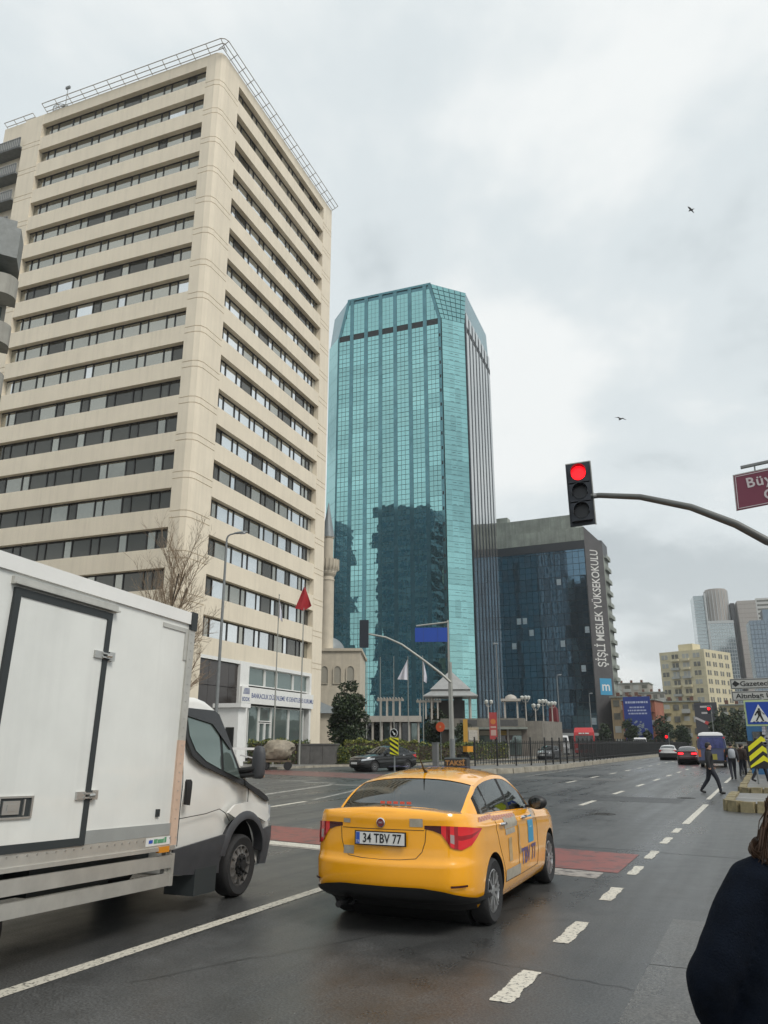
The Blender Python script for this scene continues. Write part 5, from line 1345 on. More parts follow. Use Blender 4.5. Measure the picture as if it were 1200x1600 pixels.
# bare winter tree
def bare_tree(label, loc, h, seed):
    rnd = random.Random(seed); t = thing('bare_tree', label, 'tree', loc); tr = MB(); tw = MB()
    def grow(p, d, L, r, lev):
        n = 4; pts = [p]; q = p.copy(); dd = d.copy()
        for i in range(n):
            dd = (dd + Vector((rnd.gauss(0, .07), rnd.gauss(0, .07), rnd.gauss(.03, .05)))).normalized(); q = q + dd * L / n; pts.append(q.copy())
        (tr if lev < 2 else tw).tube(pts, [lerp(r, r * .5, i / n) for i in range(n + 1)], 6 if lev < 2 else 4, 0, False)
        if lev >= 5: return
        k = {0: 11, 1: 6, 2: 5, 3: 4, 4: 2}[lev]
        for i in range(k):
            u = lerp(.3 if lev else .28, 1, (i + rnd.random() * .6) / k); b_ = pts[min(n, int(u * n))].lerp(pts[min(n, int(u * n) + 1)], (u * n) % 1)
            a = rnd.uniform(0, 6.283); side = Vector((math.cos(a), math.sin(a), 0)); side = (side - dd * side.dot(dd)).normalized()
            nd = (dd * rnd.uniform(.75, 1.0) + side * rnd.uniform(.35, .75) + Vector((0, 0, .12))).normalized()
            grow(b_, nd, L * rnd.uniform(.42, .64), max(.0085, r * .44), lev + 1)
    grow(Vector((0, 0, 0)), Vector((.02, 0, 1)), h * .6, .2, 0)
    tr.build('trunk', BARK, t, 60); stuff(tw.build('twig', TWIG, t)); return t
bare_tree('tall bare winter tree with fine brown twigs before the corner of the beige tower', (-38.0, 44.6, .13), 15.6, 5)
bare_tree('shorter bare winter tree at the left behind the delivery truck', (-39.9, 44.0, .13), 11.5, 9)
# hedges
def hedge(label, pts, w, z0, h, seed, m, n, name='hedge', size=.09):
    rnd = random.Random(seed); t = thing(name, label, 'hedge', (0, 0, 0)); b = MB(); core = MB()
    for (x0, y0), (x1, y1) in zip(pts, pts[1:]):
        d = Vector((x1 - x0, y1 - y0, 0)); L_ = d.length; u = d / L_; nn = Vector((-u.y, u.x, 0))
        core.obox((x0 + d.x / 2, y0 + d.y / 2, z0 + h * .45), u * L_ / 2 * .98, nn * w * .42, (0, 0, h * .45))
        k = int(n * L_)
        for _ in range(k):
            s_ = rnd.random() * L_; a = rnd.uniform(-1, 1); v = rnd.random(); 
            if rnd.random() < .6: a = math.copysign(1, a) * rnd.uniform(.85, 1.05)
            else: v = rnd.uniform(.88, 1.06)
            bump_ = 1 + .06 * math.sin(s_ * 2.1 + seed) + .04 * math.sin(s_ * 5.3)
            p = Vector((x0, y0, z0)) + u * s_ + nn * a * w / 2 * bump_ + Vector((0, 0, v * h * bump_))
            d1 = Vector((rnd.gauss(0, 1), rnd.gauss(0, 1), rnd.gauss(0, 1))).normalized(); d2 = d1.cross(Vector((rnd.gauss(0, 1), rnd.gauss(0, 1), 1))).normalized(); q = size * rnd.uniform(.6, 1.4)
            b.add([p - d1 * q, p + d2 * q * .6, p + d1 * q, p - d2 * q * .6], [(0, 1, 2, 3)], 0 if rnd.random() < .7 else 1)
    core.build('dark_core', BARK, t); b.build('foliage', m, t); return t  # solid core in dark bark colour stands in for the shaded inside
bed = MB(); bed.add([(-39, 54, .2), (-29.8, 55.5, .2), (-26.2, 60.5, .2), (-27, 76, .2), (-38, 76, .2), (-41.5, 62, .2)], [(0, 1, 2, 3, 4, 5)]); stuff(bed.build('grass', mat('winter_grass', (.075, .085, .025), .9, var=.4, vscale=3, bump=.8, bscale=30)))
hedge('clipped two tone hedge at the foot of the storefront', [(-37.5, 53.5), (-33.0, 55.2)], 1.3, .13, 1.75, 3, LEAF_H, 420)
hedge('dark clipped hedge right of the stone planter', [(-32.2, 58.5), (-27.2, 61.5)], 1.3, .13, 1.25, 4, LEAF_H, 420)
hedge('yellow green hedge behind the dark clipped hedge', [(-33.5, 62.0), (-28.0, 65.5)], 1.4, .13, 1.75, 5, [LEAF_H[1], LEAF_H[0]], 380)
hedge('long dark hedge in front of the white pavilion', [(-30.4, 69.5), (-26.4, 72.5), (-25.8, 84)], 1.3, .13, 1.5, 6, LEAF_H, 330)
for k, (x, y, r_, lab) in enumerate(((-30.9, 56.6, .75, 'round shrub just right of the stone planter'), (-33.6, 60.5, .9, 'loose shrub beside the flagpole foot'), (-30.0, 66.4, .95, 'dark shrub behind the parked dark saloon'))):
    rnd = random.Random(60 + k); t = thing('shrub', lab, 'shrub', (x, y, .13)); b = MB(); leaf_cloud(b, [(0, 0, r_ * .9, r_, r_, r_ * .9), (r_ * .5, .2, r_ * .6, r_ * .6, r_ * .6, r_ * .6)], 1300, .08, rnd); b.build('foliage', LEAF_H, t); MB().cyl((0, 0, 0), (0, 0, r_), .05, .03, 6).build('stem', BARK, t)
pl = thing('planter', 'grey stone clad planter wall left of the shrubs', 'planter', (-32.3, 55.6, .13), R(18))
for i in range(3): MB().box(-1.5 + i * 1.0 + .01, -.5 + i * 1.0 - .01, -.9, .9, 0, 1.45).build('stone', mat('planter_stone', (.10, .095, .09), .6, var=.25, vscale=2), pl)
MB().box(-1.55, 1.55, -.95, .95, 1.45, 1.55).build('coping', mat('planter_stone', (.10, .095, .09), .6), pl)

# ================================================================ POLES, LIGHTS, SIGNS
def street_lamp(label, loc, h, arm, rz, group, r=.1, head=.75):
    t = thing('street_lamp', label, 'street lamp', loc, rz, group)
    b = MB(); b.tube([(0, 0, 0), (0, 0, .5), (0, 0, h - .4)], [r * 1.25, r, r * .6], 10); b.build('pole', GREYP, t, 40)
    b = MB(); b.tube([(0, 0, h - .5), (0, 0, h - .2), (arm * .12, 0, h), (arm * .4, 0, h + .12), (arm, 0, h + .2)], [r * .6, r * .55, r * .5, r * .45, r * .4], 8); b.build('arm', GREYP, t, 60)
    b = MB(); L = head; b.loft([[(arm - .1 + L * u, w_ * math.cos(a) * .5, h + .2 + L * u * .12 + hh * math.sin(a) * .5) for a in [k / 10 * 6.283 for k in range(10)]] for u, w_, hh in ((0, .1, .1), (.15, .22, .14), (.6, .3, .18), (.92, .2, .12), (1, .05, .05))])
    ho = b.build('lamp_head', mat('lamp_head_grey', (.24, .26, .27), .45), t, 60)
    b = MB(); b.ball((arm + L * .5, 0, h + .2), L * .3, .11, .06); b.build('lens', LAMPCL, ho, 60); return t
g_l = 'street lamps along the road'
street_lamp('tall grey street lamp standing before the beige tower with its head to the right', (-30.4, 39.7, 0), 14.75, .55, R(25), g_l, .12, .9)
street_lamp('street lamp in front of the dark right flank of the glass tower', (-28.2, 90.6, 0), 13.0, -.15, R(180 + 24), g_l, .1, .7)
street_lamp('street lamp before the middle of the college building', (-27.2, 117, 0), 11.2, .1, R(10), g_l, .1, .7)
street_lamp('farthest street lamp before the right end of the college building', (-26.6, 137.4, 0), 9.6, .1, R(10), g_l, .1, .6)

def signal(label, loc, rz, pts, head_c, facing_cam, hw, hh, lit):
    t = thing('traffic_light', label, 'traffic light', loc, rz)
    return t
TLBODY = mat('signal_body_blue_black', (.014, .019, .028), .45); RETRO = mat('signal_edge_grey', (.32, .33, .31), .5)
REDLIT = mat('lit_red_signal', (.6, .0, .0), .3, emit=(1.0, .004, .008, 2.2)); OFFL = mat('dark_signal_lens', (.012, .015, .02), .35)
# near signal: arm springs from a pole outside the frame on the right
tl = thing('traffic_light', 'near traffic light with its red lamp lit at the tip of a curved grey arm', 'traffic light', (3.4, 12.9, 0))
b = MB(); pts = [(0, 0, 0), (0, 0, 1.6), (-.05, 0, 2.6), (-.5, -.05, 3.5), (-1.4, -.12, 4.1), (-2.4, -.2, 4.42), (-3.03, -.3, 4.66), (-3.42, -.3, 4.97), (-4.03, -.32, 5.32), (-4.77, -.38, 5.575), (-5.4, -.45, 5.67), (-5.66, -.48, 5.665)]
b.tube(pts, [.1, .1, .095, .09, .08, .072, .065, .062, .056, .05, .045, .042], 12); b.build('arm', mat('signal_arm_grey', (.115, .12, .115), .4, .3, var=.15, vscale=4), tl, 60)
hd = thing('x', 'x', 'x'); bpy.data.objects.remove(hd)
hc = Vector((-2.30 - 3.4, 12.385 - 12.9 - .0, 5.72)); ry_ = R(10.4)
def HB(u, w_, v):  # head frame: u right, v up, w towards the viewer
    cr_, sr_ = math.cos(R(2)), math.sin(R(2)); u, v = u * cr_ + v * sr_ * -.0 , v
    return (hc.x + u * math.cos(ry_) + w_ * math.sin(ry_) + v * -.012, hc.y + u * math.sin(ry_) - w_ * math.cos(ry_), hc.z + v + u * .07)
def hbox(b, u0, u1, w0, w1, v0, v1):
    vs = [HB(u, w_, v) for v in (v0, v1) for (u, w_) in ((u0, w0), (u1, w0), (u1, w1), (u0, w1))]
    b.add(vs, [(0, 3, 2, 1), (4, 5, 6, 7), (0, 1, 5, 4), (1, 2, 6, 5), (2, 3, 7, 6), (3, 0, 4, 7)]); return b
bo = hbox(MB(), -.2, .2, -.05, .0, -.54, .54).build('backboard', TLBODY, tl)
e_ = MB(); hbox(e_, .2, .218, -.05, .004, -.55, .55); hbox(e_, -.2, .2, -.05, .004, .54, .556); e_.build('edge_strip', RETRO, bo)
for i, (v, m) in enumerate(((.33, REDLIT), (0, OFFL), (-.33, OFFL))):
    hbox(MB(), -.165, .165, .0, .10, v - .155, v + .155).build('lamp_housing', TLBODY, tl)
    b = MB(); ring = [HB(.118 * math.cos(a), .112, v + .118 * math.sin(a)) for a in [k / 24 * 6.283 for k in range(24)]]; r2 = [HB(.118 * math.cos(a), .095, v + .118 * math.sin(a)) for a in [k / 24 * 6.283 for k in range(24)]]
    b.loft([r2, ring]); b.build('lens', m, tl)
    b = MB()
    o_, i_ = [], []
    for k in range(17):
        a = R(-20 + 220 * k / 16)
        o_.append([HB(.13 * math.cos(a), w_, v + .13 * math.sin(a)) for w_ in (.10, .24)]); i_.append([HB(.122 * math.cos(a), w_, v + .122 * math.sin(a)) for w_ in (.24, .10)])
    b.loft([o_[k] + i_[k] for k in range(17)], 0, True, True); b.build('visor', TLBODY, tl)
b = MB(); b.tube([(hc.x + .2, hc.y + .02, hc.z - .06), (-5.4, -.45, 5.67)], .03, 8); b.build('bracket', GREYP, tl)
# purple street name plate hanging from its bar
SIGNP = mat('plum_sign_face', (.155, .028, .055), .5); SIGNW = mat('sign_white_letter', (.52, .47, .48), .5)
sn = thing('street_sign', 'plum street name sign cut by the right picture edge hanging from a grey bar', 'street sign', (.02, 11.5, 4.89), R(-3))
b = MB(); rot_ = lambda u, v: (u * math.cos(R(2)) - v * -.03, v + u * .075)
def SNb(u0, u1, w0, w1, v0, v1, m, nm):
    vs = []
    for w_ in (w0, w1):
        for u, v in ((u0, v0), (u1, v0), (u1, v1), (u0, v1)): p = rot_(u, v); vs.append((p[0] - .06 * v / .5 * .0, w_, p[1]))
    bb = MB(); bb.add(vs, [(0, 3, 2, 1), (4, 5, 6, 7), (0, 1, 5, 4), (1, 2, 6, 5), (2, 3, 7, 6), (3, 0, 4, 7)]); return bb.build(nm, m, sn)
SNb(0, 1.75, 0, .03, 0, .51, SIGNP, 'panel'); SNb(.02, 1.73, -.004, -.001, .485, .495, SIGNW, 'border_line'); SNb(.02, 1.73, -.004, -.001, .015, .025, SIGNW, 'border_line'); SNb(.015, .025, -.004, -.001, .015, .495, SIGNW, 'border_line')
SNb(-.0, 1.76, .0, .035, .51, .525, RETRO, 'edge'); SNb(-.012, .0, .0, .035, 0, .525, RETRO, 'edge')
for st_r, x, z in (('Büyükdere', .16, .355), ('Caddesi', .36, .135)):
    o = text(st_r, .20, SIGNW, sn, (x, -.006, z + x * .075), (R(90), R(-4.3), 0), align='LEFT', bold=.004, spacing=1.14)
SNb(.10, 1.9, .0, .05, .60, .635, GREYP, 'hanger_bar')
for x in (.27, 1.5): SNb(x, x + .02, .01, .03, .52, .60, GREYP, 'hanger')
b = MB(); b.tube([(1.85, .03, -4.89), (1.85, .03, .80)], [.07, .055], 10); b.build('post', GREYP, sn, 40)
# direction plates and zebra crossing sign
GRYPL = mat('plate_grey', (.42, .42, .40), .5); ps = thing('direction_sign', 'stack of two pale grey direction plates reading Gazeteciler Sitesi and Altınbaş Üniversitesi', 'direction sign', (.75, 24.0, 0))
for z0, z1, st_r, arrow in ((3.18, 3.46, 'Gazeteciler Sitesi', 1), (2.86, 3.12, 'Altınbaş Üniversitesi', 0)):
    b = MB(); b.box(-1.49, 1.1, -.02, .02, z0, z1); po = b.build('plate', GRYPL, ps)
    b = MB()
    for q in ((-1.47, 1.08, z0 + .015, z0 + .03), (-1.47, 1.08, z1 - .03, z1 - .015), (-1.47, -1.455, z0 + .03, z1 - .03), (1.065, 1.08, z0 + .03, z1 - .03)): b.box(q[0], q[1], -.024, -.02, q[2], q[3])
    b.build('border', BLACK, po)
    text(st_r, .185, BLACK, po, (-1.24 if arrow else -1.38, -.026, (z0 + z1) / 2 - .005), (R(90), 0, 0), align='LEFT', bold=.003, sx=1.12)
    if arrow:
        b = MB(); b.add([(-1.36, -.026, z0 + .06), (-1.24, -.026, z0 + .14), (-1.36, -.026, z0 + .23), (-1.44, -.026, z0 + .14)], [(0, 1, 2, 3)]); b.build('arrow', BLACK, po)
b = MB(); b.cyl((.3, .06, 0), (.3, .06, 3.6), .045, .045, 10); b.build('post', GREYP, ps, 40)
zs_s = thing('crossing_sign', 'blue square zebra crossing sign with a fluorescent yellow green surround', 'road sign', (0, 23, 0))
FLUO = mat('fluorescent_yellow_green', (.52, .62, .03), .5); SBLUE = mat('sign_blue_face', (.010, .055, .33), .45); SWHITE = mat('sign_white_face', (.62, .64, .62), .45)
MB().box(-.44, .56, -.0, .02, 2.17, 2.83).build('backing', mat('pale_green_surround', (.42, .52, .28), .5), zs_s); MB().box(.2, .56, -.004, .0, 2.17, 2.9).build('fluorescent_board', FLUO, zs_s)
MB().box(-.40, .20, -.012, -.004, 2.22, 2.78).build('face', SBLUE, zs_s); b = MB(); b.add([(-.34, -.016, 2.27), (.14, -.016, 2.27), (-.10, -.016, 2.72)], [(0, 1, 2)]); b.build('triangle', SWHITE, zs_s)
b = MB(); W_ = lambda x, z: (-.10 + x, -.02, 2.27 + z)
b.lathe([(.001, -.004), (.028, -.003), (.028, .003), (.001, .004)], 14, 0, (-.095, -.02, 2.27 + .325), 'y')
for poly in ([(-.05, .29), (.04, .30), (.05, .16), (-.03, .15)], [(-.03, .16), (.01, .16), (-.07, .02), (-.11, .02)], [(.0, .16), (.05, .17), (.10, .02), (.06, .02)], [(-.05, .28), (-.02, .27), (-.09, .16), (-.12, .18)], [(.03, .29), (.05, .27), (.13, .20), (.11, .18)]): b.add([W_(*p) for p in poly], [tuple(range(len(poly)))])
for k in range(4): b.add([W_(-.17 + k * .09, 0), W_(-.12 + k * .09, 0), W_(-.12 + k * .09, .016), W_(-.17 + k * .09, .016)], [(0, 1, 2, 3)])
b.build('walking_figure', BLACK, zs_s); MB().cyl((.0, .08, 0), (.0, .08, 2.9), .045, .045, 10).build('post', mat('stickered_post', (.27, .28, .29), .6, var=.6, vscale=9), zs_s, 40)
b = MB(); rq = random.Random(8)
for i in range(9): x, z = rq.uniform(-.07, .05), rq.uniform(1.6, 2.15); b.box(x - .04, x + .04, .028, .032, z - .03, z + .03)
stuff(b.build('sticker', mat('torn_sticker', (.5, .5, .55), .6, var=.5, vscale=20), zs_s))
# black and yellow chevron board on the island
BY = mat('board_yellow', (.70, .66, .015), .45); BK = mat('board_black', (.012, .012, .012), .5)
cb = thing('chevron_board', 'black board with yellow upward chevrons on the island at the right edge', 'road sign', (-.2, 34.9, .2))
MB().box(-.52, .52, 0, .03, .58, 1.62).build('board', BK, cb); b = MB()
for k in range(3):
    z = .56 + k * .36
    for sg in (1, -1): b.add([(0, -.004, z + .52), (0, -.004, z + .32), (sg * .51, -.004, max(.6, z - .08)), (sg * .51, -.004, max(.6, z + .12))], [(0, 1, 2, 3)])
b.build('chevron', BY, cb)
for x in (-.3, .3): MB().cyl((x, .05, 0), (x, .05, 1.6), .035, .035, 8).build('post', GREYP, cb)
# blue kiosk behind, pale cabinet
ki = thing('kiosk', 'narrow blue kiosk wall behind the zebra crossing sign', 'kiosk', (-.35, 45.5, .2)); KB = mat('kiosk_blue', (.03, .12, .26), .5, var=.15)
MB().box(-.55, 1.6, 0, 1.6, 0, 2.75).build('wall', KB, ki); MB().box(-.65, 1.7, -.15, 1.75, 2.75, 2.9).build('roof', GREYP, ki); MB().box(-.3, 1.3, -.03, 0, 1.0, 2.1).build('window', DGLASS, ki)
cbn = thing('cabinet', 'pale beige utility cabinet behind the waiting people', 'cabinet', (-1.35, 56, .2)); MB().box(-.45, .45, 0, .5, 0, 1.5).build('body', mat('cabinet_beige', (.36, .33, .27), .6, var=.15), cbn); MB().box(-.5, .5, -.05, .55, 1.5, 1.58).build('lid', GREYP, cbn); MB().box(-.4, .4, -.02, 0, .1, 1.4).build('door', mat('cabinet_door', (.33, .30, .25), .6), cbn)

# far mast with signal head seen from behind, and the blue sign behind it
lm = thing('traffic_light', 'distant traffic light seen from behind on a long curved arm in the road junction', 'traffic light', (-11.3, 30.0, 0))
P0 = Vector((-11.3, 30.0, 0)); pts = [Vector(p) - P0 for p in ((-11.3, 30, 0), (-11.3, 30, 2.5), (-11.3, 29.97, 4.9))]
PALES = mat('pale_galvanised', (.34, .34, .31), .5, .4, var=.1)
b = MB(); b.tube(pts, [.08, .075, .055], 10); b.build('mast', PALES, lm, 40)
b = MB(); b.tube([Vector(p) - P0 for p in ((-11.3, 29.95, 4.1), (-11.63, 29.81, 4.43), (-12.35, 29.52, 5.03), (-13.12, 29.19, 5.63), (-13.72, 28.91, 5.93), (-14.34, 28.61, 6.06), (-14.5, 28.55, 6.07))], [.055, .052, .048, .044, .04, .036, .034], 8); b.build('arm', PALES, lm, 60)
b = MB(); b.obox(Vector((-14.52, 28.50, 6.07)) - P0, (.175, .07, 0), (-.015, .04, 0), (.0, 0, .57)); b.build('signal_head', TLBODY, lm)
for dz in (.36, 0, -.36):
    b = MB(); b.cyl(Vector((-14.52, 28.55, 6.07 + dz)) - P0, Vector((-14.60, 28.75, 6.07 + dz)) - P0, .14, .14, 14); b.build('lens_hood', TLBODY, lm)
b = MB(); b.cyl((.02, -.05, .9), (.02, -.05, 1.9), .1, .1, 10); b.build('control_box', GREYP, lm)
bs = thing('direction_sign', 'plain blue overhead direction sign seen beside the curved signal arm', 'direction sign', (-12.1, 31.9, 0), R(23))
b = MB(); b.box(-1.46, -.04, 0, .04, 6.0, 6.62); po = b.build('panel', SBLUE, bs)
b = MB(); b.box(-1.1, -1.08, -.006, 0, 6.0, 6.62); b.box(-.47, -.45, -.006, 0, 6.0, 6.62); b.build('panel_joint', mat('sign_joint', (.02, .05, .2), .5), po)
MB().tube([(-1.4, .02, 6.70), (.0, .02, 6.86)], .04, 6).build('boom', PALES, bs); MB().tube([(.0, .04, 0), (0, .04, 6.95)], [.055, .04], 8).build('post', PALES, bs, 40)
# keep right sign with striped marker
kr = thing('keep_right_sign', 'blue round arrow sign over a yellow and black striped marker before the dark saloon', 'road sign', (-13.96, 30.2, 0))
MB().cyl((0, .05, 0), (0, .05, 2.2), .035, .035, 8).build('post', GREYP, kr); b = MB(); b.lathe([(.17, 0), (.17, .02), (.001, .02)], 24, 0, (0, -.02, 2.14), 'y'); b.build('disc', SBLUE, kr)
b = MB(); b.lathe([(.175, .0), (.155, -.008), (.155, 0)], 24, 0, (0, -.02, 2.14), 'y'); b.build('rim', SWHITE, kr)
b = MB(); d_ = Vector((.6, 0, -.8)); n_ = Vector((.8, 0, .6)); c_ = Vector((0, -.03, 2.14)); b.obox(c_ - d_ * .02, d_ * .07, n_ * .022, (0, .003, 0)); b.add([c_ + d_ * .12, c_ + d_ * .03 + n_ * .06, c_ + d_ * .03 - n_ * .06], [(0, 1, 2)]); b.build('arrow', SWHITE, kr)
MB().box(-.19, .19, .0, .02, 1.24, 1.97).build('marker_board', BY, kr); b = MB()
for k in range(-1, 5):
    z = 1.24 + k * .19
    pl_ = [(-.19, z + .16), (.19, z - .06), (.19, z + .04), (-.19, z + .26)]
    pl_ = [(x, min(1.97, max(1.24, q))) for x, q in pl_]
    b.add([(x, -.004, q) for x, q in pl_], [(0, 1, 2, 3)])
b.build('stripe', BK, kr)
# round red sign on a post, bollard
rs_ = thing('round_sign', 'orange red round sign with pale rim on a thin post left of the railings', 'road sign', (-22.0, 55.9, 0)); MB().cyl((0, .05, 0), (0, .05, 2.9), .03, .03, 8).build('post', GREYP, rs_)
b = MB(); b.lathe([(.36, 0), (.36, .02), (.001, .02)], 24, 0, (0, -.02, 2.88), 'y'); b.build('disc', mat('sign_orange_red', (.50, .075, .02), .5), rs_); b = MB(); b.box(-.06, .06, -.03, -.022, 2.8, 2.96); b.build('symbol', mat('sign_dull_yellow', (.42, .25, .10), .5), rs_)
bl = thing('bollard', 'grey square bollard beside the round red sign', 'bollard', (-22.7, 56.6, 0)); MB().box(-.2, .2, -.2, .2, 0, 1.7).build('post', mat('bollard_grey', (.15, .15, .15), .6), bl); MB().box(-.23, .23, -.23, .23, 1.7, 1.76).build('cap', GREYP, bl)
# flagpoles
FLAGR = mat('flag_red', (.33, .012, .018), .75); FLAGW = mat('flag_white', (.60, .60, .66), .75)
def flag(label, loc, h, m, rz, poly, group, mark=None):
    t = thing('flagpole', label, 'flagpole', loc, rz, group); b = MB(); b.tube([(0, 0, 0), (0, 0, h)], [.07, .035], 8); b.ball((0, 0, h + .05), .06); b.build('pole', PALES, t, 40)
    if poly:
        n = 12; rows = []
        for i in range(n + 1):
            u = i / n; row = []
            for j in range(9):
                v = j / 8; x = interp(poly[0], v) * u + (interp(poly[1], v) * (1 - u)); z = lerp(interp(poly[2], u), interp(poly[3], u), v)
                row.append((x, .16 * math.sin(u * 7 + v * 2.5) * (.3 + v), h - .15 + z))
            rows.append(row)
        fb = MB(); fb.loft(rows, 0, False, False); fo = fb.build('flag', m, t, 60)
        if mark: 
            q = MB(); q.lathe([(.001, -.02), (.18, -.02), (.2, 0), (.18, .02), (.001, .02)], 12, 0, (mark[0], mark[1], h - mark[2]), 'y'); q.build('emblem', mat('emblem_pale', (.5, .45, .45), .7), fo)
    return t
gf_ = 'flagpoles in the garden'
flag('flagpole with a limp red flag before the beige tower', (-32.4, 52.85, .13), 13.9, FLAGR, R(28), ([(0, .05), (1, .62)], [(0, -.05), (1, -.72)], [(0, -.0), (1, 0)], [(0, -1.75), (.5, -1.95), (1, -1.55)]), gf_)
flag('flagpole with a folded white flag left of the red flag', (-34.1, 51.8, .13), 13.0, FLAGW, R(28), ([(0, .02), (.5, .22), (1, .35)], [(0, .0), (1, -.0)], [(0, 0), (1, -.2)], [(0, -1.6), (1, -2.0)]), gf_)
for i, (x, y, h, lab) in enumerate(((-45.05, 89.3, 11.9, 'bare flagpole nearest the mosque wall'), (-43.5, 90.0, 12.0, 'second bare flagpole from the mosque'), (-41.97, 90.8, 12.1, 'bare flagpole left of the white flags'))): flag(lab, (x, y, .13), h, FLAGW, 0, None, gf_)
flag('flagpole with a wide white flag blown to the left before the glass tower', (-40.3, 91.5, .13), 12.1, FLAGW, R(24), ([(0, -.15), (1, -1.35)], [(0, 0), (1, 0)], [(0, 0), (1, -.3)], [(0, -2.7), (1, -2.6)]), gf_)
flag('flagpole with a narrow hanging white flag right of the wide white flag', (-38.6, 92.3, .13), 12.2, FLAGW, R(24), ([(0, .1), (.7, .55), (1, .5)], [(0, 0), (1, 0)], [(0, 0), (1, -.4)], [(0, -2.9), (1, -3.2)]), gf_)

# ================================================================ PAVILION, TERRACE, SHOPS
PW = mat('pergola_white', (.42, .39, .35), .6, var=.1); ROOFL = mat('pavilion_lead_roof', (.33, .335, .33), .5, .2, var=.12, vscale=1.5)
pv = thing('pavilion', 'open pavilion with a two tier pyramid lead roof before the glass tower', 'pavilion', (-38.9, 103, .0), R(20))
b = MB(); b.loft([[(sx * w_, sy * w_, z) for sx, sy in ((-1, -1), (1, -1), (1, 1), (-1, 1))] for w_, z in ((2.75, 8.7), (.35, 11.1), (.05, 11.4))]); b.build('upper_roof', ROOFL, pv)
b = MB(); b.loft([[(sx * w_, sy * w_, z) for sx, sy in ((-1, -1), (1, -1), (1, 1), (-1, 1))] for w_, z in ((3.65, 7.7), (3.65, 7.85), (2.5, 8.55), (2.5, 8.75))]); b.build('lower_roof', ROOFL, pv)
for sx in (-1, 1):
    for sy in (-1, 1): MB().cyl((sx * 2.6, sy * 2.6, 4.6), (sx * 2.6, sy * 2.6, 7.7), .17, .15, 10).build('column', PW, pv)
MB().box(.4, 1.6, -2.0, -1.6, 2.6, 7.6).build('dark_doorway', BK, pv); MB().box(-2.9, 2.9, -2.9, 2.9, 4.2, 4.6).build('floor_slab', CONC, pv)
MB().box(-1.9, 1.9, .8, 2.2, 4.6, 7.4).build('inner_wall', mat('pavilion_inner', (.10, .09, .08), .8), pv)
TW = mat('terrace_stone', (.20, .185, .16), .8, var=.25, vscale=1.2, bump=.3, bscale=5, streak=.25)
tw = thing('terrace_wall', 'long stone terrace wall with shops below the lamp lined terrace', 'wall', (-36.5, 95.5, 0), R(13))
MB().box(-1, 9.6, 0, 6, 3.6, 4.7).build('parapet', TW, tw); MB().box(-1, 9.8, 1.2, 6, 0, 3.6).build('wall', mat('shop_back_wall', (.16, .14, .12), .8, var=.3, vscale=.8), tw); MB().box(-1.05, 9.9, -.8, 1.2, 3.35, 3.6).build('awning_slab', CONC, tw)
qs = random.Random(12)
for i in range(5):
    x = .2 + i * 1.85; MB().box(x, x + 1.5, 1.1, 1.22, .3, 2.6).build('shop_window', DGLASS if i % 2 else SHOPG, tw)
    MB().box(x, x + 1.5, 1.0, 1.2, 2.65, 3.2).build('shop_sign', mat('shop_sign_%d' % (i % 4), [(.32, .29, .24), (.30, .05, .05), (.40, .36, .28), (.34, .22, .05)][i % 4], .6), tw)
    MB().box(x - .3, x - .05, .9, 1.2, 0, 3.35).build('pier', PW, tw)
for x0 in (1.5, 6.6): MB().box(x0, x0 + 2.2, -.02, .0, 3.75, 4.5).build('stone_panel', mat('terrace_panel', (.085, .085, .085), .6, var=.2), tw)
wb = thing('garden_building', 'low white garden building with flat roof and glazed front below the flagpoles', 'garden building', (-45.0, 95.0, 0), R(22))
MB().box(-4.6, 4.6, -1.0, 5, 4.35, 5.1).build('roof', PW, wb); MB().box(-4.3, 4.3, .6, 5, 0, 4.35).build('wall', mat('dim_interior_wall', (.05, .045, .04), .7), wb)
for i in range(8): MB().box(-4.3 + i * 1.2, -4.05 + i * 1.2, -.6, -.35, 0, 4.35).build('column', PW, wb)
MB().box(-4.4, 4.4, -.9, -.6, 0, 1.4).build('low_wall', PW, wb)
for i in range(7): MB().box(-3.95 + i * 1.2, -3.2 + i * 1.2, .5, .6, 1.4, 4.2).build('window', DGLASS if i % 3 else SHOPG, wb)
def pergola(label, loc, rz, w_, h0, h1):
    t = thing('pergola', label, 'pergola', loc, rz, 'white garden pergolas')
    for x in (-w_ / 2, -w_ / 6, w_ / 6, w_ / 2):
        for y in (-.8, .8): MB().box(x - .1, x + .1, y - .1, y + .1, h0, h1).build('post', PW, t)
    for y in (-.8, .8): MB().box(-w_ / 2 - .5, w_ / 2 + .5, y - .08, y + .08, h1, h1 + .22).build('beam', PW, t)
    n = 9
    for i in range(n): x = -w_ / 2 - .3 + (w_ + .6) * i / (n - 1); MB().box(x - .05, x + .05, -1.4, 1.4, h1 + .22, h1 + .4).build('rafter', PW, t)
    return t
pergola('white pergola on the garden terrace behind the bare flagpoles', (-45.6, 97.5, 0), R(22), 2.6, 5.0, 7.2); pergola('white pergola partly hidden by the white flags', (-40.9, 99.8, 0), R(22), 2.4, 4.8, 7.0)
kq = thing('lantern_pavilion', 'small white domed kiosk on the terrace beside the street lamp', 'kiosk', (-29.6, 100.5, 0), R(15))
for sx in (-1, 1):
    for sy in (-1, 1): MB().box(sx * .8 - .1, sx * .8 + .1, sy * .8 - .1, sy * .8 + .1, 4.4, 6.9).build('post', PW, kq)
MB().box(-1.25, 1.25, -1.25, 1.25, 6.9, 7.2).build('cornice', PW, kq); b = MB(); b.lathe([(.8, 7.2), (.7, 7.5), (.4, 7.7), (.05, 7.8)], 16); b.build('dome', PW, kq, 60)
MB().box(-1.3, 1.3, -1.3, 1.3, 4.2, 4.4).build('floor', CONC, kq)
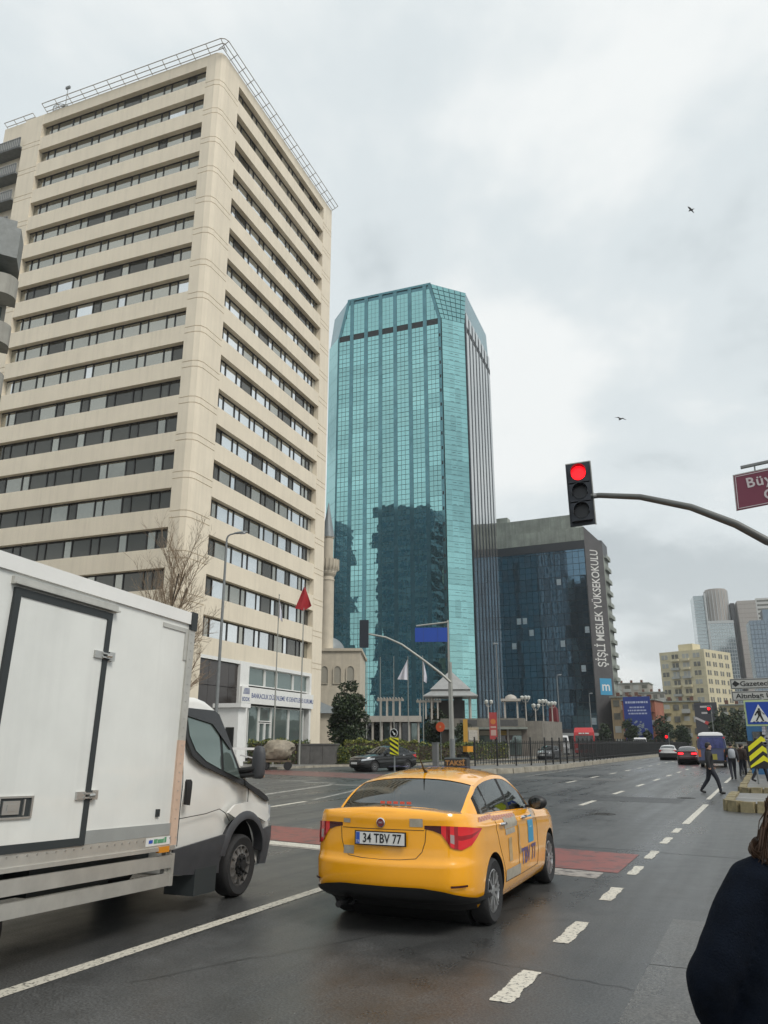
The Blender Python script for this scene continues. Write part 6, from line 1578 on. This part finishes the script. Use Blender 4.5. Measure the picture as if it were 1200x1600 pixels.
def globe_lamp(label, loc, h, n):
    t = thing('terrace_lamp', label, 'lamp', loc, 0, 'white globe lamps along the terrace'); MB().tube([(0, 0, 0), (0, 0, h)], [.09, .06], 8).build('post', PW, t)
    for k in range(n):
        a = k / n * 6.283 + .4; x, y = .42 * math.cos(a), .42 * math.sin(a)
        b = MB(); b.tube([(0, 0, h - .25), (x * .7, y * .7, h - .2), (x, y, h + .05)], .035, 6); ao = b.build('arm', PW, t)
        b = MB(); b.lathe([(.08, 0), (.2, .14), (.24, .42), (.06, .52)], 10, 0, (x, y, h + .05)); b.build('lantern', mat('lantern_white', (.66, .66, .62), .4), ao, 60)
for x, y, h, n, lab in ((-31.6, 97.0, 2.0, 3, 'lamp cluster left of the small domed kiosk'), (-27.6, 100.3, 2.6, 4, 'lamp cluster first right of the street lamp'), (-26.6, 101.2, 1.6, 3, 'short lamp cluster in the middle of the terrace'), (-25.9, 102.4, 2.2, 4, 'lamp cluster second from the terrace end'), (-25.2, 104.4, 2.0, 4, 'lamp cluster at the right terrace end before the red cloth')): globe_lamp(lab, (x, y, 4.4), h, n)
b = MB(); b.loft([[(x * w_, y * w_, z) for x, y in ((-1, -1), (1, -1), (1, 1), (-1, 1))] for w_, z in ((.55, 4.4), (.5, 6.0), (.1, 6.7))]); rc_ = b.build('folded_parasol', mat('maroon_cloth', (.14, .02, .025), .8), None, 60); rc_.location = (-25.3, 105.6, 0); tag(rc_, 'folded maroon parasol on the terrace end', 'parasol')
MB_T = thing('terrace_floor', 'upper stone terrace floor carrying the globe lamps', 'terrace', (0, 0, 0)); b = MB(); b.prism([(-37, 97), (-25.6, 100.4), (-24.6, 107), (-36, 112)], lambda u, v, h: (u, v, h), 0, 4.4); b.build('slab', TW, MB_T)
bn = thing('banner', 'narrow red and orange hanging shop banner', 'banner', (-27.4, 85.7, 0), R(17)); MB().box(-.42, .42, 0, .05, 2.1, 5.0).build('cloth', mat('banner_red', (.36, .045, .045), .6), bn); MB().cyl((.5, .02, 0), (.5, .02, 5.2), .04, .04, 8).build('post', GREYP, bn)
b = MB(); b.lathe([(.3, -.01), (.001, -.015)], 16, 0, (0, 0, 4.0), 'y'); b.build('print_disc', mat('banner_orange', (.5, .16, .04), .6), bn); b = MB(); b.box(-.3, .3, -.015, -.01, 3.3, 3.5); b.box(-.3, .3, -.015, -.01, 2.5, 3.1); b.build('print', mat('banner_pale', (.45, .3, .26), .6), bn)
sc2 = thing('shop_stall', 'cream and yellow food stall front beside the red banner', 'stall', (-30.0, 86.0, 0), R(17)); MB().box(-1.0, .7, 0, 1.2, 0, 3.4).build('wall', mat('stall_cream', (.42, .36, .26), .7, var=.3, vscale=3), sc2); MB().box(-1.0, -.5, -.08, 0, 0, 4.3).build('yellow_panel', mat('stall_yellow', (.48, .27, .04), .6), sc2); MB().box(-.35, .5, -.05, .0, 0, 1.7).build('opening', BK, sc2); MB().box(-.4, .6, -.09, 0, 2.0, 3.1).build('menu_board', mat('menu_pale', (.5, .47, .42), .6, var=.3, vscale=8), sc2)

# ================================================================ RAILINGS on the median
fe = thing('railing', 'black iron railing with pointed bars along the median kerb', 'railing', (0, 0, 0)); IRON = mat('black_iron', (.012, .013, .014), .5)
FP = [(-18.9, 54.6), (-16.9, 56.2), (-15.2, 60), (-14.4, 68), (-14.2, 80), (-14.2, 111), (-14.1, 170)]
dist = []; acc = 0
for (a, c) in zip(FP, FP[1:]):
    dist.append((acc, a, c)); acc += math.hypot(c[0] - a[0], c[1] - a[1])
def fp(s_):
    for d0_, a, c in reversed(dist):
        if s_ >= d0_: L_ = math.hypot(c[0] - a[0], c[1] - a[1]); u = min(1, (s_ - d0_) / L_); return (lerp(a[0], c[0], u), lerp(a[1], c[1], u))
bar = MB(); bar.box(-.018, .018, -.018, .018, .12, 1.62); bar.add([(-.04, 0, 1.62), (0, -.02, 1.62), (.04, 0, 1.62), (0, .02, 1.62), (0, 0, 1.78)], [(0, 1, 4), (1, 2, 4), (2, 3, 4), (3, 0, 4)]); barm = bar.mesh('bar', IRON)
pom = MB().box(-.05, .05, -.05, .05, 0, 1.85).ball((0, 0, 1.92), .07).mesh('post', IRON)
nb = 0; s_ = 0.; rst = MB()
while s_ < acc:
    x, y = fp(s_)
    if nb % 8 == 0:
        if s_ < 75: obj('post', pom, fe, (x, y, .16))
    if nb < 250: obj('bar', barm, fe, (x, y, .16))
    else: rst.box(x - .02, x + .02, y - .02, y + .02, .28, 1.85)
    nb += 1; s_ += .21
stuff(rst.build('bar', IRON, fe))
for z in (.35, 1.55):
    rb_ = MB()
    for (a, c) in zip(FP, FP[1:]): d = Vector((c[0] - a[0], c[1] - a[1], 0)); u = d.normalized(); rb_.obox(((a[0] + c[0]) / 2, (a[1] + c[1]) / 2, z + .16), d / 2, Vector((-u.y, u.x, 0)) * .02, (0, 0, .025))
    rb_.build('rail', IRON, fe)
dk = thing('hoarding', 'low dark panel fence beyond the railings far down the median', 'fence', (-16.2, 140, 0)); MB().box(-.1, .1, -48, 60, .1, 1.6).build('panel', mat('dark_hoarding', (.03, .03, .032), .7), dk)

# ================================================================ BIRDS
def gull(label, loc, rz, sp):
    t = thing('gull', label, 'bird', loc, rz); b = MB(); b.tube([(0, .35, 0), (0, .2, .02), (0, -.15, 0), (0, -.42, -.01)], [.02, .09, .08, .015], 8); b.build('body', mat('gull_grey', (.10, .10, .10), .8), t, 60)
    for sg in (1, -1):
        b = MB(); pts = [(0, .12, .03), (sg * .35, .18, .18), (sg * .85, .05, .05)]; bk = [(0, -.12, .03), (sg * .35, -.03, .17), (sg * .85, .0, .045)]
        b.add(pts + bk + [(p[0], p[1], p[2] + .02) for p in pts + bk], [(0, 1, 4, 3), (1, 2, 5, 4), (6, 9, 10, 7), (7, 10, 11, 8), (0, 6, 7, 1), (1, 7, 8, 2), (3, 4, 10, 9), (4, 5, 11, 10)]); b.build('wing', mat('gull_grey', (.10, .10, .10), .8), t)
gull('small dark gull high in the upper right sky', (-.37, 90, 65.6), R(70), 1); gull('gull gliding right of the glass tower', (-11.1, 89.3, 39.0), R(50), 1)
# ================================================================ OTHER VEHICLES
DKCAR = mat('graphite_car_paint', (.008, .009, .010), .25, coat=.7); REDCAR = mat('dark_red_car_paint', (.055, .02, .022), .3, coat=1.); WHCAR = mat('white_car_paint', (.62, .62, .62), .3, coat=1.)
saloon('parked_car', 'dark graphite saloon facing the camera in the side street behind the striped marker', 'car', (-22.0, 48.3, 0), R(156), DKCAR, front=True, scale=1.05, wheels=12)
rc = saloon('car', 'dark red saloon with bright brake lights ahead on the road', 'car', (-6.15, 72.0, 0), R(3), REDCAR, scale=.98)
LIT = mat('lit_brake_lamp', (.5, .0, .01), .3, emit=(1, .02, .03, 2.5))
for sx in (-.52, .52): MB().box(sx - .2, sx + .2, -1.03, -.98, .84, .96).build('brake_lamp', LIT, rc)
wc = saloon('car', 'white saloon driving away left of the dark red saloon', 'car', (-9.5, 89.0, 0), R(3), WHCAR, scale=1.02)
MB().box(-.9, .9, -1.02, -.95, .3, .7).build('dark_tailgate', CABIN, wc)
saloon('taxi', 'distant yellow taxi half hidden behind the dark red saloon', 'taxi', (-5.55, 84, 0), R(3), YELLOW); saloon('taxi', 'far yellow taxi close to the left flank of the minibus', 'taxi', (-5.2, 95, 0), R(3), YELLOW, scale=1.12)
# minibus from behind
mbs = thing('minibus', 'blue and white minibus with a blue printed rear driving away at the right', 'minibus', (-3.75, 64.0, 0), R(3)); BUSB = mat('bus_blue', (.045, .058, .13), .35, coat=.4); BUSY = mat('bus_olive_yellow', (.30, .27, .05), .5)
ringz = [(.35, .97), (.9, 1.0), (1.5, 1.0), (1.95, .95), (2.25, .86)]
b = MB(); b.loft([[(-w_ * .98, y0 + .02 * (z - .3), z), (w_ * .98, y0 + .02 * (z - .3), z), (w_, y0 + .15, z), (w_, 6.3, z), (-w_, 6.3, z), (-w_, y0 + .15, z)] for z, w_ in ringz for y0 in (0,)]); b.build('body', BUSB, mbs)
b = MB(); b.loft([[(-.87, .03, 2.25), (.87, .03, 2.25), (.87, 6.2, 2.25), (-.87, 6.2, 2.25)], [(-.8, .1, 2.42), (.8, .1, 2.42), (.8, 6.1, 2.42), (-.8, 6.1, 2.42)], [(-.5, .3, 2.5), (.5, .3, 2.5), (.5, 6., 2.5), (-.5, 6., 2.5)]]); b.build('roof', WHCAR, mbs)
MB().box(-.8, .8, -.03, .02, 1.35, 2.1).build('rear_window', mat('printed_window', (.05, .06, .19), .2, var=.5, vscale=3, coat=.3), mbs); MB().box(-.3, .3, -.04, 0, .55, .95).build('plate_panel', BUSY, mbs); MB().box(-.95, .95, -.05, .1, .28, .5).build('rear_bumper', BLACK, mbs)
for sx in (-.88, .88): MB().box(sx - .09, sx + .09, -.03, .02, .75, 1.25).build('tail_lamp', mat('bus_tail_amber', (.5, .12, .02), .3), mbs); MB().box(sx - .06, sx + .06, -.03, .02, 2.05, 2.15).build('marker_lamp', TAILRED, mbs)
for i in range(4): MB().box(.97, 1.01, .6 + i * 1.4, 1.8 + i * 1.4, 1.3, 2.0).build('side_window', DGLASS, mbs)
for sx in (-.8, .8):
    for y in (1.4, 5.2): wheel(mbs, (sx, y, .36), .36, .22, 1 if sx > 0 else -1, 12)
# red lorry and white van on the other carriageway
rl_ = thing('lorry', 'red lorry cab facing us on the far carriageway behind the railings', 'lorry', (-23.9, 117.5, 0), R(12)); LRED = mat('lorry_red', (.42, .012, .014), .35, coat=.5)
b = MB(); b.loft([[(-1.45, 0, z), (1.45, 0, z), (1.5, .3, z), (1.5, 2.3, z), (-1.5, 2.3, z), (-1.5, .3, z)] for z in (.5, 2.3)] + [[(-1.4, .12, 3.2), (1.4, .12, 3.2), (1.45, .4, 3.2), (1.45, 2.3, 3.2), (-1.45, 2.3, 3.2), (-1.45, .4, 3.2)], [(-1.25, .8, 3.85), (1.25, .8, 3.85), (1.3, 1., 3.85), (1.3, 2.3, 3.85), (-1.3, 2.3, 3.85), (-1.3, 1., 3.85)]]); b.build('cab', LRED, rl_)
MB().box(-1.25, 1.25, -.05, .05, 1.75, 2.75).build('windscreen', DGLASS, rl_); MB().box(-.9, .9, -.06, .02, .8, 1.5).build('grille', BLACK, rl_); MB().box(-1.45, 1.45, -.1, .1, .35, .7).build('bumper', LRED, rl_)
for i, (x0, x1) in enumerate(((-.75, -.3), (-.2, .05), (.15, .7))): MB().box(x0, x1, -.04, .06, 2.95, 3.12).build('pale_print', SWHITE, rl_)
MB().box(-1.4, 1.4, 2.5, 9, 1.0, 3.4).build('cargo_box', LRED, rl_)
for sx in (-1.15, 1.15): MB().box(sx - .2, sx + .2, -.08, .0, .75, .95).build('headlamp', LAMPCL, rl_); wheel(rl_, (sx, 1.1, .5), .5, .3, 1 if sx > 0 else -1, 12)
def van(label, loc, rz, m, w_=1.0, h=2.3):
    t = thing('van', label, 'van', loc, rz); b = MB(); b.loft([[(-x, y0, z), (x, y0, z), (x, 5, z), (-x, 5, z)] for z, x, y0 in ((.35, w_, 0), (1.1, w_, -.02), (1.25, w_, .15), (h - .1, w_ * .88, .95), (h, w_ * .8, 1.1))]); b.build('body', m, t)
    b = MB(); b.add([(-w_ * .85, .2, 1.3), (w_ * .85, .2, 1.3), (w_ * .75, .83, h - .25), (-w_ * .75, .83, h - .25), (-w_ * .85, .3, 1.3), (w_ * .85, .3, 1.3), (w_ * .75, .95, h - .25), (-w_ * .75, .95, h - .25)], [(0, 1, 2, 3), (0, 4, 5, 1), (1, 5, 6, 2), (2, 6, 7, 3), (3, 7, 4, 0)]); b.build('windscreen', DGLASS, t)
    for sx in (-w_ * .75, w_ * .75): MB().box(sx - .15, sx + .15, -.06, .02, .75, .95).build('headlamp', LAMPCL, t)
    MB().box(-.4, .4, -.05, .0, .6, .9).build('grille', BLACK, t)
    for sx in (-w_ * .85, w_ * .85):
        for y in (.9, 4.1): wheel(t, (sx, y, .34), .34, .22, 1 if sx > 0 else -1, 12)
    return t
van('white van facing us on the far carriageway left of the red lorry', (-26.1, 111.5, 0), R(14), WHCAR, 1.35, 2.7); van('small white van beneath the college building right of the red lorry', (-20.6, 150, 0), R(8), WHCAR, 1.2, 2.6)
saloon('car', 'grey saloon passing behind the railings below the terrace shops', 'car', (-21.5, 88, 0), R(178), mat('silver_car_paint', (.26, .27, .28), .3, .4, coat=.8), front=True)
# delivery motorbike
mo_ = thing('motorbike', 'parked delivery motorbike with a yellow top box left of the railings', 'motorbike', (-25.5, 70.5, .13), R(60)); b = MB()
for y in (-.62, .62): 
    q = MB(); q.lathe([(.2, -.05), (.29, -.06), (.3, 0), (.29, .06), (.2, .05)], 20, 0, (0, y, .3), 'x'); q.build('wheel', TYRE, mo_)
b.tube([(0, -.62, .3), (0, -.2, .5), (0, .3, .55), (0, .62, .3)], [.04, .1, .1, .04], 8); b.tube([(0, .62, .3), (0, .45, .95)], .035, 6); b.tube([(-.35, .38, 1.0), (0, .45, .97), (.35, .38, 1.0)], .025, 6); b.build('frame', BLACK, mo_, 50)
q = MB(); q.tube([(0, -.5, .72), (0, 0, .74), (0, .25, .8)], [.12, .13, .1], 8); q.build('seat', BLACK, mo_, 50); MB().box(-.35, .35, -.95, -.35, .80, 1.30).build('top_box', mat('box_orange_yellow', (.60, .26, .02), .45), mo_)
# loaded hand cart under a tarpaulin
ct = thing('hand_cart', 'hand cart piled high under a crumpled grey brown tarpaulin', 'hand cart', (-29.9, 45.9, 0), R(30)); rc_r = random.Random(4)
b = MB(); b.box(-.95, .95, -.55, .55, .5, .62); b.build('deck', mat('cart_wood', (.12, .09, .06), .9, var=.3), ct)
for x in (-.75, .75):
    q = MB(); q.lathe([(.18, -.06), (.26, -.06), (.27, 0), (.26, .06), (.18, .06)], 16, 0, (x, -.5, .27), 'y'); q.build('wheel', TYRE, ct)
    q = MB(); q.lathe([(.18, -.06), (.26, -.06), (.27, 0), (.26, .06), (.18, .06)], 16, 0, (x, .5, .27), 'y'); q.build('wheel', TYRE, ct)
b = MB(); rings = []
for i in range(12):
    t_ = -math.pi / 2 + math.pi * i / 11; ring = []
    for j in range(22):
        a = j / 22 * 6.283; f_ = 1 + .10 * math.sin(3 * a + i) + .07 * math.sin(7 * a - 2 * i) + rc_r.uniform(-.05, .05); c_ = max(.04, math.cos(t_)) ** .6
        ring.append((1.12 * c_ * math.cos(a) * f_ + .12 * math.sin(t_ * 2), .75 * c_ * math.sin(a) * f_, 1.22 + .66 * math.sin(t_) * (1 + .08 * math.sin(4 * a)) + rc_r.uniform(-.03, .03)))
    rings.append(ring)
b.loft(rings); b.build('tarpaulin', mat('tarpaulin', (.26, .225, .17), .6, var=.4, vscale=3, bump=.9, bscale=7), ct, 35)
b = MB(); b.tube([(-.95, -.45, .6), (-2.4, -.45, .95)], .03, 6); b.tube([(-.95, .45, .6), (-2.4, .45, .95)], .03, 6); b.tube([(-2.4, -.45, .95), (-2.4, .45, .95)], .03, 6); b.build('handle', mat('cart_handle', (.42, .42, .42), .5), ct)
gp = thing('gate_pier', 'white gate pier with cornice between the truck cab and the storefront', 'gate pier', (-35.6, 48.3, .13), R(5)); MB().box(-.9, .9, -.5, .5, 0, 4.1).build('pier', WHITE, gp); MB().box(-1.2, 1.2, -.7, .7, 4.1, 4.4).build('cornice', WHITE, gp); MB().box(-.1, .6, -.54, -.5, .3, 2.7).build('doorway', BK, gp)
rb2 = thing('barrier', 'short red and white barrier bar beside the truck cab', 'barrier', (-32.5, 44.3, .13), R(25)); MB().box(-1.2, -.4, -.05, .05, .8, 1.5).build('red_panel', mat('barrier_red', (.35, .05, .06), .6), rb2); MB().box(-.4, 2.2, -.05, .05, 1.15, 1.3).build('bar', WHITE, rb2); MB().box(-1.0, -.9, -.04, .04, 0, .8).build('leg', GREYP, rb2); MB().box(2.0, 2.1, -.04, .04, 0, 1.15).build('leg', GREYP, rb2)
# small red signals far down the road
for x, y, z, lab in ((-7.3, 128, 6.6, 'far traffic light showing red against the dark trees'), (-13.9, 130, 2.6, 'low far traffic light showing red left of the white saloon')):
    t = thing('traffic_light', lab, 'traffic light', (x, y, 0)); MB().cyl((.3, .1, 0), (.3, .1, z + .6), .07, .05, 8).build('post', GREYP, t); MB().box(-.25, .25, -.1, .1, z - .75, z + .35).build('head', TLBODY, t); q = MB(); q.lathe([(.2, 0), (.2, -.08), (.001, -.09)], 14, 0, (0, -.1, z), 'y'); q.build('lens', REDLIT, t)

# ================================================================ PEOPLE
SKIN = mat('skin', (.42, .24, .165), .55); HAIRD = mat('dark_hair', (.016, .012, .010), .55); HAIRB = mat('brown_hair', (.085, .048, .030), .45, var=.35, vscale=30)
def skin_body(joints, edges, mats_, zone, parent, root='pelvis', sub=2, name='body', fat=1.22):
    names = list(joints); me = bpy.data.meshes.new('rig'); me.from_pydata([joints[k][0] for k in names], [(names.index(a), names.index(c)) for a, c in edges], [])
    o = bpy.data.objects.new('rig', me); COL.objects.link(o); o.modifiers.new('s', 'SKIN'); 
    for i, k in enumerate(names):
        r_ = joints[k][1]; sv = me.skin_vertices[0].data[i]; r_ = r_ if hasattr(r_, '__len__') else (r_, r_); sv.radius = tuple(q * fat for q in r_); sv.use_root = (k == root)
    m = o.modifiers.new('u', 'SUBSURF'); m.levels = sub; m.render_levels = sub
    dg = bpy.context.evaluated_depsgraph_get(); out = bpy.data.meshes.new_from_object(o.evaluated_get(dg)); bpy.data.objects.remove(o)
    out.materials.clear()
    for x in mats_: out.materials.append(x)
    for p in out.polygons: p.use_smooth = True; p.material_index = zone(p.center)
    return obj(name, out, parent)
def person(label, loc, rz, coat, trousers, h=1.75, stride=.33, bag=None, hair=HAIRD, arm_swing=.2, shoes=BLACK, group=None, long_coat=0.0):
    t = thing('person', label, 'person', loc, rz, group); k = h / 1.75; s_ = stride
    J = {}
    def j(n, x, y, z, r_): J[n] = ((x * k, y * k, z * k), r_ * k if not hasattr(r_, '__len__') else tuple(q * k for q in r_))
    j('pelvis', 0, 0, .95, (.165, .125)); j('waist', 0, .01, 1.1, (.15, .115)); j('chest', 0, .02, 1.30, (.185, .13)); j('neck_base', 0, .01, 1.46, (.10, .085)); j('neck', 0, .03, 1.53, .055); j('head', 0, .045, 1.62, (.075, .09)); j('crown', 0, .035, 1.70, (.062, .075))
    for n, sx, f_ in (('r', 1, 1), ('l', -1, -1)):
        y = s_ * f_
        j(n + 'hip', sx * .095, 0, .88, .095); j(n + 'knee', sx * .10, y * .50 + .06, .49, .064); j(n + 'ankle', sx * .10, y * .95 + (0 if f_ > 0 else -.06), .10 + (.0 if f_ > 0 else .05), .045); j(n + 'heel', sx * .10, y * .97 - .04 + (0 if f_ > 0 else -.06), .045 + (.0 if f_ > 0 else .04), .042); j(n + 'toe', sx * .11, y * .97 + .15 + (0 if f_ > 0 else -.06), .035, .035)
        a = -arm_swing * f_
        j(n + 'sh', sx * .20, .01, 1.41, .075); j(n + 'elb', sx * .27, a * .45 - .03, 1.13, .058); j(n + 'wri', sx * .27, a + .06, .90, .042); j(n + 'hand', sx * .265, a + .10, .82, .035)
    E = [('pelvis', 'waist'), ('waist', 'chest'), ('chest', 'neck_base'), ('neck_base', 'neck'), ('neck', 'head'), ('head', 'crown')]
    for n in 'rl': E += [('pelvis', n + 'hip'), (n + 'hip', n + 'knee'), (n + 'knee', n + 'ankle'), (n + 'ankle', n + 'heel'), (n + 'heel', n + 'toe'), ('chest', n + 'sh'), (n + 'sh', n + 'elb'), (n + 'elb', n + 'wri'), (n + 'wri', n + 'hand')]
    def zone(c):
        z = c.z / k
        if z > 1.51: return 2
        if abs(c.x) / k > .2 and z < .885: return 2
        if abs(c.x) / k > .2: return 0
        if z > .90 - long_coat: return 0
        return 3 if z < .12 else 1
    skin_body(J, E, [coat, trousers, SKIN, shoes], zone, t)
    b = MB(); b.ball((0, .02 * k, 1.70 * k), .088 * k, .105 * k, .085 * k, 14, 9); b.ball((0, -.01 * k, 1.64 * k), .085 * k, .085 * k, .09 * k, 14, 8); b.build('hair', hair, t, 60)
    b = MB(); b.ball((0, .125 * k, 1.615 * k), .014, .022, .02); b.build('nose', SKIN, t, 60)
    if long_coat:
        b = MB(); b.loft([[(w_ * math.cos(a) * k, d_ * math.sin(a) * k + .01, z * k) for a in [q / 18 * 6.283 for q in range(18)]] for z, w_, d_ in ((1.12, .165, .125), (.95, .185, .15), (.92 - long_coat, .215, .19))], 0, False); b.build('coat_skirt', coat, t, 60)
    if bag:
        b = MB(); b.loft([[(w_ * math.cos(a), -.2 * k - .09 + d_ * math.sin(a), z * k) for a in [q / 14 * 6.283 for q in range(14)]] for z, w_, d_ in ((1.0, .12, .06), (1.05, .16, .09), (1.3, .16, .1), (1.42, .13, .08), (1.45, .05, .04))]); bo = b.build('backpack', bag, t, 60)
        q = MB()
        for sx in (-.1, .1): q.tube([(sx, -.2 * k, 1.42 * k), (sx, -.05, 1.50 * k), (sx, .13 * k, 1.38 * k), (sx, .12 * k, 1.2 * k)], .018, 6)
        q.build('strap', BLACK, bo)
    return t
DK1 = mat('black_jacket', (.016, .016, .019), .8, var=.2, vscale=8); DK2 = mat('navy_trousers', (.014, .016, .024), .85, var=.2, vscale=8); OLV = mat('dark_olive_coat', (.032, .034, .026), .8, var=.2, vscale=8); BRN = mat('dark_brown_coat', (.045, .028, .020), .8); GRYC = mat('charcoal_coat', (.03, .03, .032), .8); PALEB = mat('pale_grey_bag', (.33, .35, .38), .7)
person('man in dark jacket and black trousers striding across the road towards the island', (-2.0, 31.6, 0), R(-78), DK1, DK2, 1.74, .29, None, arm_swing=.12)
person('pedestrian with a pale grey backpack walking away beside the minibus', (-1.72, 44.0, 0), R(8), DK1, DK2, 1.76, .25, PALEB)
person('person in brown coat walking just right of the pale backpack', (-1.38, 48.0, 0), R(-10), BRN, DK2, 1.68, .2)
person('person in olive coat behind the walking crowd', (-1.45, 53.5, 0), R(4), OLV, DK2, 1.7, .25)
person('person in black coat waiting left of the chevron board', (-1.0, 50.5, .2), R(20), DK1, GRYC, 1.64, .18, long_coat=.12)
person('person in dark trousers standing behind the chevron board', (-.42, 37.2, .2), R(-60), OLV, DK2, 1.74, .25)
person('person in charcoal coat at the right edge behind the signs', (.1, 41.0, .2), R(15), GRYC, DK1, 1.7, .15, long_coat=.1)
# ---- woman in the right foreground: dark navy coat, brown hair, elbow out
fw = thing('person', 'woman in dark navy coat with long brown hair, elbow out, cropped by the right edge', 'person', (.092, 3.07, 0), R(12))
NAVC = mat('navy_wool_coat', (.0035, .0065, .0135), .9, var=.35, vscale=14, bump=.4, bscale=160, spec=.15)
def ring(cx, cy, z, w_, d_, n=28, p=2.3):
    out = []
    for q in range(n):
        a = q / n * 6.283; c_, s_ = math.cos(a), math.sin(a)
        out.append((cx + w_ * math.copysign(abs(c_) ** (2 / p), c_), cy + d_ * math.copysign(abs(s_) ** (2 / p), s_), z))
    return out
b = MB(); b.loft([ring(*a) for a in ((0, 0, .42, .30, .25), (0, 0, .6, .275, .225), (0, 0, .85, .31, .21), (0, .0, .98, .31, .19), (0, .01, 1.12, .28, .165), (0, .02, 1.26, .225, .155), (0, .01, 1.36, .215, .14), (0, .0, 1.42, .16, .115), (0, .0, 1.455, .10, .09), (0, .01, 1.49, .075, .08))])
for sg in (-1, 1):
    P = [(sg * .15, 0, 1.385), (sg * .205, -.0, 1.365), (sg * .265, -.02, 1.27), (sg * .33, -.035, 1.14), (sg * .37, -.02, 1.06), (sg * .36, .02, .97), (sg * .32, .08, .87), (sg * .25, .13, .80)]
    b.tube(P, [.08, .085, .082, .08, .082, .075, .066, .06], 16)
for sx in (-.1, .1): b.tube([(sx, 0, .6), (sx, .01, .3), (sx, 0, .1)], [.11, .075, .055], 12); b.tube([(sx, -.04, .05), (sx, .12, .04), (sx, .2, .03)], [.05, .05, .03], 10)
b.ball((0, .05, 1.575), .078, .098, .118, 18, 14); b.tube([(0, .02, 1.45), (0, .035, 1.55)], .052, 12)
o = b.build('rough', NAVC); md = o.modifiers.new('r', 'REMESH'); md.mode = 'VOXEL'; md.voxel_size = .013; ms_ = o.modifiers.new('s', 'SMOOTH'); ms_.iterations = 7; ms_.factor = .6
dg = bpy.context.evaluated_depsgraph_get(); me = bpy.data.meshes.new_from_object(o.evaluated_get(dg)); bpy.data.objects.remove(o)
me.materials.clear()
for x in (NAVC, SKIN, BLACK): me.materials.append(x)
from mathutils import noise as mnoise
for v in me.vertices:      # folds at the elbow and down the coat
    c_ = v.co
    if c_.z < 1.45:
        e_ = .006 * math.sin(c_.z * 62 + c_.x * 25) * math.exp(-((abs(c_.x) - .33) / .08) ** 2) * math.exp(-((c_.z - 1.06) / .13) ** 2)
        k_ = .016 * mnoise.noise(Vector((c_.x * 6, c_.y * 6, c_.z * 2.2))) + e_
        r_ = Vector((c_.x, c_.y, 0)).normalized() if abs(c_.x) + abs(c_.y) > .01 else Vector((0, 0, 0)); v.co = c_ + r_ * k_
for p in me.polygons: p.use_smooth = True; c_ = p.center; p.material_index = 1 if c_.z > 1.475 else (2 if c_.z < .12 else 0)
obj('body', me, fw); fw.scale = (.965,) * 3
rh = random.Random(31); hr = MB()
cap = MB(); cap.ball((0, .03, 1.60), .092, .112, .115, 18, 12); cap.ball((0, -.02, 1.53), .098, .09, .12, 16, 10); cap.build('hair_cap', HAIRB, fw, 60)
for i in range(1500):
    a = R(rh.uniform(-200, 20)); r0 = .085; x0, y0 = r0 * math.cos(a), .02 + .1 * math.sin(a); z0 = rh.uniform(1.56, 1.69)
    ln = rh.uniform(.22, .36); pts = []; ph = rh.uniform(0, 6.28); am = rh.uniform(.004, .022); out = rh.uniform(.012, .055)
    for q in range(9):
        u = q / 8; pts.append((x0 * (1 + .1 * u) + math.copysign(out * u, x0) + am * math.sin(ph + u * 7) * u, y0 - .015 * u + am * math.cos(ph + u * 6) * u, z0 - ln * u))
    hr.tube(pts, [.0022, .0024, .0024, .0023, .0021, .0019, .0016, .0012, .0006], 3, 0, False)
def curl(x, y, z, r_, n):
    for i in range(n):
        dx, dy, dz = rh.gauss(0, .006), rh.gauss(0, .008), rh.gauss(0, .006); rr = r_ * rh.uniform(.8, 1.15)
        pts = [(x + .05 + dx, y + dy, z + .16 + dz), (x + .045 + dx, y + dy, z + .06 + dz)] + [(x + dx + rr * math.cos(R(t_)), y + dy + .002 * k, z + dz + rr * math.sin(R(t_))) for k, t_ in enumerate(range(0, -300, -30))]
        hr.tube(pts, [.0024] * 8 + [.002, .0018, .0014, .001], 3, 0, False)
curl(-.172, -.03, 1.475, .022, 60); curl(-.14, -.06, 1.46, .02, 24)
for i in range(170):
    q0 = Vector((-.085 + rh.gauss(0, .01), rh.uniform(-.07, .05), rh.uniform(1.56, 1.68))); q3 = Vector((-.15 + rh.gauss(0, .02), -.03 + rh.gauss(0, .03), 1.47 + rh.gauss(0, .03))); q1 = q0 + Vector((-.03, 0, -.03)); q2 = q3 + Vector((.015, 0, .06))
    hr.tube([q0, q1.lerp(q2, .15), q1.lerp(q2, .5), q2, q3], [.0026, .0028, .0026, .002, .001], 3, 0, False)
for i in range(14):
    z0 = rh.uniform(1.4, 1.6); hr.tube([(-.09, rh.uniform(-.08, .02), z0), (-.13 - rh.random() * .03, -.04, z0 - .06), (-.15 - rh.random() * .05, -.05, z0 - .13), (-.12 - rh.random() * .04, -.05, z0 - .18)], [.0012, .001, .0009, .0006], 4, 0, False)
stuff(hr.build('hair', HAIRB, fw, 60))
# ================================================================ damp air over the whole scene
hz_m = bpy.data.materials.new('damp_air'); hz_m.use_nodes = True; t_ = hz_m.node_tree; t_.nodes.clear()
o_ = t_.nodes.new('ShaderNodeOutputMaterial'); v_ = t_.nodes.new('ShaderNodeVolumePrincipled'); v_.inputs['Color'].default_value = (.9, .93, .95, 1); v_.inputs['Density'].default_value = .00024; v_.inputs['Anisotropy'].default_value = .2
t_.links.new(v_.outputs[0], o_.inputs['Volume'])
stuff(MB().box(-2600, 2600, -1600, 3100, -1.1, 128).build('haze', hz_m))
